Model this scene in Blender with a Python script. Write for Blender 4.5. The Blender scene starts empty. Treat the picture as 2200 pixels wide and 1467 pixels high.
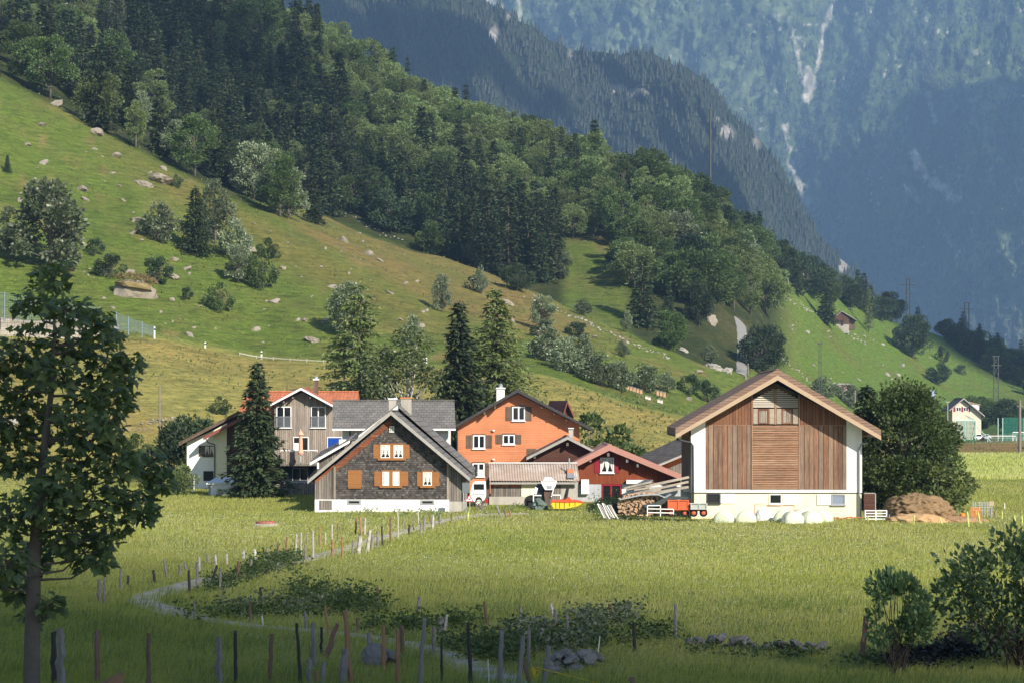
import bpy, math, random
import numpy as np
from mathutils import Vector, Matrix

# ------------------------------------------------------------------ camera, world, sun
F = 4600.0          # focal length in photo pixels (photo 2200 x 1467)
HX, HY, CZ = 1100.0, 880.0, 7.0
scene = bpy.context.scene
COL = scene.collection
cam_d = bpy.data.cameras.new('camera'); cam = bpy.data.objects.new('camera', cam_d); COL.objects.link(cam)
cam.location = (0, 0, CZ); cam.rotation_euler = (math.radians(90), 0, 0)
cam_d.sensor_width = 36; cam_d.lens = 36 * F / 2200
cam_d.shift_y = (HY - 733.5) / 2200
cam_d.clip_end = 60000; cam_d.clip_start = 0.1
cam_d.dof.use_dof = True; cam_d.dof.focus_distance = 150; cam_d.dof.aperture_fstop = 8
scene.camera = cam
scene.view_settings.view_transform = 'Standard'; scene.view_settings.look = 'None'
scene.view_settings.gamma = 1.0; scene.view_settings.use_curve_mapping = False
scene.view_settings.exposure = 0.68
SUN_EL, SUN_AZ = 32.0, 36.0       # azimuth: degrees to the right of straight behind the camera
el, az = math.radians(SUN_EL), math.radians(SUN_AZ)
SUN = Vector((math.sin(az) * math.cos(el), -math.cos(az) * math.cos(el), math.sin(el)))
world = bpy.data.worlds.new('World'); scene.world = world; world.use_nodes = True
wn = world.node_tree.nodes; wl = world.node_tree.links
sky = wn.new('ShaderNodeTexSky'); sky.sky_type = 'NISHITA'; sky.sun_disc = False
sky.sun_elevation = el; sky.sun_rotation = math.pi - az
sky.altitude = 1000; sky.dust_density = 0.6
wl.new(sky.outputs[0], wn['Background'].inputs[0]); wn['Background'].inputs[1].default_value = 0.092
sd = bpy.data.lights.new('sun', 'SUN'); sd.energy = 5.0; sd.angle = math.radians(0.53); sd.color = (1.0, 0.93, 0.82)
sun = bpy.data.objects.new('sun', sd); COL.objects.link(sun)
sun.rotation_euler = (-SUN).to_track_quat('-Z', 'Y').to_euler(); sun.location = SUN * 100
scene.cycles.max_bounces = 6; scene.cycles.diffuse_bounces = 2; scene.cycles.glossy_bounces = 2
scene.cycles.transmission_bounces = 3; scene.cycles.transparent_max_bounces = 6; scene.cycles.volume_bounces = 1
scene.cycles.use_denoising = True
scene.cycles.use_adaptive_sampling = True; scene.cycles.adaptive_threshold = 0.02
rng = np.random.default_rng(7); random.seed(7)

# ------------------------------------------------------------------ helpers
def tag(o, label=None, cat=None, group=None, kind=None):
    if label: o['label'] = label
    if cat: o['category'] = cat
    if group: o['group'] = group
    if kind: o['kind'] = kind
    return o
def empty(name, loc, rz=0.0):
    o = bpy.data.objects.new(name, None); COL.objects.link(o); o.location = loc; o.rotation_euler = (0, 0, rz)
    o.empty_display_size = 0.3
    return o
def mesh_np(name, V, faces=None, tris=None, quads=None, mat=None, smooth=False, mats=None, midx=None):
    me = bpy.data.meshes.new(name)
    V = np.asarray(V, dtype=np.float32)
    if faces is not None:
        me.from_pydata(V.tolist(), [], [list(map(int, f)) for f in faces])
    else:
        arr = np.asarray(tris if tris is not None else quads, dtype=np.int32); k = arr.shape[1]
        me.vertices.add(len(V)); me.vertices.foreach_set('co', V.ravel())
        me.loops.add(arr.size); me.loops.foreach_set('vertex_index', arr.ravel())
        me.polygons.add(len(arr)); me.polygons.foreach_set('loop_start', np.arange(0, arr.size, k, dtype=np.int32))
        me.update(calc_edges=True)
    if smooth: me.polygons.foreach_set('use_smooth', np.ones(len(me.polygons), dtype=bool))
    for m in (mats or ([mat] if mat else [])): me.materials.append(m)
    if midx is not None: me.polygons.foreach_set('material_index', np.asarray(midx, dtype=np.int32))
    me.update()
    return me
def link(name, me, parent=None):
    o = bpy.data.objects.new(name, me); COL.objects.link(o)
    if parent: o.parent = parent
    return o
def copy_tree(o, parent=None):
    c = o.copy(); COL.objects.link(c); c.parent = parent
    for ch in list(o.children): copy_tree(ch, c)
    return c
def set_attr(me, name, arr, domain='POINT'):
    a = me.color_attributes.new(name, 'FLOAT_COLOR', domain)
    arr = np.asarray(arr, dtype=np.float32)
    if arr.shape[1] == 3: arr = np.concatenate([arr, np.ones((len(arr), 1), np.float32)], 1)
    a.data.foreach_set('color', arr.ravel())

class MB:
    """collects shapes (local metres: x right, y away, z up) and links them as one mesh"""
    def __init__(s): s.v = []; s.f = []
    def add(s, vs, fs):
        n = len(s.v); s.v += [tuple(v) for v in vs]; s.f += [tuple(i + n for i in f) for f in fs]; return s
    def box(s, x0, x1, y0, y1, z0, z1):
        return s.add([(x0,y0,z0),(x1,y0,z0),(x1,y1,z0),(x0,y1,z0),(x0,y0,z1),(x1,y0,z1),(x1,y1,z1),(x0,y1,z1)],
                     [(0,3,2,1),(4,5,6,7),(0,1,5,4),(1,2,6,5),(2,3,7,6),(3,0,4,7)])
    def prism(s, poly, y0, y1):           # poly: (x, z) outline, extruded in y
        n = len(poly)
        a = sum(poly[i][0] * poly[(i+1) % n][1] - poly[(i+1) % n][0] * poly[i][1] for i in range(n))
        if a < 0: poly = poly[::-1]
        vs = [(x, y0, z) for x, z in poly] + [(x, y1, z) for x, z in poly]
        fs = [tuple(range(n)), tuple(range(2*n-1, n-1, -1))] + [(i, i+n, (i+1) % n + n, (i+1) % n) for i in range(n)]
        return s.add(vs, fs)
    def bar(s, p, q, w, h=None, up=(0, 0, 1)):  # rectangular bar between two points
        p, q = Vector(p), Vector(q); d = (q - p).normalized(); u = Vector(up)
        if abs(d.dot(u)) > .97: u = Vector((0, 1, 0))
        sx = d.cross(u).normalized(); sz = sx.cross(d); h = h or w
        c = [sx*a*w/2 + sz*b*h/2 for a, b in ((-1,-1),(1,-1),(1,1),(-1,1))]
        return s.add([p+k for k in c] + [q+k for k in c], [(0,1,2,3),(7,6,5,4),(0,4,5,1),(1,5,6,2),(2,6,7,3),(3,7,4,0)])
    def tube(s, pts, r, n=8, cap=True):
        pts = [Vector(p) for p in pts]; rs = r if isinstance(r, (list, tuple)) else [r]*len(pts); vs = []; fs = []
        for i, p in enumerate(pts):
            d = (pts[min(i+1, len(pts)-1)] - pts[max(i-1, 0)]).normalized()
            u = Vector((0, 0, 1)) if abs(d.z) < .9 else Vector((1, 0, 0))
            a = d.cross(u).normalized(); b = d.cross(a)
            for k in range(n):
                t = 2*math.pi*k/n; vs.append(p + (a*math.cos(t) + b*math.sin(t)) * rs[i])
        for i in range(len(pts)-1):
            for k in range(n): fs.append((i*n+k, (i+1)*n+k, (i+1)*n+(k+1) % n, i*n+(k+1) % n))
        if cap: fs += [tuple(range(n)), tuple(range((len(pts)-1)*n + n - 1, (len(pts)-1)*n - 1, -1))]
        return s.add(vs, fs)
    def lathe(s, prof, c=(0, 0, 0), n=16, axis='z'):   # prof: (r, h)
        vs = []; fs = []
        for r, h in prof:
            for k in range(n):
                t = 2*math.pi*k/n; a, b = r*math.cos(t), r*math.sin(t)
                vs.append((c[0]+a, c[1]+b, c[2]+h) if axis == 'z' else ((c[0]+h, c[1]+a, c[2]+b) if axis == 'x' else (c[0]+a, c[1]+h, c[2]+b)))
        m = len(prof)
        for i in range(m-1):
            for k in range(n): fs.append((i*n+k, i*n+(k+1) % n, (i+1)*n+(k+1) % n, (i+1)*n+k))
        fs += [tuple(range(n-1, -1, -1)), tuple(range((m-1)*n, m*n))]
        return s.add(vs, fs)
    def slab(s, quad, t):                 # quad of 4 points thickened by t along -normal
        q = [Vector(p) for p in quad]; nrm = (q[1]-q[0]).cross(q[3]-q[0]).normalized()
        if nrm.z < 0: q = q[::-1]; nrm = -nrm
        return s.add(q + [p - nrm*t for p in q], [(0,1,2,3),(7,6,5,4),(0,4,5,1),(1,5,6,2),(2,6,7,3),(3,7,4,0)])
    def build(s, name, mat, parent=None, smooth=False, bevel=0.0):
        me = mesh_np(name, np.array([tuple(v) for v in s.v], dtype=np.float32), faces=s.f, mat=mat, smooth=smooth)
        o = link(name, me, parent)
        if bevel:
            b = o.modifiers.new('bevel', 'BEVEL'); b.width = bevel; b.segments = 2; b.limit_method = 'ANGLE'
        return o

def _hash(ix, iy, seed):
    h = (ix.astype(np.int64) * 374761393 + iy.astype(np.int64) * 668265263 + seed * 1442695041) & 0x7fffffff
    h = ((h ^ (h >> 13)) * 1274126177) & 0x7fffffff
    return ((h ^ (h >> 16)) & 0xffff) / 65535.0
def vnoise(x, y, seed=0):
    x = np.asarray(x, float); y = np.asarray(y, float)
    ix = np.floor(x); iy = np.floor(y); fx = x - ix; fy = y - iy
    fx = fx*fx*(3-2*fx); fy = fy*fy*(3-2*fy); ix = ix.astype(np.int64); iy = iy.astype(np.int64)
    a = _hash(ix, iy, seed); b = _hash(ix+1, iy, seed); c = _hash(ix, iy+1, seed); d = _hash(ix+1, iy+1, seed)
    return (a*(1-fx)+b*fx)*(1-fy) + (c*(1-fx)+d*fx)*fy
def fbm(x, y, seed=0, o=4):
    t = 0; a = .5; s = 0
    for i in range(o):
        t = t + a * (vnoise(x * 2**i, y * 2**i, seed + i) - .5); s += a; a *= .5
    return t / s * 2      # about -1..1
def sm(x, a, b):
    t = np.clip((np.asarray(x, float) - a) / (b - a), 0, 1); return t*t*(3-2*t)

# ------------------------------------------------------------------ material kit
def nodes_of(name):
    m = bpy.data.materials.new(name); m.use_nodes = True; nt = m.node_tree
    return m, nt, nt.nodes['Principled BSDF']
def nd(nt, kind, **kw):
    n = nt.nodes.new(kind)
    for k, v in kw.items():
        if k.startswith('i_'):
            n.inputs[int(k[2:]) if k[2:].isdigit() else k[2:]].default_value = v
        else: setattr(n, k, v)
    return n
def L(nt, a, b): nt.links.new(a, b)
def ramp(nt, src, stops):
    r = nt.nodes.new('ShaderNodeValToRGB'); e = r.color_ramp.elements
    while len(e) < len(stops): e.new(.5)
    for k, (p, c) in enumerate(stops): e[k].position = p; e[k].color = (*c, 1) if len(c) == 3 else c
    L(nt, src, r.inputs[0]); return r
def noise(nt, scale, detail=4, vec=None, rough=.6):
    n = nd(nt, 'ShaderNodeTexNoise'); n.inputs['Scale'].default_value = scale; n.inputs['Detail'].default_value = detail
    n.inputs['Roughness'].default_value = rough
    if vec is not None: L(nt, vec, n.inputs['Vector'])
    return n
def mapping(nt, src, scale):
    m = nd(nt, 'ShaderNodeMapping'); m.inputs['Scale'].default_value = scale; L(nt, src, m.inputs['Vector']); return m.outputs[0]
def mixc(nt, fac, a, b, mode='MIX'):
    m = nd(nt, 'ShaderNodeMix', data_type='RGBA', blend_type=mode); m.clamp_factor = True
    for s, v in ((0, fac), (6, a), (7, b)):
        if hasattr(v, 'is_linked'): L(nt, v, m.inputs[s])
        else: m.inputs[s].default_value = v if s == 0 else (*v, 1)
    return m.outputs[2]
def mth(nt, op, a, b=None, c=None):
    m = nd(nt, 'ShaderNodeMath', operation=op)
    for i, v in enumerate((a, b, c)):
        if v is None: continue
        if hasattr(v, 'is_linked'): L(nt, v, m.inputs[i])
        else: m.inputs[i].default_value = v
    return m.outputs[0]
def bump(nt, p, height, strength=.4, dist=.02):
    b = nd(nt, 'ShaderNodeBump'); b.inputs['Strength'].default_value = strength; b.inputs['Distance'].default_value = dist
    L(nt, height, b.inputs['Height']); L(nt, b.outputs[0], p.inputs['Normal'])
def objco(nt): return nd(nt, 'ShaderNodeTexCoord').outputs['Object']

def mat_plain(name, col, rough=.7, var=.15, scale=3.0, metal=0.0, dirt=None):
    """plain surface with mottling"""
    m, nt, p = nodes_of(name); co = objco(nt)
    n = noise(nt, scale, 5, co)
    c = mixc(nt, n.outputs[0], [x*(1-var) for x in col], [min(1, x*(1+var)) for x in col])
    if dirt:
        n2 = noise(nt, scale*.35, 6, mapping(nt, co, (1, 1, .35)), .7)
        c = mixc(nt, ramp(nt, n2.outputs[0], [(.48, (0,0,0)), (.75, (1,1,1))]).outputs[0], c, dirt)
    L(nt, c, p.inputs['Base Color']); p.inputs['Roughness'].default_value = rough; p.inputs['Metallic'].default_value = metal
    p.inputs['Specular IOR Level'].default_value = .3
    return m
def mat_planks(name, cols, w=.16, axis=0, grain=1.0, gap=.07, rough=.85, gapcol=(.02, .016, .012), bumpd=.02, streak=None):
    """boards of width w across an object axis (0 x, 2 z); per-board colour, grain, dark gaps"""
    m, nt, p = nodes_of(name); co = objco(nt)
    sp = nd(nt, 'ShaderNodeSeparateXYZ'); L(nt, co, sp.inputs[0])
    u = mth(nt, 'DIVIDE', sp.outputs[axis], w)
    if axis == 0: u = mth(nt, 'ADD', u, mth(nt, 'DIVIDE', sp.outputs[1], w))
    k = mth(nt, 'FLOOR', u); fr = mth(nt, 'FRACT', u)
    wnn = nd(nt, 'ShaderNodeTexWhiteNoise', noise_dimensions='1D'); L(nt, k, wnn.inputs['W'])
    base = ramp(nt, wnn.outputs[0], [(i / max(1, len(cols)-1), c) for i, c in enumerate(cols)]).outputs[0]
    sc = (9, 9, .7) if axis == 0 else (.7, .7, 9)
    g = noise(nt, 2.2, 6, mapping(nt, co, sc), .7)
    c = mixc(nt, ramp(nt, g.outputs[0], [(.3, (0,0,0)), (.7, (1,1,1))]).outputs[0], base, (1, 1, 1), 'MIX')
    dk = ramp(nt, g.outputs[0], [(.25, (.55, .52, .5)), (.6, (1.1, 1.08, 1.05))]).outputs[0]
    c = mixc(nt, grain, base, dk, 'MULTIPLY')
    big = noise(nt, .5, 3, co); c = mixc(nt, .5, c, ramp(nt, big.outputs[0], [(.35, (.7, .7, .72)), (.65, (1.15, 1.12, 1.1))]).outputs[0], 'MULTIPLY')
    if streak:       # pale weathering streaks running with the board
        s2 = noise(nt, 1.0, 5, mapping(nt, co, (14, 14, .5) if axis == 0 else (.5, .5, 14)), .75)
        c = mixc(nt, ramp(nt, s2.outputs[0], [(.52, (0,0,0)), (.72, (.8,.8,.8))]).outputs[0], c, streak)
    d = mth(nt, 'MINIMUM', fr, mth(nt, 'SUBTRACT', 1.0, fr))
    edge = mth(nt, 'LESS_THAN', d, gap)
    c = mixc(nt, edge, c, gapcol)
    L(nt, c, p.inputs['Base Color']); p.inputs['Roughness'].default_value = rough; p.inputs['Specular IOR Level'].default_value = .2
    h = mth(nt, 'ADD', mth(nt, 'MULTIPLY', mth(nt, 'SUBTRACT', 1.0, edge), 1.0), mth(nt, 'MULTIPLY', wnn.outputs[0], .5))
    bump(nt, p, h, .6, bumpd)
    return m
def mat_tiles(name, cols, row=.3, wide=.3, axis=1, slope=.5, rough=.8, gap=.12, lichen=None, stagger=True):
    """roof tiles: rows follow the height (object z), columns an object axis"""
    m, nt, p = nodes_of(name); co = objco(nt)
    sp = nd(nt, 'ShaderNodeSeparateXYZ'); L(nt, co, sp.inputs[0])
    v = mth(nt, 'DIVIDE', sp.outputs[2], row * slope); kv = mth(nt, 'FLOOR', v); fv = mth(nt, 'FRACT', v)
    u = mth(nt, 'DIVIDE', sp.outputs[axis], wide)
    if stagger: u = mth(nt, 'ADD', u, mth(nt, 'MULTIPLY', kv, .5))
    ku = mth(nt, 'FLOOR', u); fu = mth(nt, 'FRACT', u)
    cx = nd(nt, 'ShaderNodeCombineXYZ'); L(nt, ku, cx.inputs[0]); L(nt, kv, cx.inputs[1])
    wnn = nd(nt, 'ShaderNodeTexWhiteNoise', noise_dimensions='3D'); L(nt, cx.outputs[0], wnn.inputs['Vector'])
    c = ramp(nt, wnn.outputs[0], [(i / max(1, len(cols)-1), k) for i, k in enumerate(cols)]).outputs[0]
    big = noise(nt, .8, 5, co); c = mixc(nt, .6, c, ramp(nt, big.outputs[0], [(.3, (.72, .72, .72)), (.7, (1.18, 1.16, 1.12))]).outputs[0], 'MULTIPLY')
    if lichen:
        n2 = noise(nt, 2.2, 6, co, .75); c = mixc(nt, ramp(nt, n2.outputs[0], [(.56, (0,0,0)), (.72, (.7,.7,.7))]).outputs[0], c, lichen)
    e = mth(nt, 'MAXIMUM', mth(nt, 'LESS_THAN', fv, gap), mth(nt, 'LESS_THAN', fu, gap * .6))
    c = mixc(nt, mth(nt, 'MULTIPLY', e, .75), c, (.02, .018, .016))
    L(nt, c, p.inputs['Base Color']); p.inputs['Roughness'].default_value = rough; p.inputs['Specular IOR Level'].default_value = .25
    bump(nt, p, mth(nt, 'SUBTRACT', mth(nt, 'SUBTRACT', 1.0, fv), e), .5, .04)
    return m
def mat_leaf(name, cols, trans=.28, rough=.55, spec=.25, tt=(1.3, 1.4, .6), sat=.9):
    """leaves: per-leaf and per-plant colour variation, some light passing through"""
    m, nt, p = nodes_of(name)
    at = nd(nt, 'ShaderNodeAttribute', attribute_name='leaf'); oi = nd(nt, 'ShaderNodeObjectInfo')
    f = mth(nt, 'ADD', mth(nt, 'MULTIPLY', at.outputs['Fac'], .75), mth(nt, 'MULTIPLY', oi.outputs['Random'], .25))
    c = ramp(nt, f, [(i / max(1, len(cols)-1), k) for i, k in enumerate(cols)]).outputs[0]
    hs = nd(nt, 'ShaderNodeHueSaturation'); L(nt, c, hs.inputs['Color'])
    L(nt, mth(nt, 'ADD', .482, mth(nt, 'MULTIPLY', oi.outputs['Random'], .03)), hs.inputs['Hue'])
    L(nt, mth(nt, 'ADD', .78, mth(nt, 'MULTIPLY', oi.outputs['Random'], .45)), hs.inputs['Value'])
    hs.inputs['Saturation'].default_value = sat; c = hs.outputs[0]
    L(nt, c, p.inputs['Base Color']); p.inputs['Roughness'].default_value = rough; p.inputs['Specular IOR Level'].default_value = spec
    t = nd(nt, 'ShaderNodeBsdfTranslucent'); L(nt, mixc(nt, 1.0, c, tt, 'MULTIPLY'), t.inputs[0])
    mx = nd(nt, 'ShaderNodeMixShader'); mx.inputs[0].default_value = trans
    L(nt, p.outputs[0], mx.inputs[1]); L(nt, t.outputs[0], mx.inputs[2])
    L(nt, mx.outputs[0], nt.nodes['Material Output'].inputs[0])
    return m
# ------------------------------------------------------------------ terrain: one sheet, real heights
PXS = np.arange(-1200, 3401, 8.0)
NR = 430
YS = np.exp(np.linspace(math.log(1.5), math.log(1500), NR))
def kl(*pts):
    a = np.interp(PXS, [p[0] for p in pts], [p[1] for p in pts])
    k = np.exp(-.5*(np.arange(-6, 7)/2.5)**2); k /= k.sum()
    return np.convolve(np.pad(a, 6, mode='edge'), k, mode='valid')
def z_of(py, Y): return CZ - (py - HY) * Y / F
yF = kl((-600,180),(0,185),(600,200),(1000,205),(1300,205),(1450,200),(1600,215),(1750,240),(1900,300),(2050,345),(2200,345),(3400,345))
zF = kl((-600,.5),(600,.1),(1000,0),(3400,0))
yA = kl((-600,260),(0,268),(330,272),(560,280),(1000,272),(1170,264),(1340,256),(1450,256),(1600,300),(1750,400),(1900,460),(2060,480),(3400,480))
pA = kl((-600,690),(0,718),(330,726),(560,770),(760,786),(1000,790),(1170,798),(1250,826),(1340,862),(1450,893),(1600,918),(1750,935),(1900,942),(2060,945),(3400,945))
zA = z_of(pA, yA)
yA2 = yA + kl((-600,7),(1000,7),(1170,14),(1400,28),(1600,30),(1800,50),(2000,70),(3400,70))
zA2 = zA + kl((-600,.1),(1000,.1),(1170,-.7),(1340,.1),(1600,.8),(2000,.3),(3400,.3))
yC = kl((-600,470),(300,465),(620,460),(1000,430),(1200,400),(1350,380),(1500,365),(1600,385),(1700,480),(1900,590),(2060,650),(2200,680),(3400,700))
pC = kl((-600,-280),(0,90),(300,270),(500,370),(620,430),(760,480),(850,515),(1000,562),(1090,600),(1200,645),(1350,705),(1500,770),(1600,803),(1700,815),(1900,840),(2060,862),(2200,868),(3400,880))
zC = z_of(pC, yC)
yB = kl((-600,405),(0,400),(420,380),(700,352),(900,330),(1100,320),(1300,315),(1600,335),(1800,460),(2000,580),(3400,610))
pB = kl((-600,-200),(0,165),(240,300),(420,395),(600,480),(700,545),(850,635),(950,690))
zB = z_of(pB, yB)
tB = sm(PXS, 880, 1120); zlin = zA2 + (zC - zA2) * (yB - yA2) / (yC - yA2)
zB = zB * (1 - tB) + zlin * tB
gul = 1 - sm(PXS, 1540, 1640)
yG = yC + 26
zG = z_of(pC + 34*gul - 8*(1-gul), yG)
yD = kl((-600,660),(0,650),(600,640),(1000,600),(1300,565),(1500,565),(1600,620),(1700,660),(1900,760),(2000,800),(2200,860),(3400,900))
pD = kl((-600,-560),(0,-180),(300,-60),(620,60),(700,95),(850,185),(1000,262),(1200,330),(1290,346),(1440,392),(1530,452),(1650,540),(1760,606),(1900,680),(2000,706),(2200,790),(2500,850),(3400,875))
zD = z_of(pD, yD)
cols_y = [np.full_like(PXS, v) for v in (1.4, 8, 27, 40, 54, 110, 150)] + [yF, yA, yA2, yB, yC, yG, yD, yD+35, yD+170, np.full_like(PXS, 1600)]
cols_z = [np.full_like(PXS, v) for v in (5.25, 4.8, 2.55, 1.15, 0.0, -.1, 0)] + [zF, zA, zA2, zB, zC, zG, zD, zD+.8, zD-35, np.full_like(PXS, -40)]
CY = np.array(cols_y); CZc = np.array(cols_z)
Zg = np.array([np.interp(YS, CY[:, i], CZc[:, i]) for i in range(len(PXS))]).T       # rows (Y) x columns (px)
k = np.exp(-.5*(np.arange(-5, 6)/1.7)**2); k /= k.sum()
Zg = np.apply_along_axis(lambda c: np.convolve(np.pad(c, 5, mode='edge'), k, mode='valid'), 0, Zg)
Yg = np.repeat(YS[:, None], len(PXS), 1); Xg = (PXS[None, :] - HX) / F * Yg
hill = sm(Yg, yF[None, :], yA[None, :] + 20)
steep = sm(Yg, yA2[None, :], yA2[None, :] + 40) * (1 - .75 * sm(PXS[None, :], 1700, 2000))
Zg += .10 * fbm(Xg/9, Yg/9, 3) + .5 * hill * fbm(Xg/22, Yg/30, 11) + steep * (1.3 * fbm(Xg/26, Yg/40, 21) + .5*fbm(Xg/7, Yg/9, 5))
LY0, LYK = math.log(YS[0]), (NR-1) / (math.log(YS[-1]) - math.log(YS[0]))
def gz(X, Y):
    X = np.asarray(X, float); Y = np.maximum(np.asarray(Y, float), YS[0]*1.01)
    c = np.clip((X / Y * F + HX - PXS[0]) / 8.0, 0, len(PXS)-1.001); r = np.clip((np.log(Y) - LY0) * LYK, 0, NR-1.001)
    ci = c.astype(int); ri = r.astype(int); fc = c - ci; fr = r - ri
    return (Zg[ri, ci]*(1-fc)+Zg[ri, ci+1]*fc)*(1-fr) + (Zg[ri+1, ci]*(1-fc)+Zg[ri+1, ci+1]*fc)*fr
def ray(px, py, ymin=20.0):
    """distance at which the view line through a photo pixel meets the land"""
    Y = np.exp(np.linspace(math.log(ymin), math.log(1400), 1500)); p = HY - (gz((px-HX)/F*Y, Y) - CZ) * F / Y
    for d in (0, 3, 6, 10, 15, 22, 30):
        i = int(np.argmax(p <= py + d))
        if p[i] <= py + d: return float(Y[i])
    return None
def ground(px, Y):
    X = (px - HX) / F * Y; return Vector((X, Y, float(gz(X, Y))))
def at(px, py, Y): return Vector(((px-HX)/F*Y, Y, CZ - (py-HY)*Y/F))

# albedo zones of the land
pxg = np.repeat(PXS[None, :], NR, 0)
def cl(*c): return np.array(c, float)
col = np.ones((NR, len(PXS), 3)) * cl(.235, .255, .070)
def blend(c, w): 
    global col
    col = col * (1 - w[..., None]) + cl(*c) * w[..., None]
nA = fbm(Xg/12, Yg/18, 31); nB = fbm(Xg/4, Yg/6, 41); nC = fbm(Xg/45, Yg/60, 51)
blend((.26, .25, .08), sm(nC, -.1, .5) * (Yg < 220) * .8)                 # yellower grass in the hay meadow
blend((.125, .180, .035), sm(nA, .1, .6) * .6)
gold = sm(Yg, yF[None, :]-8, yF[None, :]+14) * (1 - sm(Yg, yA[None, :]-3, yA[None, :]+3))
blend((.29, .225, .075), gold * np.clip(.72 + .5*nA, 0, 1))
hillm = sm(Yg, yA[None, :], yA[None, :]+8) * (1 - sm(pxg, 1640, 1740))
blend((.105, .150, .028), hillm)
blend((.185, .160, .055), hillm * sm(nA + .5*nB, .28, .8) * .75)
brown = sm(Yg, yB[None, :]-6, yB[None, :]+22) * (1 - sm(Yg, yC[None, :]+2, yC[None, :]+10)) * sm(pxg, 560, 700) * (1 - sm(pxg, 1150, 1400))
blend((.20, .145, .055), brown * np.clip(.75+.6*nA, 0, 1))
nD = fbm(Xg/3.0, Yg/2.6, 61) + .6*fbm(Xg/9, Yg/7, 62)
blend((.23, .165, .075), hillm * sm(nD, .35, .75) * .7)
blend((.055, .085, .018), hillm * sm(-nD, .3, .8) * .6)
edge = np.exp(-((Yg - yB[None, :] + 12)/14)**2) * (1 - sm(pxg, 900, 1100)) * sm(pxg, 150, 400)
blend((.150, .132, .040), edge * .8)
right = sm(pxg, 1640, 1740) * sm(Yg, yA2[None, :], yA2[None, :]+15)
blend((.10, .160, .026), right); blend((.125, .122, .035), right * sm(nA, .1, .6) * .6)
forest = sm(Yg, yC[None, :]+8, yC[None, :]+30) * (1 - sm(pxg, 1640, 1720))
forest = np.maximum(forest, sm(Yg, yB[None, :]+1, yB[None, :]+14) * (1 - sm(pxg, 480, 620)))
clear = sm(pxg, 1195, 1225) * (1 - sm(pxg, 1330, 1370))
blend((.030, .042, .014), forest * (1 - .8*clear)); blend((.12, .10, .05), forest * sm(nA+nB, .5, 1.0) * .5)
blend((.062, .075, .024), sm(Yg, yD[None, :]-25, yD[None, :]) * sm(pxg, 1240, 1300) * (1 - sm(pxg, 1560, 1620)))
fieldr = sm(pxg, 1950, 2030)
blend((.23, .15, .06), fieldr * sm(Yg, 350, 362) * (1 - sm(Yg, 432, 446)))       # dry bank beyond the flat field
blend((.065, .115, .02), fieldr * sm(Yg, 318, 326) * (1 - sm(Yg, 350, 358)))
blend((.065, .105, .022), fieldr * sm(Yg, 446, 455) * (1 - sm(Yg, 600, 640)))
near = 1 - sm(Yg, 70, 100); blend((.11, .15, .034), near * .6)
rows, cs = NR, len(PXS)
idx = np.arange(rows*cs).reshape(rows, cs)
quads = np.stack([idx[:-1, :-1], idx[:-1, 1:], idx[1:, 1:], idx[1:, :-1]], -1).reshape(-1, 4)
mt, nt, p = nodes_of('land')
geo = nd(nt, 'ShaderNodeNewGeometry'); co = geo.outputs['Position']
ca = nd(nt, 'ShaderNodeAttribute', attribute_name='zone')
n1 = noise(nt, .9, 7, co, .72); n2 = noise(nt, .12, 5, co, .6); n3 = noise(nt, 3.5, 4, co, .7)
c = mixc(nt, 1.0, ca.outputs['Color'], ramp(nt, n1.outputs[0], [(.28, (.5, .55, .5)), (.5, (1, 1, 1)), (.72, (1.5, 1.4, 1.3))]).outputs[0], 'MULTIPLY')
c = mixc(nt, 1.0, c, ramp(nt, n3.outputs[0], [(.3, (.7, .74, .7)), (.7, (1.3, 1.26, 1.2))]).outputs[0], 'MULTIPLY')
c = mixc(nt, ramp(nt, n2.outputs[0], [(.45, (0,0,0)), (.75, (.45,.45,.45))]).outputs[0], c, (.135, .118, .04))
n4 = noise(nt, 1.0, 5, mapping(nt, co, (.22, .22, 2.4)), .7)
c = mixc(nt, 1.0, c, ramp(nt, n4.outputs[0], [(.32, (.66, .68, .64)), (.5, (1, 1, 1)), (.68, (1.28, 1.22, 1.15))]).outputs[0], 'MULTIPLY')
L(nt, c, p.inputs['Base Color']); p.inputs['Roughness'].default_value = .9; p.inputs['Specular IOR Level'].default_value = .1
bump(nt, p, mth(nt, 'ADD', mth(nt, 'ADD', n1.outputs[0], n4.outputs[0]), mth(nt, 'MULTIPLY', n3.outputs[0], .4)), .9, .55)
me = mesh_np('ground', np.stack([Xg, Yg, Zg], -1).reshape(-1, 3), quads=quads, mat=mt, smooth=True)
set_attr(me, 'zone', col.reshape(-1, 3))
tag(link('ground', me), kind='structure')

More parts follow.
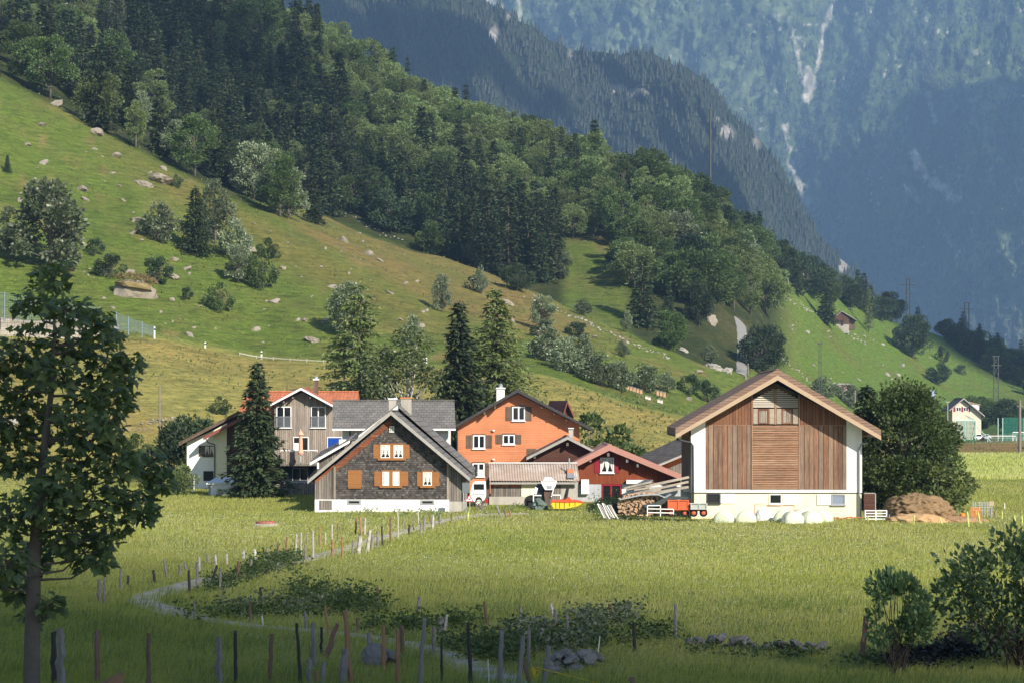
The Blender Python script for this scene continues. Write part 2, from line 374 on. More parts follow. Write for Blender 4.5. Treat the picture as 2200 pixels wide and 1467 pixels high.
# ------------------------------------------------------------------ the wooded mountain behind, and the great mountain beyond
def sheet(name, pxs, ts, fn, mat, attr=None):
    U, T = np.meshgrid(pxs, ts); V, C = fn(U, T); r, c_ = U.shape; ii = np.arange(r*c_).reshape(r, c_)
    q = np.stack([ii[:-1, :-1], ii[:-1, 1:], ii[1:, 1:], ii[1:, :-1]], -1).reshape(-1, 4)
    me = mesh_np(name, V.reshape(-1, 3), quads=q, mat=mat, smooth=True); set_attr(me, 'zone', C.reshape(-1, 3))
    return tag(link(name, me), kind='structure'), V, C
def rockmat(name, s, bd):
    m, nt, p = nodes_of(name); co = nd(nt, 'ShaderNodeNewGeometry').outputs['Position']
    ca = nd(nt, 'ShaderNodeAttribute', attribute_name='zone')
    n1 = noise(nt, s, 8, co, .75); n2 = noise(nt, s*.25, 6, co, .65)
    c = mixc(nt, 1.0, ca.outputs['Color'], ramp(nt, n1.outputs[0], [(.32, (.35, .42, .42)), (.5, (1, 1, 1)), (.68, (1.9, 1.8, 1.6))]).outputs[0], 'MULTIPLY')
    c = mixc(nt, ramp(nt, n2.outputs[0], [(.56, (0,0,0)), (.66, (.5,.5,.5))]).outputs[0], c, (.03, .045, .02))
    L(nt, c, p.inputs['Base Color']); p.inputs['Roughness'].default_value = .95; p.inputs['Specular IOR Level'].default_value = .05
    bump(nt, p, mth(nt, 'ADD', n1.outputs[0], n2.outputs[0]), 1.0, bd)
    return m
SKE = [(-900,-900),(0,-620),(600,-300),(820,-110),(950,-40),(1050,8),(1120,68),(1200,84),(1290,118),(1330,132),(1390,120),(1470,160),(1560,232),(1640,310),(1720,440),(1760,498),(1830,570),(1960,720),(2300,900),(2700,960)]
def wood_fn(U, T):
    top = np.interp(U, [a for a, b in SKE], [b for a, b in SKE])
    # T 0..1 front face (foot to crest), 1..1.3 back slope
    base = 1750 + 0*U; crest = 2500 + .12*(1100-U)
    Y = np.where(T <= 1, base + (crest-base)*T, crest + (T-1)*2500)
    spur = np.sin((U + 380*T)/95.) * .5 + fbm((U+500*T)/140, T*3, 61)
    Y = Y - 120*spur*np.clip(T*2.2, 0, 1)*np.clip((1.15-T)*4, 0, 1)
    zt = CZ - (top - HY)*crest/F
    Z = np.where(T <= 1, -60 + (zt+60)*T**1.05, zt - (T-1)*1500)
    X = (U-HX)/F*np.where(T <= 1, Y, Y)
    Z = Z + 14*fbm(X/60, Z/50, 71)*np.clip(T*3, 0, 1)
    C = np.ones(U.shape+(3,))*cl(.032, .046, .022)
    rk = .8*sm(fbm(X/40, Z/75, 81) + .7*fbm(X/9, Z/30, 82), .72, 1.0)*sm(T, .35, .6)
    for cx, cy, rx, ry in ((1320,190,22,14),(1375,200,26,15),(1225,120,10,20),(1540,262,12,20),(1560,285,22,22),(1810,570,18,20),(1060,75,14,30),(1625,300,9,34)):
        PY = HY - (Z-CZ)*F/Y
        rk = np.maximum(rk, sm(1.15 - np.hypot((U-cx)/rx, (PY-cy)/ry) + .5*fbm(X/18, Z/18, 83), .2, .6))
    C = C*(1-rk[..., None]) + cl(.34, .31, .28)*rk[..., None]
    return np.stack([X, Y, Z], -1), C
ow, WV, WC = sheet('wooded_mountain', np.arange(-700, 2601, 9.), np.concatenate([np.linspace(0, 1, 110), np.linspace(1.02, 1.3, 10)]), wood_fn, rockmat('wooded_rock', .05, 8.0))
def poly_d(U, P, pts):      # distance in the mountain face to a line of points
    d = np.full(U.shape, 1e9)
    for (x0, y0), (x1, y1) in zip(pts[:-1], pts[1:]):
        dx, dy = x1-x0, y1-y0; t = np.clip(((U-x0)*dx + (P-y0)*dy)/(dx*dx+dy*dy), 0, 1)
        d = np.minimum(d, np.hypot(U-x0-t*dx, P-y0-t*dy))
    return d
def far_fn(U, T):
    P = 900 - T*1250                                    # height line on the face
    Y = 3900 + 1500*T + 0*U
    # gully coming down between two faces; the right-hand flank stands forward
    gx = np.interp(P, [-350,0,110,220,300,440,600,900], [1820,1795,1765,1735,1690,1735,1790,1840])
    d = U - gx
    Y = Y + 190*np.exp(-(d/90)**2) - 420*sm(d, 20, 420)*sm(P, -150, 450) - 260*sm(-d, 60, 700)
    Y = Y - 260*fbm(U/210 + P/500, P/420, 91, 5) - 130*fbm(U/60+P/200, P/130, 92, 4) - 45*fbm(U/17, P/34, 90, 3)
    X = (U-HX)/F*Y; Z = CZ - (P-HY)*Y/F
    w = fbm(U/70, P/90, 93) + .6*fbm(U/22, P/26, 94) + .5*fbm(U/8, P/9, 88)
    C = np.ones(U.shape+(3,))*cl(.070, .100, .034)
    g = sm(w, .0, .45)[..., None]; C = C*(1-g) + cl(.12, .155, .078)*g
    f = sm(fbm(U/45, P/60, 95)+.5*fbm(U/12, P/20, 96), .12, .5)[..., None]; C = C*(1-.8*f) + cl(.018, .030, .018)*.8*f
    n = 9*fbm(U/16, P/16, 97)
    rk = np.zeros(U.shape)
    for pts, wd in (([(1800,-60),(1790,10),(1772,60),(1762,110),(1748,170),(1736,222)], 9), ([(1695,40),(1712,100),(1722,160),(1738,220)], 5),
                    ([(1738,150),(1734,215)], 17), ([(1690,270),(1690,300),(1700,350),(1722,410),(1742,450)], 10), ([(1960,330),(1990,380),(2050,430)], 18), ([(1050,0),(1085,20)], 10), ([(1115,0),(1118,50)], 6), ([(1985,190),(2010,260)], 12), ([(1940,400),(2020,480),(2060,560)], 7)):
        rk = np.maximum(rk, sm(.62*wd + n - poly_d(U, P, pts), -2, 5)*(.55+.45*sm(vnoise(U/5, P/9, 89), .2, .6)))
    spots = sm(fbm(U/9, P/9, 98) + .6*fbm(U/60, P/60, 99), .55, .8)
    rk = np.maximum(rk*.95, spots*.75)[..., None]
    C = C*(1-rk) + cl(.50, .46, .40)*rk
    return np.stack([X, Y, Z], -1), C
of, FV, FC = sheet('mountain', np.arange(-400, 2800, 4.), np.linspace(0, 1, 320), far_fn, rockmat('mountain_rock', .03, 14.0))

# far woods that read as one mass: simple spires scattered over the wooded mountain and its neighbour
def spires(n, V, C, seed, h0, h1, wid, keep, mat, name, label):
    r = np.random.default_rng(seed); R, S = V.shape[:2]
    i = r.uniform(0, R-1.01, n); j = r.uniform(0, S-1.01, n); ii = i.astype(int); jj = j.astype(int); fi = (i-ii)[:, None]; fj = (j-jj)[:, None]
    P = (V[ii, jj]*(1-fj)+V[ii, jj+1]*fj)*(1-fi) + (V[ii+1, jj]*(1-fj)+V[ii+1, jj+1]*fj)*fi
    c = C[ii, jj, 0]; m = keep(P, c, r); P = P[m]; n = len(P)
    h = r.uniform(h0, h1, n); rad = h*wid*r.uniform(.7, 1.2, n); k = 6
    th = np.linspace(0, 2*np.pi, k, endpoint=False)[None, :] + r.uniform(0, 6, (n, 1))
    ring = lambda f, z, tw: np.stack([P[:, None, 0]+rad[:, None]*f*np.cos(th+tw)*r.uniform(.7, 1.25, (n, k)), P[:, None, 1]+rad[:, None]*f*np.sin(th+tw), P[:, None, 2]+(h*z)[:, None]+0*th], -1)
    Vs = np.concatenate([ring(1, .02, 0), ring(.62, .42, .4), ring(.3, .72, .8), (P+np.stack([0*h, 0*h, h], -1))[:, None, :]], 1)
    q = []
    for a in range(2):
        for b in range(k): q += [(a*k+b, a*k+(b+1) % k, (a+1)*k+(b+1) % k), (a*k+b, (a+1)*k+(b+1) % k, (a+1)*k+b)]
    for b in range(k): q.append((2*k+b, 2*k+(b+1) % k, 3*k))
    T = (np.arange(n)[:, None, None]*(3*k+1) + np.array(q)[None]).reshape(-1, 3)
    me = mesh_np(name, Vs.reshape(-1, 3), tris=T, mat=mat)
    set_attr(me, 'leaf', np.repeat(np.repeat(r.uniform(0, 1, n), 3*k+1)[:, None], 3, 1))
    return tag(link(name, me), label, 'wood', kind='stuff')
m_far = mat_leaf('far_wood_needles', [(.016, .026, .014), (.030, .044, .020), (.055, .062, .030)], trans=.1)
spires(44000, WV, WC, 5, 6, 12.5, .22, lambda P, c, r: (c < .12) & (P[:, 2] > 40) & (np.abs(P[:, 0]/P[:, 1]*F) < 1350) & (P[:, 2]/P[:, 1] < .21), m_far, 'far_wood', 'dense dark conifer wood covering the mountain in the middle distance')
spires(46000, FV, FC, 6, 6, 14, .36, lambda P, c, r: (c < .105) & (np.abs(P[:, 0]/P[:, 1]*F) < 1300) & (P[:, 2]/P[:, 1] < .21), m_far, 'mountain_wood', 'thin scattered wood on the great hazy mountain face')

# ------------------------------------------------------------------ unseen clouds, added and shaped to throw the shade, and the air
mcl, nt, p = nodes_of('shade_cloud'); p.inputs['Base Color'].default_value = (.9, .9, .92, 1); p.inputs['Roughness'].default_value = 1
n = noise(nt, .01, 5, objco(nt)); bump(nt, p, n.outputs[0], .5, 10)
tr = nd(nt, 'ShaderNodeBsdfTransparent'); mx = nd(nt, 'ShaderNodeMixShader'); mx.inputs[0].default_value = .86
L(nt, tr.outputs[0], mx.inputs[1]); L(nt, p.outputs[0], mx.inputs[2]); L(nt, mx.outputs[0], nt.nodes['Material Output'].inputs[0])
def shade_cloud(outline, alt, thick, seed):
    """an added, unseen cloud whose outline is the shade it throws, carried up along the sunlight"""
    r = np.random.default_rng(seed); pts = []
    m = len(outline)
    for i in range(m):
        a, b = Vector(outline[i]), Vector(outline[(i+1) % m]); k = max(2, int((b-a).length/14))
        for j in range(k): pts.append(a.lerp(b, j/k))
    up = []
    for q in pts:
        w = 1.0; t = (alt - q.z)/SUN.z; s = q + SUN*t
        s.x += float(r.normal(0, 4)); s.y += float(r.normal(0, 4)); up.append(s)
    c = sum(up, Vector())/len(up); n = len(up); vs = []; fs = []
    for f, z in ((.93, 0), (1, thick*.25), (.97, thick*.6), (.8, thick*.85), (.45, thick)):
        for q in up: vs.append(c.lerp(Vector((q.x, q.y, c.z)), f) + Vector((0, 0, z + float(r.normal(0, thick*.05))*(z > 0))))
    for a in range(4):
        for i in range(n): fs.append((a*n+i, a*n+(i+1) % n, (a+1)*n+(i+1) % n, (a+1)*n+i))
    fs += [tuple(range(n-1, -1, -1)), tuple(range(4*n, 5*n))]
    o = MB().add(vs, fs).build('shade_cloud', mcl, smooth=True); return tag(o, kind='structure')
ALT = 2100
def gv(px, Y): return ground(px, Y)
shade_cloud([Vector((-140,-60,4)), Vector((140,-60,4)), gv(2700,50), gv(2350,52), gv(2000,54), gv(1700,56), gv(1450,59), gv(1200,65), gv(900,69), gv(600,78), gv(350,86), gv(100,91), gv(-300,95), gv(-700,92), Vector((-140, 20, 0))], ALT, 60, 1)
def on(pts, Y): return [at(a, b, Y) for a, b in pts]
shade_cloud(on([(1690,340),(1738,240),(1800,262),(1900,270),(1975,262),(2012,180),(2060,140),(2120,60),(2230,-40),(2800,-100),(2800,900),(1500,900),(1640,480)], 4250.), ALT, 90, 2)  # added in place of the neighbouring mountain that shades the far face
shade_cloud(on([(400,-500),(940,-60),(1060,70),(1150,200),(1230,330),(1000,330),(500,200)], 2350.), ALT, 70, 3)
shade_cloud(on([(420,-90),(560,-60),(640,40),(700,180),(770,300),(720,430),(640,400),(540,300),(440,120)], 560.), ALT, 60, 4)
shade_cloud(on([(1950,600),(1990,690),(2060,780),(2150,860),(2600,900),(2800,700),(2300,560)], 760.), ALT, 60, 5)
HZ_TOP = 1560
def haze(density, colr):
    m = bpy.data.materials.new('haze'); m.use_nodes = True; nt = m.node_tree
    for n in list(nt.nodes):
        if n.type != 'OUTPUT_MATERIAL': nt.nodes.remove(n)
    v = nt.nodes.new('ShaderNodeVolumePrincipled'); v.inputs['Density'].default_value = density; v.inputs['Color'].default_value = (*colr, 1)
    v.inputs['Anisotropy'].default_value = .0
    L(nt, v.outputs[0], nt.nodes['Material Output'].inputs['Volume'])
    o = MB().box(-3500, 3600, -150, 6200, -420, HZ_TOP).build('haze', m)
    tag(o, 'pale blue valley air between the viewer and the mountains', 'haze', kind='stuff')
haze(.000108, (.38, .62, 1.0))
# ------------------------------------------------------------------ vegetation prototypes
def unit(a): return a / np.maximum(np.linalg.norm(a, axis=-1, keepdims=True), 1e-9)
def cards(C, A, L_, W, r, mid=.45):
    """diamond leaf cards: from C along A, random roll"""
    n = len(C); A = unit(A); q = unit(np.cross(A, unit(r.normal(size=(n, 3)))))
    L_ = np.broadcast_to(L_, n)[:, None]; W = np.broadcast_to(W, n)[:, None]
    k = np.cross(A, q) * (L_ * r.uniform(-.12, .12, (n, 1)))
    V = np.stack([C, C + A*L_*mid + q*W/2 + k, C + A*L_, C + A*L_*mid - q*W/2 + k], 1)
    return V
def cards_flat(C, A, N, L_, W, r, mid=.45):
    """cards lying roughly in the plane whose normal is N"""
    n = len(C); A = unit(A); q = unit(np.cross(A, N + .45*r.normal(size=(n, 3))))
    L_ = np.broadcast_to(L_, n)[:, None]; W = np.broadcast_to(W, n)[:, None]
    return np.stack([C, C + A*L_*mid + q*W/2, C + A*L_, C + A*L_*mid - q*W/2], 1)
def foliage(name, quads_list, mat, r, parent=None):
    V = np.concatenate(quads_list); n = len(V)
    me = mesh_np(name, V.reshape(-1, 3), quads=np.arange(n*4).reshape(n, 4), mat=mat)
    set_attr(me, 'leaf', np.repeat(np.repeat(r.uniform(0, 1, n), 4)[:, None], 3, 1))
    return link(name, me, parent)
bark_g = mat_plain('bark_grey', (.11, .095, .08), .95, .4, 6)
bark_b = mat_plain('bark_brown', (.085, .06, .042), .95, .4, 6)
bark_w = mat_plain('bark_birch', (.55, .53, .48), .9, .35, 5, dirt=(.06, .05, .045))
m_spruce = mat_leaf('spruce_needles', [(0.016, 0.033, 0.013), (0.034, 0.056, 0.020), (0.069, 0.091, 0.030)], .12, .6)
m_green = mat_leaf('green_leaves', [(0.036, 0.069, 0.019), (0.065, 0.108, 0.027), (0.118, 0.163, 0.045)], .30)
m_light = mat_leaf('light_leaves', [(0.082, 0.128, 0.036), (0.139, 0.194, 0.058), (0.230, 0.271, 0.101)], .30)
m_pale = mat_leaf('pale_leaves', [(0.050, 0.081, 0.031), (0.113, 0.148, 0.071), (0.284, 0.320, 0.201)], .22, .42, .45)
m_dark = mat_leaf('dark_leaves', [(0.018, 0.039, 0.018), (0.035, 0.066, 0.026), (0.066, 0.105, 0.039)], .15)
m_larch = mat_leaf('larch_needles', [(0.076, 0.131, 0.036), (0.152, 0.215, 0.056), (0.266, 0.316, 0.091)], .25)
m_birch = mat_leaf('birch_leaves', [(.045,.065,.022),(.080,.100,.034),(.125,.145,.052)], .3)
PARK = {}
def spruce(key, H, R, seed, lev, nb, spr, needle, mat=m_spruce, droop=.28, airy=0.0, bark=bark_b, low=.03, pw=.85, parent=True, name='spruce_tree', gapp=0.0):
    r = np.random.default_rng(seed); Q = []; B = MB()
    root = empty(name, (0, 0, 0))
    B.tube([(0,0,-.4), (.02,0,H*.3), (0,.03,H*.7), (0,0,H*.985)], [H*.017, H*.013, H*.006, .02], 7)
    for i in range(lev):
        t = (i + r.uniform(0, .8)) / lev; z = H*(low + (1-low)*t)
        if r.uniform() < gapp: continue
        Rz = R*(1-t)**pw*r.uniform(.78, 1.12) + .12
        m = max(4, int(nb*(.5+.6*(1-t))))
        ph0 = r.uniform(0, 6.3)
        for b in range(m):
            if r.uniform() < airy: continue
            ph = ph0 + 2*np.pi*b/m + r.normal(0, .22); Lb = Rz*r.uniform(.6, 1.15)
            d = np.array([np.cos(ph), np.sin(ph), 0.]); 
            if Lb > 1.0 and airy > 0: B.tube([(0,0,z), tuple(d*Lb*.8+np.array([0,0,z-droop*Lb*.5]))], [.045, .012], 4, False)
            k = max(3, int(spr*(Lb/R)**.6)); s = np.sort(r.uniform(.08, 1, k))
            C = d[None]*(s*Lb)[:, None] + np.array([0, 0, z]) ; C[:, 2] += -droop*Lb*s*1.25 + .22*droop*Lb*s**2*2.2
            C += r.normal(0, .05*Lb+.02, C.shape)*np.array([1, 1, .6])
            side = np.where(r.uniform(size=k) < .5, 1., -1.); ang = ph + side*r.uniform(.15, 1.0, k)*(1-.4*s)
            A = np.stack([np.cos(ang), np.sin(ang), r.uniform(-.55, .12, k)], -1)
            Ln = needle*r.uniform(.7, 1.35, k)*(1.15-.45*s)
            Q.append(cards_flat(C, A, np.array([[0, 0, 1.]]), Ln, Ln*r.uniform(.28, .5, k), r))
            kk = k//2
            if kk: # hanging sprays
                Cs = C[r.integers(0, k, kk)]; Ah = np.stack([.5*np.cos(ph)+r.normal(0,.35,kk), .5*np.sin(ph)+r.normal(0,.35,kk), -np.ones(kk)*.8], -1)
                Q.append(cards(Cs, Ah, needle*.75, needle*.3, r))
    C = np.stack([r.normal(0, .05, 14), r.normal(0, .05, 14), H*np.linspace(.93, .995, 14)], -1)
    Q.append(cards(C, np.stack([r.normal(0, 1, 14), r.normal(0, 1, 14), np.full(14, .9)], -1), needle*.5, needle*.2, r))
    B.build('trunk', bark, root, True); foliage('crown', Q, mat, r, root)
    PARK[key] = (root, H); return root
def broad(key, H, R, seed, lobes, per, leaf, mat, bark=bark_g, trunk=.18, name='broadleaf_tree', oval=1.0, droop=0.0, stems=1, gap=.35, top=.62):
    """broad-leaved crown: limbs out to many lobes, leaf cards in and on each lobe"""
    r = np.random.default_rng(seed); Q = []; B = MB(); root = empty(name, (0, 0, 0))
    zc = H*(trunk + (1-trunk)*.5); rz = H*(1-trunk)*.5
    if stems == 1: B.tube([(0,0,-.4), (r.normal(0,.05),r.normal(0,.05),H*trunk), (r.normal(0,.15),r.normal(0,.15),zc), (0,0,H*.85)], [H*.020, H*.016, H*.010, .02], 7)
    cs = []
    while len(cs) < lobes:
        v = r.normal(size=3); v /= np.linalg.norm(v); f = r.uniform(.25, 1)**.45
        z = v[2]*f; w = 1.0 if z < 0 else (1-z*z*top)
        c = np.array([v[0]*f*R*w, v[1]*f*R*w, zc + z*rz*oval])
        cs.append(c)
    for c in cs:
        lr = R*r.uniform(.22, .42); n = int(per*r.uniform(.6, 1.3))
        st = np.array([r.normal(0,.12)*R*(stems > 1), r.normal(0,.12)*R*(stems > 1), 0]) if stems > 1 else np.array([0, 0, max(H*trunk*.8, c[2]*.55)])
        B.tube([tuple(st), tuple((st+c)/2 + r.normal(0, .06*R, 3)), tuple(c)], [H*.007, H*.005, .012], 5, False)
        v = unit(r.normal(size=(n, 3))); f = r.uniform(.25, 1, n)**.5
        P = c + v*(f*lr)[:, None]*np.array([1, 1, .8])
        out = unit(v + .6*unit(P-np.array([0, 0, zc*.9])) + r.normal(0, .5, (n, 3))); out[:, 2] += .1 - droop
        Q.append(cards(P, out, leaf*r.uniform(.7, 1.4, n), leaf*r.uniform(.5, .85, n), r))
    B.build('trunk', bark, root, True); foliage('crown', Q, mat, r, root)
    PARK[key] = (root, H); return root
PROTO = {
 'sp1': lambda: spruce('sp1', 15, 3.5, 11, 34, 13, 8, 1.0), 'sp2': lambda: spruce('sp2', 16, 3.0, 12, 36, 12, 8, .9, pw=.75), 'sp3': lambda: spruce('sp3', 14, 3.3, 13, 30, 13, 8, 1.0, airy=.12),
 'sp4': lambda: spruce('sp4', 17, 3.3, 16, 38, 12, 8, .95, airy=.25, gapp=.12),
 'spd': lambda: spruce('spd', 9, 2.9, 14, 34, 16, 11, .55, pw=.8),
 'spn': lambda: spruce('spn', 12, 2.9, 15, 46, 15, 15, .62, pw=.72, droop=.34, airy=.08),
 'br1': lambda: broad('br1', 10, 4.0, 21, 34, 230, 0.37, m_light), 'br2': lambda: broad('br2', 11, 4.2, 22, 36, 230, 0.37, m_green), 'br3': lambda: broad('br3', 9, 4.2, 23, 30, 230, 0.40, m_light, trunk=.1),
 'br4': lambda: broad('br4', 12, 3.6, 24, 34, 230, 0.34, m_green, oval=1.05), 'br5': lambda: broad('br5', 8.5, 4.0, 25, 28, 230, 0.40, m_green, trunk=.08),
 'br6': lambda: broad('br6', 13, 3.4, 27, 36, 230, 0.32, m_light, oval=1.05, trunk=.14),
 'pa1': lambda: broad('pa1', 8, 2.9, 31, 30, 170, .34, m_pale, trunk=.08, name='whitebeam_tree'), 'pa2': lambda: broad('pa2', 9, 2.6, 32, 30, 170, .32, m_pale, trunk=.1, oval=1.05, name='whitebeam_tree'),
 'dk1': lambda: broad('dk1', 10, 4.1, 33, 46, 220, .36, m_dark, trunk=.1), 'dk2': lambda: broad('dk2', 8, 4.2, 34, 34, 160, .42, m_dark, trunk=.06),
 'lar': lambda: spruce('lar', 14, 4.4, 41, 36, 12, 34, .5, m_larch, droop=.2, airy=.22, bark=bark_g, low=.12, pw=.55, name='larch_tree', gapp=.1),
 'lar2': lambda: spruce('lar2', 15, 5.4, 42, 42, 13, 36, .5, m_larch, droop=.26, airy=.1, bark=bark_g, low=.06, pw=.72, name='larch_tree'),
 'brn': lambda: broad('brn', 8.5, 3.6, 28, 60, 300, .24, m_green, trunk=.04), 'brs': lambda: spruce('brs', 8.5, 2.6, 29, 34, 16, 16, .5, m_dark, pw=.6, droop=.2),
 'bir': lambda: broad('bir', 10, 2.9, 43, 44, 200, .22, m_birch, bark_w, .14, 'birch_tree', 1.05, .9),
 'bu1': lambda: broad('bu1', 3, 1.9, 51, 20, 130, .24, m_green, trunk=.02, name='shrub', stems=5), 'bu2': lambda: broad('bu2', 3, 1.8, 52, 20, 140, .22, m_pale, trunk=.02, name='shrub', stems=5),
 'bu3': lambda: broad('bu3', 3, 2.0, 53, 20, 120, .24, m_dark, trunk=.02, name='shrub', stems=5), 'bu4': lambda: broad('bu4', 3, 2.0, 54, 18, 130, .26, m_light, trunk=.02, name='shrub', stems=5),
}
USED = set()
def plant(key, px, py, h, label, cat='tree', group=None, ymin=20., Y=None, name=None, wide=1.0, rot=None, sink=.0, fit=True):
    """put a plant of photo height h with its foot on the land at a photo pixel"""
    given = Y is not None and fit
    Y = Y or ray(px, py, ymin)
    if Y is None: return None
    if key not in PARK: PROTO[key]()
    root, H = PARK[key]
    o = root if key not in USED else copy_tree(root); USED.add(key)
    o.name = name or {'sp':'spruce_tree','la':'larch_tree','bi':'birch_tree','pa':'whitebeam_tree','bu':'shrub','sh':'shrub'}.get(key[:2], 'broadleaf_tree')
    if given: h += HY - (float(gz((px-HX)/F*Y, Y))-CZ)*F/Y - py
    P = ground(px, Y); P.z -= sink; o.location = P; s = h*Y/F/H
    o.scale = (s*wide*random.uniform(.92, 1.08), s*wide*random.uniform(.92, 1.08), s)
    o.rotation_euler = (0, 0, random.uniform(0, 6.28) if rot is None else rot)
    tag(o, label, cat, group); return o

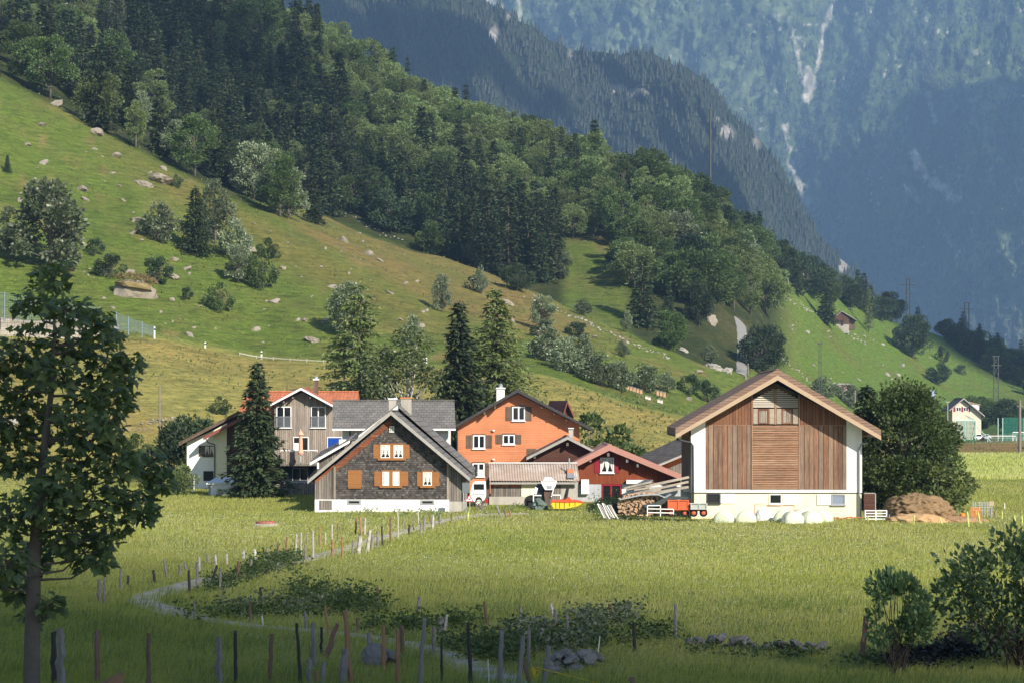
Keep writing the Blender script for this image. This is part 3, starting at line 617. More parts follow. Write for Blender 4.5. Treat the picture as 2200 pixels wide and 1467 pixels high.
# ---- single trees and shrubs one can point to: (kind, foot px, foot py, height px, label, extra)
S_ = 'tree'; B_ = 'shrub'
SINGLE = [
 ('spn', 552, 1066, 288, 'tall dark spruce in front of the wooden house with the orange roof', S_, dict(Y=170., wide=1.12)),
 ('pa1', 105, 590, 205, 'big silvery-leaved tree behind the concrete wall, above the maple', S_, dict(wide=1.15)),
 ('pa2', 18, 560, 110, 'half-cropped silvery tree at the left edge of the slope', S_, dict()),
 ('bu2', 340, 520, 80, 'pale round tree beside a boulder, left of the lone dark spruce', S_, dict(wide=.9)),
 ('spd', 420, 548, 145, 'broad dark spruce standing alone on the open green slope', S_, dict(wide=1.05)),
 ('pa2', 462, 528, 135, 'silvery tree close behind the lone dark spruce on the slope', S_, dict()),
 ('bu2', 505, 560, 85, 'small pale tree just right of the lone dark spruce', S_, dict(wide=.7)),
 ('pa1', 512, 610, 82, 'pale leafy bush in the middle of the boulder slope', B_, dict(wide=1.0)),
 ('bu1', 562, 622, 78, 'darker narrow bush touching the pale bush on the boulder slope', B_, dict(wide=.7)),
 ('bu1', 577, 556, 38, 'small round green bush high on the slope right of the lone spruce', B_, dict()),
 ('bu3', 236, 600, 48, 'dark bush above the big grass-topped boulder', B_, dict()),
 ('bu3', 330, 612, 55, 'dark bush at the right shoulder of the grass-topped boulder', B_, dict()),
 ('bu1', 472, 672, 55, 'small lone apple-shaped tree low on the boulder slope', B_, dict(wide=.85)),
 ('bu3', 200, 548, 34, 'small dark bush right of the big silvery tree', B_, dict()),
 ('bu3', 398, 645, 26, 'tiny dark bush between boulders right of the grass-topped boulder', B_, dict(wide=.8)),
 ('spd', 16, 374, 38, 'tiny dark spruce alone near the left edge of the upper slope', S_, dict()),
 ('bu1', 378, 405, 24, 'small bush at the end of a rock band high on the slope', B_, dict()),
 ('pa1', 950, 672, 82, 'silvery cone-shaped bush alone in the middle of the slope', B_, dict(wide=.75)),
 ('bu3', 1018, 625, 30, 'little dark bush on the edge of the slope below the forest', B_, dict()),
 ('bu2', 1032, 632, 55, 'thin pale sapling on the slope edge below the forest', S_, dict(wide=.5)),
 ('dk2', 1112, 628, 58, 'rounded dark green bush at the foot of the spruce forest', B_, dict(wide=1.05)),
 ('pa1', 1166, 712, 78, 'silvery bush on the slope right of the larches', B_, dict(wide=.95)),
 ('bu3', 1165, 725, 34, 'dark low bush at the foot of the silvery bush', B_, dict()),
 ('bu3', 1245, 726, 32, 'low wide dark bush on stones in the middle of the slope', B_, dict(wide=1.3)),
 ('bu2', 1252, 678, 34, 'small pale bush on the shoulder above the shaded gully', B_, dict()),
 ('bu2', 1338, 768, 34, 'small lone dark-green bush in the open pasture', B_, dict(wide=.8)),
 ('pa2', 1345, 715, 46, 'pale bush at the left end of the hedge above the pasture', B_, dict()),
 ('br5', 1435, 752, 82, 'large spreading bush below the dark lone spruce of the gully', B_, dict(wide=1.05)),
 ('bu2', 1525, 780, 36, 'small bush by the pale boulders above the barn', B_, dict()),
 ('dk1', 1637, 806, 108, 'very dark round tree behind the ridge of the big barn', S_, dict(wide=1.05, ymin=300.)),
 ('sp3', 1380, 700, 150, 'big dark spruce at the mouth of the shaded gully', S_, dict(wide=1.25, ymin=385)),
 ('sp3', 1436, 690, 78, 'smaller spruce right of the big one at the gully mouth', S_, dict(wide=1.2, ymin=380)),
 ('dk1', 1502, 702, 95, 'dark broad tree with a bare trunk beside the gravel road', S_, dict(ymin=380, wide=.8)),
 ('sp3', 1775, 696, 100, 'broad dark spruce left of the small wooden hut on the slope', S_, dict(wide=1.4)),
 ('lar', 1866, 716, 100, 'slender larch right of the small wooden hut on the slope', S_, dict(wide=.5)),
 ('dk1', 1960, 768, 92, 'round dark tree alone on the right-hand pasture', S_, dict(wide=1.05)),
 ('dk2', 2016, 828, 48, 'dark round bush low on the right-hand pasture', B_, dict()),
 ('bu3', 2066, 805, 20, 'small dark bush above the round one on the right pasture', B_, dict()),
 ('bu3', 2024, 780, 34, 'thin dark sapling between the round tree and small bush', B_, dict(wide=.6)),
 ('dk1', 1915, 690, 66, 'green round tree on the skyline above the right pasture', S_, dict()),
 ('sp3', 1972, 690, 52, 'squat dark conifer on the skyline right of the round tree', S_, dict(wide=1.3)),
 ('lar', 772, 905, 300, 'tall thin larch with bare lower stem left of the birch', S_, dict(Y=212., wide=.92, rot=.4)),
 ('lar', 740, 905, 200, 'shorter larch with long spreading boughs behind the wooden house', S_, dict(Y=216., wide=1.2, rot=2.0)),
 ('spd', 828, 905, 165, 'dark bushy fir between the larch and the birch', S_, dict(Y=210., wide=.75)),
 ('bir', 876, 905, 192, 'white-stemmed birch behind the long grey roof', S_, dict(Y=206., wide=1.25)),
 ('pa1', 745, 720, 112, 'silvery tree on the slope behind the tall larch', S_, dict(wide=1.2)),
 ('bu2', 885, 748, 68, 'thin silvery sapling on the slope behind the birch', B_, dict(wide=.6)),
 ('spn', 988, 920, 270, 'dark spruce left of the great larch behind the orange house', S_, dict(Y=205., wide=.95)),
 ('lar2', 1066, 930, 312, 'great spreading larch rising behind the orange house', S_, dict(Y=212., wide=1.0)),
 ('bu2', 1175, 775, 70, 'pale bush at the left start of the hedge behind the hump', B_, dict(ymin=262)),
 ('bu2', 1215, 800, 70, 'pale bush second from the left in the hedge behind the hump', B_, dict(ymin=262)),
 ('pa1', 1248, 808, 88, 'tallest silvery bush in the hedge behind the hump', B_, dict(ymin=262)),
 ('bu2', 1290, 828, 66, 'silvery bush right of the tallest one in the hedge', B_, dict(ymin=262)),
 ('bu2', 1330, 838, 60, 'round pale bush above the row of beehives', B_, dict(ymin=262)),
 ('bu2', 1385, 842, 56, 'wide pale bush right of the row of beehives', B_, dict(ymin=262, wide=1.1)),
 ('bu2', 1432, 842, 40, 'pale bush above the stacked beehives', B_, dict(ymin=262)),
 ('bu3', 1478, 848, 42, 'dark bush behind the left roof end of the big barn', B_, dict(ymin=262)),
 ('bu3', 1516, 862, 44, 'second dark bush behind the left roof of the big barn', B_, dict(ymin=262)),
 ('bu1', 1275, 955, 50, 'green bush between the orange house and the red house', B_, dict(Y=195., wide=1.0)),
 ('bu2', 1770, 860, 48, 'pale hedge bush behind the right roof slope of the barn', B_, dict(ymin=262, wide=1.3)),
 ('bu2', 1822, 872, 46, 'pale bush right of the striped hut behind the barn', B_, dict(ymin=262, wide=1.2)),
 ('brs', 1862, 1085, 262, 'dark pointed tree hard against the right side of the barn', S_, dict(Y=152., wide=.85)),
 ('brn', 1945, 1088, 255, 'big leafy tree right of the barn, left of the pitch nets', S_, dict(Y=150., wide=1.0)),
 ('brn', 1990, 1085, 190, 'lower leafy tree leaning out toward the flat field', S_, dict(Y=152., wide=.72)),
 ('bu4', 2010, 1098, 98, 'bright green bush behind the manure heap', B_, dict(Y=147., wide=1.15)),
 ('br2', 2095, 900, 52, 'leafy trees crown behind the roof of the far cream house', S_, dict(Y=540., wide=1.3)),
 ('dk1', 2165, 925, 70, 'dark tree behind the green ball-stop net at the right edge', S_, dict(Y=530., wide=1.2)),
 ('spd', 1953, 860, 36, 'small dark conifer top left of the blue-grey metal roof', S_, dict(Y=400.)),
 ('bu3', 425, 945, 48, 'dark bush behind the roof of the white house', B_, dict(Y=205.)),
 ('bu1', 472, 890, 34, 'small bush on the mown slope above the white house', B_, dict()),
 ('bu3', 380, 1010, 95, 'dark bush against the left wall of the white house', B_, dict(Y=191., wide=.8)),
 ('bu4', 392, 1066, 62, 'light leafy bush in front of the white house corner', B_, dict(Y=174.)),
 ('bu1', 290, 1000, 60, 'green bush on the mown slope behind the maple', B_, dict()),
 ('bu1', 1432, 386, 20, 'small bush left of the reddish hut on the skyline', B_, dict(ymin=450)),
]
for k_, px, py, h, lab, cat, kw in SINGLE:
    nm = kw.pop('name', None) or ('shrub' if cat == B_ else None)
    plant(k_, px, py, h, lab, cat, None, name=nm, **kw)

# ---- the forest on the slope: individual trees in four stands
def inside(px, py, poly):
    c = False; n = len(poly); j = n-1
    for i in range(n):
        xi, yi = poly[i]; xj, yj = poly[j]
        if (yi > py) != (yj > py) and px < (xj-xi)*(py-yi)/(yj-yi)+xi: c = not c
        j = i
    return c
def stand(poly, step, kinds, group, ymin, seed, hk=1.0, lab=''):
    r = random.Random(seed); xs = [p[0] for p in poly]; ys = [p[1] for p in poly]; pts = []
    for t in range(6000):
        x, y = r.uniform(min(xs), max(xs)), r.uniform(min(ys), max(ys))
        if not inside(x, y, poly): continue
        Y = ray(x, y, ymin(x) if callable(ymin) else ymin)
        if not Y: continue
        d = step*480/Y
        if all(((x-a)/1.0)**2 + ((y-b)/.72)**2 > d*d for a, b in pts): pts.append((x, y))
    out = 0
    for x, y in sorted(pts, key=lambda p: p[1]):
        kk = kinds(x, y, r)
        if not kk: continue
        key, hm, lb, cat = kk
        Y = ray(x, y, ymin(x) if callable(ymin) else ymin)
        plant(key, x, y, hm*r.uniform(.8, 1.2)*F/Y*hk, lb.replace('in the band of trees on the right skyline', lab) if lab else lb, cat, group, Y=Y, wide=r.uniform(.95, 1.25), fit=False); out += 1
    return out
def ybf(x): return float(np.interp(x, PXS, yB)) + 4
def ycf(x): return float(np.interp(x, PXS, yC)) + 6
def k_upper(x, y, r):
    u = r.random()
    if u < .62 + .22*(300 < x < 640 and y < 330): return (r.choice(['sp1', 'sp2', 'sp3', 'sp4']), 13.5, 'dark spruce in the mixed wood high on the left of the slope', 'tree')
    if u < .88: return (r.choice(['br2', 'br4', 'br6', 'br1']), 10.5, 'green broad-leaved tree in the mixed wood high on the left of the slope', 'tree')
    return (r.choice(['pa1', 'pa2']), 8, 'silvery tree in the mixed wood high on the left of the slope', 'tree')
def k_ridge(x, y, r):
    if r.random() < .15: return (r.choice(['sp1', 'sp2', 'sp4']), 12, 'spruce poking out of the light green crowns along the ridge', 'tree')
    return (r.choice(['br1', 'br3', 'br1', 'br3', 'br2', 'br6']), 9.5, 'light green broad-leaved tree along the wooded ridge', 'tree')
def k_spr(x, y, r):
    if r.random() < .80: return (r.choice(['sp1', 'sp2', 'sp4', 'sp1']), 14.5, 'dark spruce in the dense stand in the middle of the slope', 'tree')
    return (r.choice(['pa2', 'br5']), 8, 'pale broad-leaved tree inside the dense spruce stand', 'tree')
def k_mid(x, y, r):
    u = r.random()
    return (r.choice(['br2', 'br4', 'br1', 'br6', 'br5']) if u < .88 else r.choice(['pa1', 'dk1']), 10.5, 'broad-leaved tree in the green wood right of the shaded gully', 'tree')
def k_sky(x, y, r):
    if r.random() < .45: return (r.choice(['sp3', 'sp1']), 11, 'dark conifer in the band of trees on the right skyline', 'tree')
    return (r.choice(['dk1', 'dk2', 'br2']), 8, 'dark broad-leaved tree in the band of trees on the right skyline', 'tree')
NF = {}
NF['upper'] = stand([(-60,-150),(640,-40),(690,130),(700,300),(730,440),(700,500),(650,470),(600,470),(420,385),(240,300),(150,240),(60,190),(-60,140)], 36, k_upper, 'trees of the mixed wood high on the left of the slope', ybf, 1)
NF['ridge'] = stand([(560,0),(640,62),(700,98),(850,190),(1000,268),(1200,336),(1290,352),(1310,420),(1300,500),(1230,520),(1190,490),(1050,450),(900,410),(780,360),(700,270),(640,170),(560,70)], 30, k_ridge, 'broad-leaved trees along the wooded ridge', lambda x: ycf(x)+10, 2)
NF['spruce'] = stand([(655,300),(700,280),(770,380),(900,430),(1050,470),(1185,520),(1200,570),(1195,620),(1090,592),(1000,554),(850,504),(760,472),(700,440),(660,380)], 33, k_spr, 'spruces of the dense stand in the middle of the slope', ycf, 3)
NF['mid'] = stand([(1200,440),(1330,430),(1400,470),(1480,520),(1600,600),(1660,650),(1655,690),(1560,680),(1440,650),(1350,620),(1340,560),(1260,500)], 33, k_mid, 'trees of the green wood right of the gully', lambda x: ycf(x)+12, 4)
NF['midtop'] = stand([(1300,400),(1420,420),(1540,500),(1640,580),(1600,600),(1480,520),(1400,470)], 30, k_mid, 'trees of the green wood right of the gully', lambda x: ycf(x)+12, 14)
NF['sky'] = stand([(1470,420),(1530,455),(1650,545),(1760,610),(1900,682),(1880,700),(1800,660),(1720,640),(1640,600),(1560,520),(1480,450)], 31, k_sky, 'dark trees along the right skyline', 500., 5)
NF['skyr'] = stand([(2030,716),(2200,792),(2260,830),(2240,860),(2160,820),(2050,750)], 26, k_sky, 'dark trees at the right end of the skyline', 600., 6, lab='at the right end of the skyline')
# the lower edge of the spruce stand, and saplings that fringe the woods
for i, (k_, px, py, h) in enumerate([('sp1',985,560,150),('sp2',1050,592,190),('sp4',1092,600,190),('sp1',1160,606,130),('sp2',1015,566,160),('br5',935,548,70),('pa2',1020,575,70),('pa1',1205,600,60),('dk2',840,500,90),('br5',760,458,80),('sp1',1135,590,160),('sp2',730,300,190),('sp1',640,270,200),('sp2',605,250,160),('sp4',850,330,140),('sp1',905,380,150),
      ('pa2',590,455,130),('pa1',545,430,125),('pa1',620,470,110),('sp3',210,300,175),('sp1',480,400,110),('sp2',440,370,120),('pa2',380,352,92),('pa2',300,278,80),('br6',330,280,130),('br4',240,210,140),('sp1',90,160,150),('sp2',150,190,170),('sp1',30,120,140),('br2',540,140,150),('br6',505,60,120),('sp2',400,240,130)]):
    nm = {'s': 'spruce', 'b': 'broad-leaved tree', 'p': 'silvery tree', 'd': 'dark tree'}[k_[0]]
    zone = 'front row of the dense spruce stand' if px > 640 else 'lower edge of the wood above the open slope'
    plant(k_, px, py, h, nm + ' in the ' + zone, 'tree', ('trees in the ' + zone), ymin=ybf(px) if px < 640 else ycf(px), wide=1.1)
print('FOREST', NF)
# ------------------------------------------------------------------ materials of the buildings
m_white = mat_plain('white_render', (.80, .79, .76), .9, .04, 1.2, dirt=(.56, .54, .47))
m_cream = mat_plain('cream_render', (.80, .73, .50), .9, .04, 1.2, dirt=(.56, .51, .36))
m_orange = mat_planks('orange_siding', [(.50,.195,.095), (.555,.222,.107), (.53,.21,.10)], .19, 2, .25, .05, gapcol=(.40,.14,.06), bumpd=.008)
m_paintw = mat_plain('white_paint', (.78, .78, .76), .5, .05, 5)
m_conc = mat_plain('old_concrete', (.40, .37, .32), .95, .2, 2.5, dirt=(.26, .24, .20))
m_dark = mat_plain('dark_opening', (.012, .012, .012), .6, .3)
m_drain = mat_plain('dark_metal', (.06, .058, .058), .45, .2, 4, metal=.5)
m_zinc = mat_plain('zinc', (.42, .44, .46), .45, .12, 3, metal=.6)
m_curt = mat_plain('curtain_cloth', (.62, .60, .55), .9, .12, 9)
m_shg = mat_tiles('shingle_grey', [(.034,.029,.027), (.068,.059,.053), (.102,.09,.081), (.048,.042,.039), (.155,.14,.125)], .15, .16, 0, 1.0, gap=.2, lichen=(.15,.14,.132))
m_grey_b = mat_planks('weathered_boards', [(.22,.19,.16), (.32,.28,.235), (.27,.225,.18), (.38,.335,.285)], .17, 0, 1, .06, streak=(.46,.42,.37))
m_greydk = mat_planks('dark_weathered_boards', [(.13,.115,.10), (.19,.17,.15), (.24,.21,.185)], .18, 0, 1, .06, streak=(.33,.31,.28))
m_red_b = mat_planks('reddish_boards', [(.30,.10,.045), (.22,.075,.04), (.36,.15,.07)], .12, 2, .8, .08)
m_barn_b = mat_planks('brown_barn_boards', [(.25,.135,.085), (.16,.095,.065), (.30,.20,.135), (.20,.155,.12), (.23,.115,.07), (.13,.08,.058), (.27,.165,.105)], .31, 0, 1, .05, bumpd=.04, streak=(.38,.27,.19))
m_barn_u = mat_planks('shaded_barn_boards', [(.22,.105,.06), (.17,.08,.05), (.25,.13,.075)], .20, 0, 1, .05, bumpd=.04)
m_slat = mat_plain('brown_slat', (.33, .19, .115), .85, .3, 4, dirt=(.20, .11, .07))
m_slatp = mat_plain('pale_slat', (.60, .55, .46), .85, .15, 4)
m_trimb = mat_plain('pale_brown_trim', (.40, .29, .195), .8, .2, 3)
m_brown = mat_planks('dark_brown_siding', [(.085,.038,.028), (.10,.046,.032), (.075,.034,.026)], .16, 2, .5, .06)
m_redsid = mat_planks('red_brown_siding', [(.22,.058,.024), (.25,.068,.028), (.20,.05,.022)], .10, 0, .4, .12, gapcol=(.08,.02,.01))
m_corr = mat_planks('grey_corrugated_sheet', [(.50,.52,.55), (.46,.48,.51)], .085, 0, .2, .16, gapcol=(.25,.26,.28))
m_shut = mat_plain('brown_shutter', (.27, .115, .036), .7, .14, 6)
m_shutdk = mat_planks('grey_brown_shutter', [(.13,.09,.065), (.17,.125,.095)], .1, 0, .8, .08)
m_crim = mat_plain('crimson_paint', (.22, .012, .022), .5, .1, 5)
m_shutbl = mat_planks('blue_shutter', [(.012,.07,.36), (.015,.085,.42)], .09, 2, .3, .12, gapcol=(.005,.02,.12))
m_greysh = mat_planks('grey_louvre', [(.50,.44,.36), (.43,.38,.31)], .06, 2, .5, .15)
m_rf_grey = mat_tiles('grey_slate_roof', [(.135,.128,.118), (.16,.15,.14), (.185,.175,.16)], .42, .4, 0, .45, lichen=(.21,.20,.175))
m_rf_side = mat_tiles('grey_slate_roof_side', [(.135,.128,.12), (.16,.15,.145), (.12,.115,.11)], .55, .7, 1, .66, lichen=(.22,.21,.19), gap=.1)
m_rf_dk = mat_tiles('dark_tile_roof', [(.075,.068,.062), (.10,.09,.082), (.13,.118,.105)], .34, .3, 1, .46, lichen=(.20,.18,.15))
m_rf_dkx = mat_tiles('dark_tile_roof_front', [(.075,.066,.06), (.10,.09,.08), (.12,.108,.1)], .34, .3, 0, .46, lichen=(.19,.17,.145))
m_rf_br = mat_tiles('brown_tile_roof', [(.19,.12,.085), (.24,.155,.11), (.16,.10,.075)], .36, .33, 1, .5, lichen=(.28,.22,.17), stagger=False, gap=.14)
m_rf_or = mat_tiles('orange_tile_roof', [(.45,.15,.075), (.51,.18,.09), (.39,.125,.062)], .36, .3, 0, .5, stagger=False)
m_rf_ors = mat_tiles('orange_tile_roof_side', [(.45,.15,.075), (.51,.18,.09), (.39,.125,.062)], .36, .3, 1, .5, stagger=False)
m_rf_red = mat_plain('red_metal_roof', (.20, .065, .05), .5, .15, 2)
m_pinkm = mat_plain('pinkish_metal_edge', (.40, .20, .155), .5, .12, 2)
m_rust = mat_plain('rusty_orange', (.50, .16, .05), .9, .3, 6)
m_fasc = mat_plain('weathered_edge_board', (.33, .31, .28), .85, .2, 5, dirt=(.2, .19, .17))
m_glass, _nt, _p = nodes_of('window_glass'); _p.inputs['Base Color'].default_value = (.012, .015, .017, 1); _p.inputs['Roughness'].default_value = .08; _p.inputs['Specular IOR Level'].default_value = .35
m_eterr = mat_plain('fibre_cement', (.30, .235, .19), .9, .25, 1.6, dirt=(.45, .40, .36))
m_stone = mat_plain('rough_stone', (.33, .30, .265), .95, .3, 3, dirt=(.16, .15, .12))
m_brick = mat_plain('brick_orange', (.50, .19, .08), .9, .2, 5)
m_grtrim = mat_plain('grey_paint', (.30, .31, .32), .6, .1, 4)

class Bld:
    """a building whose front lies across the view at distance Y; px/py measure its front in photo pixels"""
    def __init__(s, name, cx, Y, label, cat='house', yaw=0.0, group=None):
        s.cx, s.Y, s.k = cx, Y, F / Y
        s.root = empty(name, ((cx-HX)/s.k, Y, 0), math.radians(yaw)); tag(s.root, label, cat, group)
    def x(s, px): return (px - s.cx) / s.k
    def z(s, py): return CZ - (py - HY) / s.k
    def pts(s, *p): return [(s.x(a), s.z(b)) for a, b in p]
    def wall(s, name, mat, poly, y0=0., y1=8., label=None, parent=None):
        o = MB().prism(s.pts(*poly), y0, y1).build(name, mat, parent or s.root); return tag(o, label)
    def rect(s, name, mat, a, y0=0., y1=.1, label=None, parent=None, bevel=0):
        o = MB().box(s.x(a[0]), s.x(a[2]), y0, y1, s.z(a[3]), s.z(a[1])).build(name, mat, parent or s.root, bevel=bevel); return tag(o, label)
    def window(s, a, leaves=2, frame=m_paintw, y=0., fw=.07, sill=True, cross=0, curtain=None, glass=m_glass, depth=.07, mull=None, name='window'):
        """frame with its leaves, glass and curtain set on the wall face y"""
        x0, x1, z0, z1 = s.x(a[0]), s.x(a[2]), s.z(a[3]), s.z(a[1]); B = MB(); y0 = y - depth
        B.box(x0, x0+fw, y0, y, z0, z1).box(x1-fw, x1, y0, y, z0, z1).box(x0+fw, x1-fw, y0, y, z1-fw, z1).box(x0+fw, x1-fw, y0, y, z0, z0+fw)
        mw = mull or fw*1.2
        for i in range(1, leaves):
            c = x0 + (x1-x0)*i/leaves; B.box(c-mw/2, c+mw/2, y0-.004, y-.001, z0+fw, z1-fw)
        for j in range(1, cross+1):
            c = z0 + (z1-z0)*j/(cross+1)
            for i in range(leaves):
                w = (x1-x0-2*fw)/leaves; B.box(x0+fw+w*i+mw*.3, x0+fw+w*(i+1)-mw*.3, y0+.02, y-.01, c-.018, c+.018)
        f = B.build(name, frame, s.root)
        MB().box(x0+fw*.9, x1-fw*.9, y-.025, y-.005, z0+fw*.9, z1-fw*.9).build('pane', glass, f)
        if curtain:
            C = MB(); zm = z1 - fw
            for i in range(leaves):
                w = (x1-x0-2*fw)/leaves; l = x0+fw+w*i+.03; r_ = l+w-.06
                if curtain == 'tie': 
                    C.prism([(l, zm), (l+w*.46, zm), (l+w*.30, z0+(z1-z0)*.45), (l+w*.10, z0+fw+(z1-z0)*.12), (l, z0+fw+(z1-z0)*.10)], y-.033, y-.027)
                    C.prism([(r_, zm), (r_-w*.46, zm), (r_-w*.30, z0+(z1-z0)*.45), (r_-w*.10, z0+fw+(z1-z0)*.12), (r_, z0+fw+(z1-z0)*.10)], y-.033, y-.027)
                elif curtain == 'half': C.box(l, r_, y-.033, y-.027, z0+fw, z0+(z1-z0)*.52)
                else: C.box(l, r_, y-.033, y-.027, z0+fw, zm)
            C.build('curtain', m_curt, f)
        if sill: MB().box(x0-.06, x1+.06, y-depth-.07, y, z0-.07, z0-.003).build('sill', frame, f)
        return f
    def shutter(s, a, mat, y=0., label=None, batten=True):
        B = MB().box(s.x(a[0]), s.x(a[2]), y-.045, y-.004, s.z(a[3]), s.z(a[1]))
        if batten:
            h = s.z(a[1]) - s.z(a[3])
            for f in (.18, .82): B.box(s.x(a[0])+.03, s.x(a[2])-.03, y-.062, y-.045, s.z(a[3])+h*f-.04, s.z(a[3])+h*f+.04)
        return tag(B.build('shutter', mat, s.root), label)
    def gable_roof(s, left, apex, right, y0, y1, t=.16, mat=m_rf_dk, edge=m_fasc, board=.22, name='roof', rake_y=.04, sub=True, d=.02):
        """two slopes from apex to both eaves (photo points of the upper face at the front verge)"""
        xl, zl = s.x(left[0]), s.z(left[1]); xa, za = s.x(apex[0]), s.z(apex[1]); xr, zr = s.x(right[0]), s.z(right[1])
        R = MB().prism([(xl, zl), (xa, za), (xr, zr), (xr, zr-t), (xa, za-t*1.15), (xl, zl-t)], y0, y1)
        # prism caps are concave: split in two slopes
        R = MB().prism([(xl, zl), (xa, za), (xa, za-t*1.15), (xl, zl-t)], y0, y1).prism([(xa, za), (xr, zr), (xr, zr-t), (xa, za-t*1.15)], y0, y1)
        ro = R.build(name, mat, s.root)
        E = MB()
        E.prism([(xl, zl-d), (xa, za-d), (xa, za-d-board*1.15), (xl, zl-d-board)], y0-rake_y, y0-.003)
        E.prism([(xa, za-d), (xr, zr-d), (xr, zr-d-board), (xa, za-d-board*1.15)], y0-rake_y, y0-.003)
        if sub: E.build('verge_board', edge, ro)
        # ridge cap
        MB().prism([(xa-.17, za-.05), (xa, za+.045), (xa+.17, za-.05), (xa, za-.02)], y0+.02, y1-.02).build('ridge_cap', mat, ro)
        return ro
    def rafters(s, n, p, q, y0, y1, mat, w=.1):     # purlin ends under the verge
        B = MB()
        for i in range(n):
            f = (i+.5)/n; x = s.x(p[0]+(q[0]-p[0])*f); z = s.z(p[1]+(q[1]-p[1])*f)
            B.box(x-w/2, x+w/2, y0, y1, z-w*1.6, z)
        return B.build('purlin', mat, s.root)

# ------------------------------------------------------------------ grey shingled farmhouse in front
b = Bld('farmhouse', 842, 148., 'old grey-shingled farmhouse with brown shutters and a white plinth', yaw=-1.6)
b.wall('wall', m_shg, [(719,1072),(719,998),(842,893),(961,992),(961,1072)], 0, 10.5)
b.wall('side_wall', m_greydk, [(676,1072),(676,1033),(719,998),(719,1072)], .04, 10, 'grey upright boards of the left lean-to')
b.wall('side_wall', m_greydk, [(961,1076),(961,992),(994,1020),(994,1076)], .04, 10, 'grey upright boards of the right lean-to')
b.wall('plinth', m_white, [(676,1106),(676,1072.3),(965,1072.3),(965,1106)], -.06, 10.4)
b.wall('plinth', m_conc, [(965.2,1106),(965.2,1076.3),(992,1076.3),(992,1106)], -.02, 10, 'bare concrete footing of the right lean-to')
B = MB()
for a in (716, 960): B.box(b.x(a), b.x(a+5), -.05, -.004, b.z(1072), b.z(1001 if a < 800 else 995))
B.build('corner_board', m_grey_b, b.root)
B = MB(); xl, zl = b.x(719), b.z(1001); xa, za = b.x(842), b.z(897)   # unweathered shingles kept red under the left verge
Bq = MB()
for i in range(46):
    t0, t1 = i/46, (i+1)/46; w = .34 + .16*random.random()
    X0, X1 = xl+(xa-xl)*t0, xl+(xa-xl)*t1-.01; Z0, Z1 = zl+(za-zl)*t0, zl+(za-zl)*t1
    Bq.add([(X0,-.012,Z0-w),(X1,-.012,Z1-w-.05),(X1,-.012,Z1),(X0,-.012,Z0), (X0,-.002,Z0-w),(X1,-.002,Z1-w-.05),(X1,-.002,Z1),(X0,-.002,Z0)], [(0,1,2,3),(7,6,5,4),(0,4,5,1),(1,5,6,2),(2,6,7,3),(3,7,4,0)])
tag(Bq.build('shingles', m_red_b, b.root), 'red unweathered shingles under the left verge')
b.wall('shingles', m_red_b, [(676,1038),(676,1032),(718,997),(718,1003)], .02, .035)
b.gable_roof((663,1030), (842,881), (1012,1025), -.75, 10.6, .2, m_rf_side, m_fasc, .25)
MB().prism([(b.x(757),b.z(936)),(b.x(845),b.z(868)),(b.x(845),b.z(877)),(b.x(757),b.z(945))], 4.2, 4.3).prism([(b.x(757),b.z(937)),(b.x(845),b.z(869)),(b.x(845),b.z(880)),(b.x(757),b.z(947))], 4.31, 10.7).build('raised_roof', m_paintw, b.root)
MB().prism([(b.x(757),b.z(934)),(b.x(845),b.z(866.5)),(b.x(845),b.z(869)),(b.x(757),b.z(936.8))], 4.15, 10.8).prism([(b.x(845),b.z(866.5)),(b.x(1012),b.z(1018)),(b.x(1012),b.z(1022)),(b.x(845),b.z(874))], 4.15, 10.8).build('raised_roof', m_rf_side, b.root)
for (x0, x1, yt, lab) in ((849, 871, 855, 'chimney'), (822, 838, 857, 'chimney')):
    ch = MB().box(b.x(x0), b.x(x1), 5, 5.8, b.z(892), b.z(yt)).build('chimney', m_conc, b.root)
    MB().box(b.x(x0)-.05, b.x(x1)+.05, 4.95, 5.85, b.z(yt), b.z(yt-3)).build('chimney_cap', m_brick if x0 > 840 else m_paintw, ch)
def brown_win(a, l, r_, dbl, curtain='tie'):
    x0, x1, y0, y1 = a
    f = m_shut
    B = MB().box(b.x(x0)-.10, b.x(x1)+.10, -.06, -.003, b.z(y1)-.03, b.z(y1)+.03).box(b.x(x0)-.10, b.x(x1)+.10, -.08, -.003, b.z(y0)-.01, b.z(y0)+.10).box(b.x(x0)-.10, b.x(x0), -.06, -.003, b.z(y1)+.03, b.z(y0)-.01).box(b.x(x1), b.x(x1)+.10, -.06, -.003, b.z(y1)+.03, b.z(y0)-.01)
    c = []
    if dbl:
        m = (x0+x1)/2; B.box(b.x(m)-.13, b.x(m)+.13, -.06, -.003, b.z(y1)+.03, b.z(y0)-.01)
        c = [(x0, m-4), (m+4, x1)]
    else: c = [(x0, x1)]
    B.box(b.x(x0)-.2, b.x(x1)+.2, -.13, -.003, b.z(y1)-.16, b.z(y1)-.03)
    tag(B.build('window_surround', f, b.root))
    for p_, q_ in c: b.window((p_, y0, q_, y1), 2, m_paintw, -.003, .05, False, 2, curtain, mull=.06)
    b.shutter((*l, ), m_shut); b.shutter((*r_, ), m_shut)
brown_win((818,866,955,983), (802,954,815,984), (868.5,954,880,984), True)
brown_win((822,858,1012,1042), (804,1012,818.5,1043), (861,1012,877,1043), True, 'full')
brown_win((909,928,1013,1042), (896,1013,906.5,1043), (931,1013,944,1043), False)
b.shutter((747,1009,777,1045), m_shut, label='closed brown double shutter at the lower left')
MB().box(b.x(748), b.x(776), -.09, -.003, b.z(1048.5), b.z(1045.5)).build('sill', m_shut, b.root)
b.window((837,915,847,928), 2, m_paintw, 0, .05, False, 1)
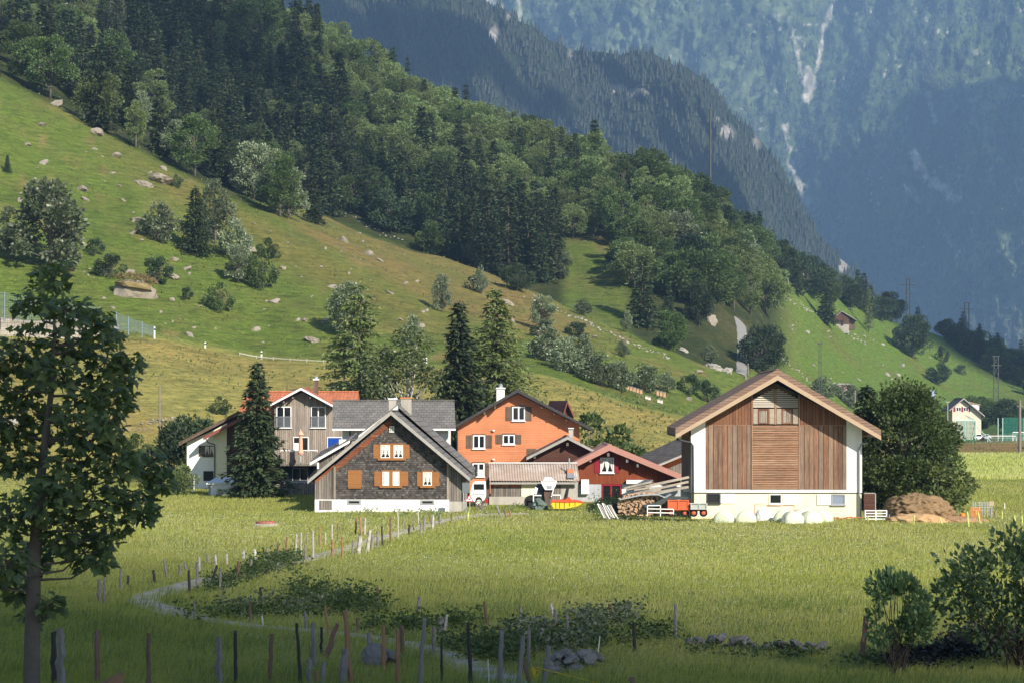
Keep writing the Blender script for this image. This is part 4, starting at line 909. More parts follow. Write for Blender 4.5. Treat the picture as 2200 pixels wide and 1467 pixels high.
for x0 in (746, 904):
    f = b.rect('vent', m_grtrim, (x0,1073,x0+30,1083), -.1, -.055); b.rect('opening', m_dark, (x0+4,1075.5,x0+26,1080), -.115, -.1, parent=f)
b.rect('door', m_greydk, (686,1074,713,1094), -.1, -.06)
MB().tube([(b.x(1009),-.6,b.z(1030)),(b.x(1000),-.1,b.z(1036)),(b.x(996),-.05,b.z(1048)),(b.x(996),-.05,b.z(1095))], .045, 8).build('downpipe', m_zinc, b.root)

# low wing with a white-edged roof between the farmhouse and the wooden house
b = Bld('side_wing', 715, 157., 'low dark wing with a white-edged lean-to roof left of the grey farmhouse', 'shed')
b.wall('wall', m_greydk, [(680,1085),(680,984),(752,950),(752,1085)], .5, 6)
R = MB().prism([(b.x(666),b.z(991)),(b.x(752),b.z(943)),(b.x(752),b.z(947)),(b.x(666),b.z(995))], -.1, 5).build('roof', m_rf_side, b.root)
MB().prism([(b.x(666),b.z(993)),(b.x(752),b.z(945)),(b.x(752),b.z(950)),(b.x(666),b.z(999))], -.14, -.103).build('verge_board', m_paintw, R)
MB().slab([(b.x(666),-.1,b.z(991)), (b.x(745),-.1,b.z(946)), (b.x(755),5,b.z(930)), (b.x(676),5,b.z(972))], .1).build('roof', m_rf_side, b.root)
b.rect('post', m_paintw, (681,993,685,1006), .1, .2); b.rect('dormer_wall', m_white, (726,944,741,962), 1, 2)

# long grey roof behind the farmhouse, its slope facing us
b = Bld('grey_house', 845, 162., 'white house with a long grey slate roof behind the shingled farmhouse')
b.wall('wall', m_white, [(733,1080),(733,920),(962,920),(962,1080)], 1.0, 8)
def front_roof(b, x0, x1, ye, yr, yE, yR, mat, t=.14, xr0=None, xr1=None, name='roof', edge=m_paintw, back=True):
    xr0 = x0 if xr0 is None else xr0; xr1 = x1 if xr1 is None else xr1
    kE, kR = F/(b.Y+yE), F/(b.Y+yR); bx = lambda px, k: (px-HX)/k - (b.cx-HX)/b.k; bz = lambda py, k: CZ-(py-HY)/k
    A = [(bx(x0,kE),yE,bz(ye,kE)), (bx(x1,kE),yE,bz(ye,kE)), (bx(xr1,kR),yR,bz(yr,kR)), (bx(xr0,kR),yR,bz(yr,kR))]
    M = MB().slab(A, t)
    if back:
        h = A[2][2]-A[1][2]
        M.slab([A[3], A[2], (A[2][0], 2*yR-yE, A[2][2]-h), (A[3][0], 2*yR-yE, A[3][2]-h)], t)
    r_ = M.build(name, mat, b.root)
    if edge: MB().box(A[0][0], A[1][0], yE-.1, yE-.01, A[0][2]-.14, A[0][2]-.01).build('gutter', edge, r_)
    MB().box(A[3][0]-.02, A[2][0]+.02, yR-.16, yR+.16, A[3][2]-.02, A[3][2]+.07).build('ridge_cap', mat, r_)
    return r_
front_roof(b, 714, 979, 920, 860, 0, 4.6, m_rf_grey, xr0=715, xr1=976)
b.rect('corner_post', m_drain, (748.5,924,751,960), .9, .99)

# weathered wooden house with the orange roof
b = Bld('wooden_house', 649, 177., 'weathered upright-board house with an orange tile roof and two balconies')
b.wall('wall', m_grey_b, [(590,1066),(590,870),(649,842),(712,872),(738,900),(738,1066)], 0, 3)
b.wall('wall', m_grey_b, [(540,1066),(540,873),(768,873),(768,1066)], 3.0, 10)
b.gable_roof((580,869), (649,832), (719,870), -.9, 6.5, .2, m_rf_ors, m_paintw, .16)
b.rafters(2, (602,866), (640,847), -.8, -.02, m_greydk); b.rafters(2, (658,847), (700,866), -.8, -.02, m_greydk)
front_roof(b, 512, 772, 886, 841, 1.6, 6.6, m_rf_or, xr0=530, xr1=770, edge=None)
for a in ((594,873,626,918), (668,873,700,918)):
    w = b.window(a, 2, m_paintw, 0, .07, True)
    z0, z1 = b.z(917), b.z(894); R = MB().box(b.x(a[0]), b.x(a[2]), -.16, -.12, z1-.04, z1)
    for i in range(15): x = b.x(a[0]) + (b.x(a[2])-b.x(a[0]))*(i+.5)/15; R.box(x-.012, x+.012, -.15, -.13, z0, z1-.04)
    R.box(b.x(a[0]), b.x(a[2]), -.16, -.12, z0-.03, z0); R.build('railing', m_zinc, w)
w = b.window((630,938,663,968), 2, m_paintw, 0, .06, False); MB().box(b.x(631), b.x(643), -.1, -.075, b.z(967), b.z(951)).build('panel', m_paintw, w)
f = b.window((703,938,736,962), 1, m_paintw, 0, .07, True); MB().box(b.x(705), b.x(734), -.1, -.075, b.z(961), b.z(940)).build('roller_shutter', m_shutbl, f)
b.rect('shade_sheet', m_dark, (592,996,694,1034), -.02, -.004); b.window((628,1004,662,1032), 2, m_grtrim, -.03, .06, False)  # black sheet on the wall paints the shade under the upper balcony
for (x0, x1, yt, y0, y1) in ((607,686,966,969,996), (608,675,1033,1037,1063)):
    bal = MB().box(b.x(x0), b.x(x1), -1.5, -.03, b.z(y1)-.12, b.z(y1)).build('balcony', m_greydk, b.root)
    MB().box(b.x(x0), b.x(x1), -1.52, -1.46, b.z(y1), b.z(y0)).box(b.x(x0), b.x(x0)+.06, -1.45, -.04, b.z(y1), b.z(y0)).build('parapet', m_grey_b, bal)
    B = MB().box(b.x(x0), b.x(x1), -1.54, -1.44, b.z(yt)-.04, b.z(yt)+.03)
    for i in range(5): x = b.x(x0)+(b.x(x1)-b.x(x0))*i/4*.98; B.box(x, x+.05, -1.51, -1.47, b.z(y0), b.z(yt)-.04)
    B.build('handrail', m_paintw, bal)
ch = b.rect('chimney', m_shutdk, (667,815,676,848), 3, 3.5); b.rect('chimney_cap', m_paintw, (665.5,812,677.5,815), 2.9, 3.6, parent=ch); MB().lathe([(.14,0),(.14,.18),(.05,.22)], (b.x(671.5),3.25,b.z(812)), 10).build('chimney_pot', m_zinc, ch)
b.rect('roof_slab', m_rf_dk, (600,833,634,842), 8, 9); b.rect('flue', m_shutdk, (596,826,599,842), 7, 7.2)
P = Bld('garden_parasol', 646, 174.4, 'folded orange-pink parasol on the upper balcony of the wooden house', 'parasol')
P.root.location.z = b.z(996)
zz = P.root.location.z
MB().lathe([(.02,-.0),(.02,2.9)], n=8).build('pole', m_paintw, P.root)
MB().lathe([(.20,.85),(.24,1.0),(.17,1.2),(.16,1.9),(.13,2.35),(.26,2.42),(.15,2.62),(.02,2.85)], n=12).build('canopy', mat_plain('parasol_cloth', (.72,.36,.24), .9, .1), P.root)

# white rendered house at the left with dark roofs
b = Bld('white_house', 450, 186., 'white rendered house with dark stepped roofs, left of the tall spruce')
b.wall('wall', m_white, [(397,1058),(397,950),(460,921),(460,1058)], 1.2, 9)
b.wall('wall', m_cream, [(459,1058),(459,924),(487,908),(487,1058)], 0, 9)
b.wall('boarding', m_brown, [(487.2,1040),(487.2,908),(560,880),(560,1040)], .05, 9, 'brown boarded part beside the spruce')
b.wall('wall', m_white, [(487.2,1060),(487.2,1040.3),(560,1040.3),(560,1060)], .05, 9)
def leanroof(b, p, q, y0, y1, t, mat, edge, name='roof', bd=.2):
    x0, z0, x1, z1 = b.x(p[0]), b.z(p[1]), b.x(q[0]), b.z(q[1])
    r_ = MB().prism([(x0,z0),(x1,z1),(x1,z1-t),(x0,z0-t)], y0, y1).build(name, mat, b.root)
    MB().prism([(x0,z0-.02),(x1,z1-.02),(x1,z1-bd),(x0,z0-bd)], y0-.04, y0-.003).build('verge_board', edge, r_); return r_
leanroof(b, (383,950), (512,882), .3, 9.3, .2, m_rf_dk, m_shutdk, bd=.3); leanroof(b, (440,937), (560,876), -.9, .28, .2, m_rf_red, m_rf_red, bd=.3)
leanroof(b, (383,946), (506,884), 5, 9.5, .2, m_rf_dk, m_shutdk)
b.window((423,957,434,980), 1, m_shutdk, 1.2, .07, False); b.window((434,957,458,980), 2, m_shutdk, 1.2, .07, True, 0, 'tie')
b.rect('cellar_window', m_dark, (433,1012,455,1033), 1.14, 1.19)
MB().tube([(b.x(442),.1,b.z(942)),(b.x(446),.3,b.z(950)),(b.x(461),-.05,b.z(954)),(b.x(461.5),-.07,b.z(962)),(b.x(461.5),-.07,b.z(1048))], .05, 8).build('downpipe', m_drain, b.root)
b = Bld('white_shed', 470, 173., 'small flat white shed with a patch of bare stone in front of the white house', 'shed')
b.wall('wall', m_white, [(453,1074),(453,1036),(500,1036),(500,1074)], 0, 2.5); b.wall('wall', m_conc, [(446,1074),(446,1037),(453,1037),(453,1074)], .3, 2.5)
MB().slab([(b.x(444),-.25,b.z(1037)),(b.x(502),-.25,b.z(1034)),(b.x(500),2.6,b.z(1026)),(b.x(452),2.6,b.z(1028))], .12).build('roof', m_white, b.root)
b.wall('stone_patch', m_stone, [(463,1074),(464,1058),(469,1047),(475,1049),(482,1062),(484,1074)], -.012, -.002)

# orange house
b = Bld('orange_house', 1112, 172., 'orange rendered house with dark shutters and a dark tile roof')
b.wall('wall', m_orange, [(982,1085),(982,912),(1112,845),(1245,912),(1245,1085)], 0, 11)
b.gable_roof((978,913), (1112,836), (1274,921), -.95, 11.5, .22, m_rf_dk, m_drain, .2)
b.rafters(2, (1030,890), (1075,866), -.85, -.03, m_shutdk, .14); b.rafters(3, (1150,864), (1230,904), -.85, -.03, m_shutdk, .14)
for a, sl, sr, cu in (((1100.5,873,1128,903), (1086.5,873,1100,903), (1128.5,873,1142,903), None), ((1016,934,1042,963), (1001.5,934,1015.5,962), (1044,934,1057,962), None),
                  ((1080,933,1106,954), (1065,933,1079,953), (1107,933,1120,953), None), ((1015,994,1041,1023), (1008,994,1014.5,1024), (1041.5,994,1052,1024), 'half')):
    b.window(a, 2, m_paintw, 0, .09, True, 0, cu); b.shutter(sl, m_shutdk); b.shutter(sr, m_shutdk)
    b.rect('lintel', m_shutdk, (a[0]-1,a[1]-2.4,a[2]+1,a[1]-.3), -.1, -.004)
b.shutter((1132,963,1152,990), m_shutdk); b.rect('lintel', m_shutdk, (1077,992,1108,994), -.08, -.004)
for py in (924, 986): MB().lathe([(.02,-.16),(.12,-.10),(.13,-.02),(.03,0)], (b.x(1060),-.12,b.z(py)+.05), 10, 'z').build('wall_lamp', m_paintw, b.root)
ch = b.rect('chimney', m_white, (1066,834,1084,866), 4, 4.7); b.rect('chimney_cap', m_paintw, (1064.5,831,1085.5,834), 3.9, 4.8, parent=ch); MB().lathe([(.16,0),(.17,.2),(.2,.22),(.05,.34)], (b.x(1075),4.35,b.z(831)), 10).build('chimney_pot', m_zinc, ch)
MB().tube([(b.x(981),-.5,b.z(921)),(b.x(982.5),-.08,b.z(929)),(b.x(982.5),-.08,b.z(1040))], .05, 8).build('downpipe', m_drain, b.root)
d = MB().prism([(b.x(1204),b.z(905)),(b.x(1204),b.z(890)),(b.x(1222),b.z(862)),(b.x(1236),b.z(890)),(b.x(1236),b.z(905))], 4.5, 4.7).build('dormer', m_brown, b.root)
MB().slab([(b.x(1176),7.5,b.z(884)),(b.x(1212),4.1,b.z(892)),(b.x(1222),4.1,b.z(859.5)),(b.x(1184),7.5,b.z(859.5))], .08).build('dormer_roof', m_rf_red, d)
MB().prism([(b.x(1222),b.z(859)),(b.x(1238),b.z(894)),(b.x(1235),b.z(895)),(b.x(1221),b.z(863))], 4.1, 7.5).build('dormer_roof', m_rf_red, d)

# brown-sided house between orange and red
b = Bld('brown_house', 1219, 166., 'dark brown boarded house gable between the orange house and the red house')
b.wall('wall', m_brown, [(1142,1070),(1142,977),(1219,943),(1284,972),(1284,1070)], 0, 6)
b.gable_roof((1131,981), (1219,936), (1287,971), -.8, 6.2, .18, m_rf_dk, m_fasc, .2)
b.rect('purlin', m_shutdk, (1216,950,1221,957), -.7, -.02); b.rect('purlin', m_shutdk, (1146,976,1151,984), -.7, -.02)
ch = b.rect('chimney', m_conc, (1223,921,1233,942), 1.5, 2); b.rect('chimney_cap', m_paintw, (1222,919,1234,921), 1.4, 2.1, parent=ch)
MB().tube([(b.x(1131),-.75,b.z(984)),(b.x(1134),-.3,b.z(990)),(b.x(1142),-.06,b.z(993)),(b.x(1142),-.06,b.z(1020))], .05, 8).build('gutter', m_drain, b.root)

# low shed with the corrugated roof
b = Bld('corrugated_shed', 1145, 158., 'low shed with a brown corrugated roof in front of the orange house', 'shed')
b.wall('wall', m_conc, [(1051,1090),(1051,1066),(1150,1066),(1150,1090)], 0, 4)
b.wall('boarding', m_greydk, [(1054,1065.7),(1054,1034),(1120,1034),(1120,1065.7)], .03, 4); b.wall('panel', m_cream, [(1120.3,1065.7),(1120.3,1037),(1153,1037),(1153,1065.7)], .01, 4, 'plain pale panel')
b.wall('boarding', m_greydk, [(1153.3,1090),(1153.3,1034),(1205,1034),(1205,1090)], .03, 4); b.wall('panel', m_conc, [(1205.3,1090),(1205.3,1034),(1240,1034),(1240,1090)], .03, 4)
b.wall('side_wall', m_shutdk, [(1043,1090),(1043,1006),(1051,1000),(1051,1090)], .1, 4)
B = MB()
for i in range(22): x = b.x(1056)+i*.1; B.box(x, x+.085, .012, .026, b.z(1040+random.uniform(0,7)), b.z(1036))
B.build('boarding', m_rust, b.root)
x0, x1 = b.x(1049), b.x(1242); n = 34*8; vs = []; fs = []      # real corrugations
zE, zR = b.z(1031), b.z(996)
for i in range(n+1):
    x = x0+(x1-x0)*i/n; w = .035*math.cos(2*math.pi*i/8)
    sag = .05*math.sin(i/n*3.1)
    vs += [(x+.09, -.5, zE+w-sag*.4), (x, 2.2, zR+w*.8-sag), (x+.09, -.5, zE+w-.02-sag*.4), (x, 2.2, zR+w*.8-.02-sag)]
for i in range(n):
    a = i*4; c = a+4; fs += [(a, c, c+1, a+1), (a+2, a+3, c+3, c+2), (a, a+2, c+2, c)]
rf = MB().add(vs, fs).build('roof', m_eterr, b.root, True)
MB().box(x0, x1, 2.1, 2.4, zR+.0, zR+.06).build('ridge_cap', m_paintw, rf); MB().box(x0+.1, x1, -.4, -.3, zE-.28, zE-.12).build('gutter', m_fasc, rf); MB().slab([(x0,2.25,zR),(x1,2.25,zR),(x1,4.4,zR-.7),(x0,4.4,zR-.7)], .04).build('back_slope', m_eterr, rf)
MB().tube([(b.x(1223.5),.6,b.z(1020)),(b.x(1223.5),.6,b.z(984))], .055, 8).build('flue', m_zinc, b.root)
MB().slab([(b.x(1218),-.45,b.z(1028)+.09),(b.x(1235),-.45,b.z(1028)+.09),(b.x(1233),.35,b.z(1018)+.09),(b.x(1219),.35,b.z(1018)+.09)], .02).build('roof_patch', m_zinc, b.root)
MB().box(b.x(1219), b.x(1233), .4, 1.3, b.z(1018), b.z(1008)).build('flue_base', m_brick, b.root)

# red house
b = Bld('red_house', 1308, 163., 'red-brown boarded house with crimson shutters and a pinkish metal roof edge')
b.wall('wall', m_redsid, [(1228,1039),(1228,996),(1308,958),(1462,1026),(1462,1039)], 0, 8)
b.wall('lower_wall', m_corr, [(1228,1090),(1228,1039.2),(1292,1039.2),(1292,1090)], .03, 8, 'grey corrugated lower wall'); b.wall('lower_wall', m_white, [(1336,1090),(1336,1039.2),(1462,1039.2),(1462,1090)], .03, 8); b.wall('lower_wall', m_dark, [(1292.2,1090),(1292.2,1039.2),(1335.8,1039.2),(1335.8,1090)], .15, 8)
b.gable_roof((1226,995), (1308,953), (1470,1021), -.9, 8.5, .2, m_pinkm, m_pinkm, .40)
b.rafters(1, (1268,984), (1268,984), -.8, -.02, m_greydk, .16); b.rafters(2, (1335,980), (1380,1000), -.8, -.02, m_greydk, .16); b.rafters(1, (1306,972), (1306,972), -.8, -.02, m_greydk, .16)
b.window((1290,982,1319,1015), 2, m_paintw, 0, .1, True, 0, 'tie'); b.shutter((1277,984,1289.5,1015), m_crim); b.shutter((1319.5,984,1330.5,1015), m_crim)
d = b.rect('door_frame', m_crim, (1292.5,1039.5,1296,1090), .0, .1); b.rect('jamb', m_crim, (1332,1039.5,1335.5,1090), 0, .1, parent=d); b.rect('jamb', m_crim, (1311,1043.2,1315,1090), .02, .1, parent=d); b.rect('lintel', m_crim, (1296.2,1039.5,1331.8,1043), 0, .1, parent=d)
b.rect('pane', m_glass, (1296.2,1043.2,1310.8,1090), .08, .13, parent=d); b.rect('pane', m_glass, (1315.2,1043.2,1331.8,1090), .08, .13, parent=d)
b.rect('meter_box', m_paintw, (1248.5,1029,1265,1060), -.32, -.003)
b.rect('awning', m_paintw, (1345,1030,1402,1038), -.5, -.003)

# dark wooden barn glimpsed behind
b = Bld('dark_barn', 1440, 171., 'dark old wooden barn with a grey tile roof, half hidden by the big barn', 'barn')
b.wall('wall', m_greydk, [(1412,1085),(1412,1004),(1482,972),(1482,1085)], .8, 7)
b.wall('boarding', m_rust, [(1418,1014),(1418,1003),(1482,976),(1482,984)], .76, .79)
MB().slab([(b.x(1409),-.2,b.z(998)),(b.x(1486),-.2,b.z(966)),(b.x(1486),5.5,b.z(935)),(b.x(1379),5.5,b.z(984))], .16).build('roof', m_rf_dk, b.root)
MB().prism([(b.x(1409),b.z(999)),(b.x(1486),b.z(967)),(b.x(1486),b.z(972)),(b.x(1409),b.z(1004))], -.26, -.21).build('verge_board', m_fasc, b.root)

# the big barn
b = Bld('barn', 1667, 139., 'big barn with brown boards between white corner walls and a brown tile roof', 'barn', yaw=-2.0)
b.wall('wall', m_white, [(1485,1058),(1485,918),(1516,902),(1516,1058)], 0, 13, 'white left corner wall'); b.wall('wall', m_white, [(1818,1058),(1818,899),(1851,917),(1851,1058)], 0, 13, 'white right corner wall')
b.wall('wall', m_shutdk, [(1516.2,1051),(1516.2,902),(1667,823),(1817.8,899),(1817.8,1051)], .1, 13); b.wall('wall', m_white, [(1516.2,1058),(1516.2,1051.2),(1817.8,1051.2),(1817.8,1058)], 0, 13)
b.wall('plinth', m_cream, [(1486,1122),(1486,1058.6),(1850,1058.6),(1850,1122)], .03, 13); b.rect('drip_rail', m_drain, (1484,1057.2,1852,1058.8), -.03, .02)
b.wall('boarding', m_barn_b, [(1516.5,1050.8),(1516.5,913),(1615,913),(1615,1050.8)], .02, .08); b.wall('boarding', m_barn_b, [(1718,1050.8),(1718,914),(1817.5,914),(1817.5,1050.8)], .02, .08)
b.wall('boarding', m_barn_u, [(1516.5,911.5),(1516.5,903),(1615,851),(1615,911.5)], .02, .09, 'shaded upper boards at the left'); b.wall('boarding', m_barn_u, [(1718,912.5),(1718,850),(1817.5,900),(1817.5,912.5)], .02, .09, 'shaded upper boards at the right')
b.rect('rail', m_slat, (1516.5,911.8,1615,913), 0, .08); b.rect('rail', m_slat, (1718,912.8,1817.5,914), 0, .08)
lv = b.rect('louvre_wall', m_shutdk, (1616,912,1716,1051), .06, .09)
B = MB()
n = 36
for i in range(n):
    z = b.z(1050) + (b.z(914)-b.z(1050))*i/n; h = (b.z(914)-b.z(1050))/n; j = random.uniform(-.006, .006)
    B.add([(b.x(1617),-.055+j,z),(b.x(1715.5),-.055+j,z+random.uniform(-.006,.006)),(b.x(1715.5),.03,z+h*.95),(b.x(1617),.03,z+h*.95),(b.x(1617),-.035,z-.012),(b.x(1715.5),-.035,z-.012),(b.x(1715.5),.05,z+h*.9),(b.x(1617),.05,z+h*.9)], [(0,1,2,3),(7,6,5,4),(0,4,5,1),(1,5,6,2),(2,6,7,3),(3,7,4,0)])
B.build('slats', mat_planks('barn_slats', [(.33,.19,.115), (.26,.145,.088), (.38,.24,.155), (.22,.12,.075)], (b.z(914)-b.z(1050))/n, 2, 1, .0, streak=(.44,.31,.22)), lv)
for x0 in (1614.8, 1715.6): b.rect('post', m_slat, (x0,846,x0+2.2,1051), -.05, .02)
b.rect('post', m_slat, (1664.2,836,1668.2,911), -.05, .03)
for x0, x1 in ((1618,1663.8), (1668.6,1714.5)):
    g = b.rect('gable_louvre', m_dark, (x0,846,x1,875), .05, .08); B = MB()
    for i in range(10):
        z = b.z(874) + (b.z(833)-b.z(874))*i/10; py = 874-(874-833)*(i+1)/10
        m = (py-828)*1.9; a, c_ = max(x0, 1667-m), min(x1, 1667+m)
        if c_-a < 3: continue
        B.add([(b.x(a),-.06,z),(b.x(c_),-.06,z),(b.x(c_),.03,z+.07),(b.x(a),.03,z+.07),(b.x(a),-.045,z-.012),(b.x(c_),-.045,z-.012),(b.x(c_),.045,z+.06),(b.x(a),.045,z+.06)], [(0,1,2,3),(7,6,5,4),(0,4,5,1),(1,5,6,2),(2,6,7,3),(3,7,4,0)])
    B.build('slats', m_slatp, g)
for s0 in (1618.5, 1669):
    b.shutter((s0,877,s0+9.5,910), m_greysh, .0, batten=False); b.shutter((s0+34.5,877,s0+45,910), m_greysh, .0, batten=False)
    w = b.window((s0+10,878,s0+33.5,910), 1, m_barn_u, .03, .09, False, glass=m_grey_b)
for a, sh, gl, fr in (((1519,1060,1547,1080), (1548.5,1060,1579,1081), m_dark, m_drain), ((1653,1060.5,1679.5,1081.5), (1681,1061,1712,1083), m_glass, m_paintw), ((1786,1061,1815,1083), (1755,1061,1785,1084), mat_plain('blue_grey_glass', (.20,.24,.30), .15, .1), m_grtrim)):
    b.window(a, 1, fr, .03, .06, True, glass=gl); b.rect('sliding_panel', mat_plain('grey_white_panel', (.66,.65,.62), .8, .05), sh, -.03, .02)
b.gable_roof((1450,919), (1667,793), (1886,922), -1.25, 13.5, .55, m_rf_br, m_trimb, .27, d=.40)
MB().box(b.x(1483.5), b.x(1484.9), .02, 13, b.z(1056), b.z(922)).build('side_shade_strip', m_shutdk, b.root)  # dark boards added so the shaded side wall reads as a dark strip
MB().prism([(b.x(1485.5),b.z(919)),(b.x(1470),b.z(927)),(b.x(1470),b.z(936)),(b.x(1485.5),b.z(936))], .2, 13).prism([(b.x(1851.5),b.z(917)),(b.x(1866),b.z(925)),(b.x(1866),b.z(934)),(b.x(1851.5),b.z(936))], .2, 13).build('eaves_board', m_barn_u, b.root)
MB().tube([(b.x(1453),-.9,b.z(938)),(b.x(1456),-.5,b.z(944)),(b.x(1484),-.08,b.z(950)),(b.x(1489),-.10,b.z(956)),(b.x(1490),-.10,b.z(1086))], [.1,.07,.06,.06,.06], 8).build('downpipe', m_drain, b.root)
MB().tube([(b.x(1861),-.4,b.z(951)),(b.x(1849),-.12,b.z(954)),(b.x(1845),-.12,b.z(962)),(b.x(1845),-.12,b.z(1112))], .06, 8).build('downpipe', m_grtrim, b.root)
MB().box(b.x(1450), b.x(1454), -1.2, 13, b.z(938), b.z(932)).build('gutter', m_drain, b.root)
d = b.rect('door', m_brown, (1853,1059,1877,1108), -.5, -.44, label='brown open barn door'); b.rect('door_trim', m_fasc, (1876.5,1058,1878.5,1108), -.52, -.42, parent=d); b.rect('door_trim', m_fasc, (1853,1057,1876.2,1058.8), -.52, -.42, parent=d)

# far houses and huts
b = Bld('cream_house', 2072, 498., 'small cream house with crimson shutters far off beyond the pitch nets')
b.wall('wall', mat_plain('beige_render', (.62,.53,.42), .9, .05), [(2046,950),(2046,876),(2069,860),(2108,889),(2108,950)], 0, 8)
b.gable_roof((2038,880), (2069,854), (2114,892), -.9, 9, .3, m_rf_dk, m_fasc, .3)
for x0 in (2054, 2069.5): b.window((x0,874,x0+11,883), 2, m_paintw, 0, .1, False)
for x0 in (2048.5, 2065, 2080.5): b.shutter((x0,873.5,x0+4,884), m_crim, batten=False)
MB().slab([(b.x(2076),1,b.z(861)),(b.x(2109),1,b.z(868)),(b.x(2107),5,b.z(866)),(b.x(2072),5,b.z(857))], .2).build('dormer_roof', m_trimb, b.root); b.rect('dormer', m_white, (2090,868,2106,880), 1.2, 5)
b = Bld('grey_roofed_shed', 1985, 470., 'blue-grey metal roof showing above the leafy trees on the right', 'shed')
b.wall('wall', m_shutdk, [(1962,905),(1962,856),(2008,856),(2008,905)], .3, 5)
front_roof(b, 1961, 2010, 858, 838, 0, 4.5, mat_plain('blue_grey_metal', (.28,.33,.40), .5, .1), edge=None)
b = Bld('wooden_hut', 1815, ray(1812, 714, 400.), 'small dark wooden hut on a stone base beside the broad spruce on the slope', 'hut')
zb = b.z(709) ; b.root.location.z = 0
b.wall('base', m_stone, [(1792,716),(1792,697),(1824,697),(1824,716)], 0, 5); b.wall('wall', mat_planks('hut_boards', [(.09,.05,.035), (.12,.07,.045)], .3, 0), [(1792,696.8),(1792,682),(1808,670),(1824,686),(1824,696.8)], 0, 5)
leanroof(b, (1808,668.5), (1841,688), -.5, 6, .25, m_rf_dk, m_fasc); leanroof(b, (1808,668.5), (1788,684), -.5, 6, .25, m_rf_dk, m_fasc); b.rect('door', m_dark, (1806,688,1812,700), -.06, -.003)
b.wall('annex', m_shutdk, [(1824.3,708),(1824.3,685),(1838,688),(1838,708)], 1, 5)
b = Bld('reddish_hut', 1463, ray(1463, 400, 450.), 'small reddish-roofed hut on the grassy skyline', 'hut')
b.wall('wall', m_shutdk, [(1449,408),(1449,390),(1480,390),(1480,408)], .3, 4); front_roof(b, 1446, 1481, 397, 379, 0, 4, mat_plain('reddish_sheet', (.20,.12,.11), .7, .15), edge=None)
b = Bld('striped_hut', 1814, ray(1814, 842, 270.), 'tiny striped hut among the hedge bushes behind the barn', 'hut')
b.wall('wall', mat_planks('striped_boards', [(.22,.09,.10), (.45,.40,.42)], .25, 0), [(1800,842),(1800,826),(1828,826),(1828,842)], 0, 2); b.rect('roof', m_fasc, (1798,823,1830,826), -.2, 2.2)
b = Bld('stone_cabin', 1713, ray(1713, 598, 450.), 'grey cabin roof peeping out between trees on the slope', 'hut')
b.wall('wall', m_stone, [(1702,600),(1702,584),(1728,584),(1728,600)], .3, 4); front_roof(b, 1700, 1730, 586, 577, 0, 3, m_rf_dkx, edge=None)
# ------------------------------------------------------------------ gravel track and yard
def hit(px, py, ymin=20.):
    Y = ray(px, py, ymin); return ground(px, Y)
m_gravel, nt, p = nodes_of('gravel'); co = nd(nt, 'ShaderNodeNewGeometry').outputs['Position']
n1 = noise(nt, 6, 6, co, .8); n2 = noise(nt, .6, 3, co)
c = mixc(nt, n1.outputs[0], (.22, .20, .17), (.50, .46, .40)); c = mixc(nt, ramp(nt, n2.outputs[0], [(.5, (0,0,0)), (.7, (.6,.6,.6))]).outputs[0], c, (.15, .15, .06))
L(nt, c, p.inputs['Base Color']); p.inputs['Roughness'].default_value = .95; bump(nt, p, n1.outputs[0], .8, .05)
TRACKS = []
def strip(name, pts, mat, lift=.05, kind='structure', ymin=20.):
    """pts: (photo x, photo y, half width in metres) laid on the land"""
    P = []
    for (a, b, w) in pts: h = hit(a, b, ymin); P.append((h.x, h.y, w*.62))
    Q = []
    for (x0, y0, w0), (x1, y1, w1) in zip(P[:-1], P[1:]):
        k = max(2, int(math.hypot(x1-x0, y1-y0)/.8))
        for i in range(k): f = i/k; Q.append((x0+(x1-x0)*f, y0+(y1-y0)*f, w0+(w1-w0)*f))
    Q.append(P[-1]); A = np.array(Q)
    for _ in range(4): A[1:-1] = (A[:-2]+2*A[1:-1]+A[2:])/4
    T = np.gradient(A[:, :2], axis=0); T /= np.linalg.norm(T, axis=1, keepdims=True); N = np.stack([-T[:, 1], T[:, 0]], 1)
    w = A[:, 2]*(1+.25*vnoise(np.arange(len(A))/3., 0*A[:, 2], 9)); m = 7; V = []
    for j in range(m):
        f = -1+2*j/(m-1); X = A[:, 0]+N[:, 0]*w*f; Y = A[:, 1]+N[:, 1]*w*f; V.append(np.stack([X, Y, gz(X, Y)+lift*(1-f*f*.9)], 1))
    V = np.stack(V, 1); n = len(A); ii = np.arange(n*m).reshape(n, m)
    q = np.stack([ii[:-1, :-1], ii[:-1, 1:], ii[1:, 1:], ii[1:, :-1]], -1).reshape(-1, 4)
    TRACKS.append(A); return tag(link(name, mesh_np(name, V.reshape(-1, 3), quads=q, mat=mat, smooth=True)), kind=kind)
strip('gravel_path', [(1130,1103,1.3),(1060,1104,1.2),(1000,1108,.8),(930,1124,.7),(850,1147,.7),(780,1166,.75),(720,1184,.8),(660,1202,.8),(560,1224,.85),(470,1241,1.0),(400,1257,1.1),(340,1273,1.1),(300,1286,1.0),(305,1296,.8),(345,1303,1.0),(375,1316,1.25),(440,1331,.7),(560,1347,.5),(760,1362,.5),(920,1390,.6),(1010,1428,.9),(1080,1458,1.1),(1140,1490,1.2)], m_gravel)
strip('gravel_road', [(1592,806,1.4),(1594,770,1.5),(1596,740,1.6),(1594,712,1.7),(1590,690,1.8)], mat_plain('road_grit', (.20,.195,.185), .95, .2, .8), .15, ymin=300.)

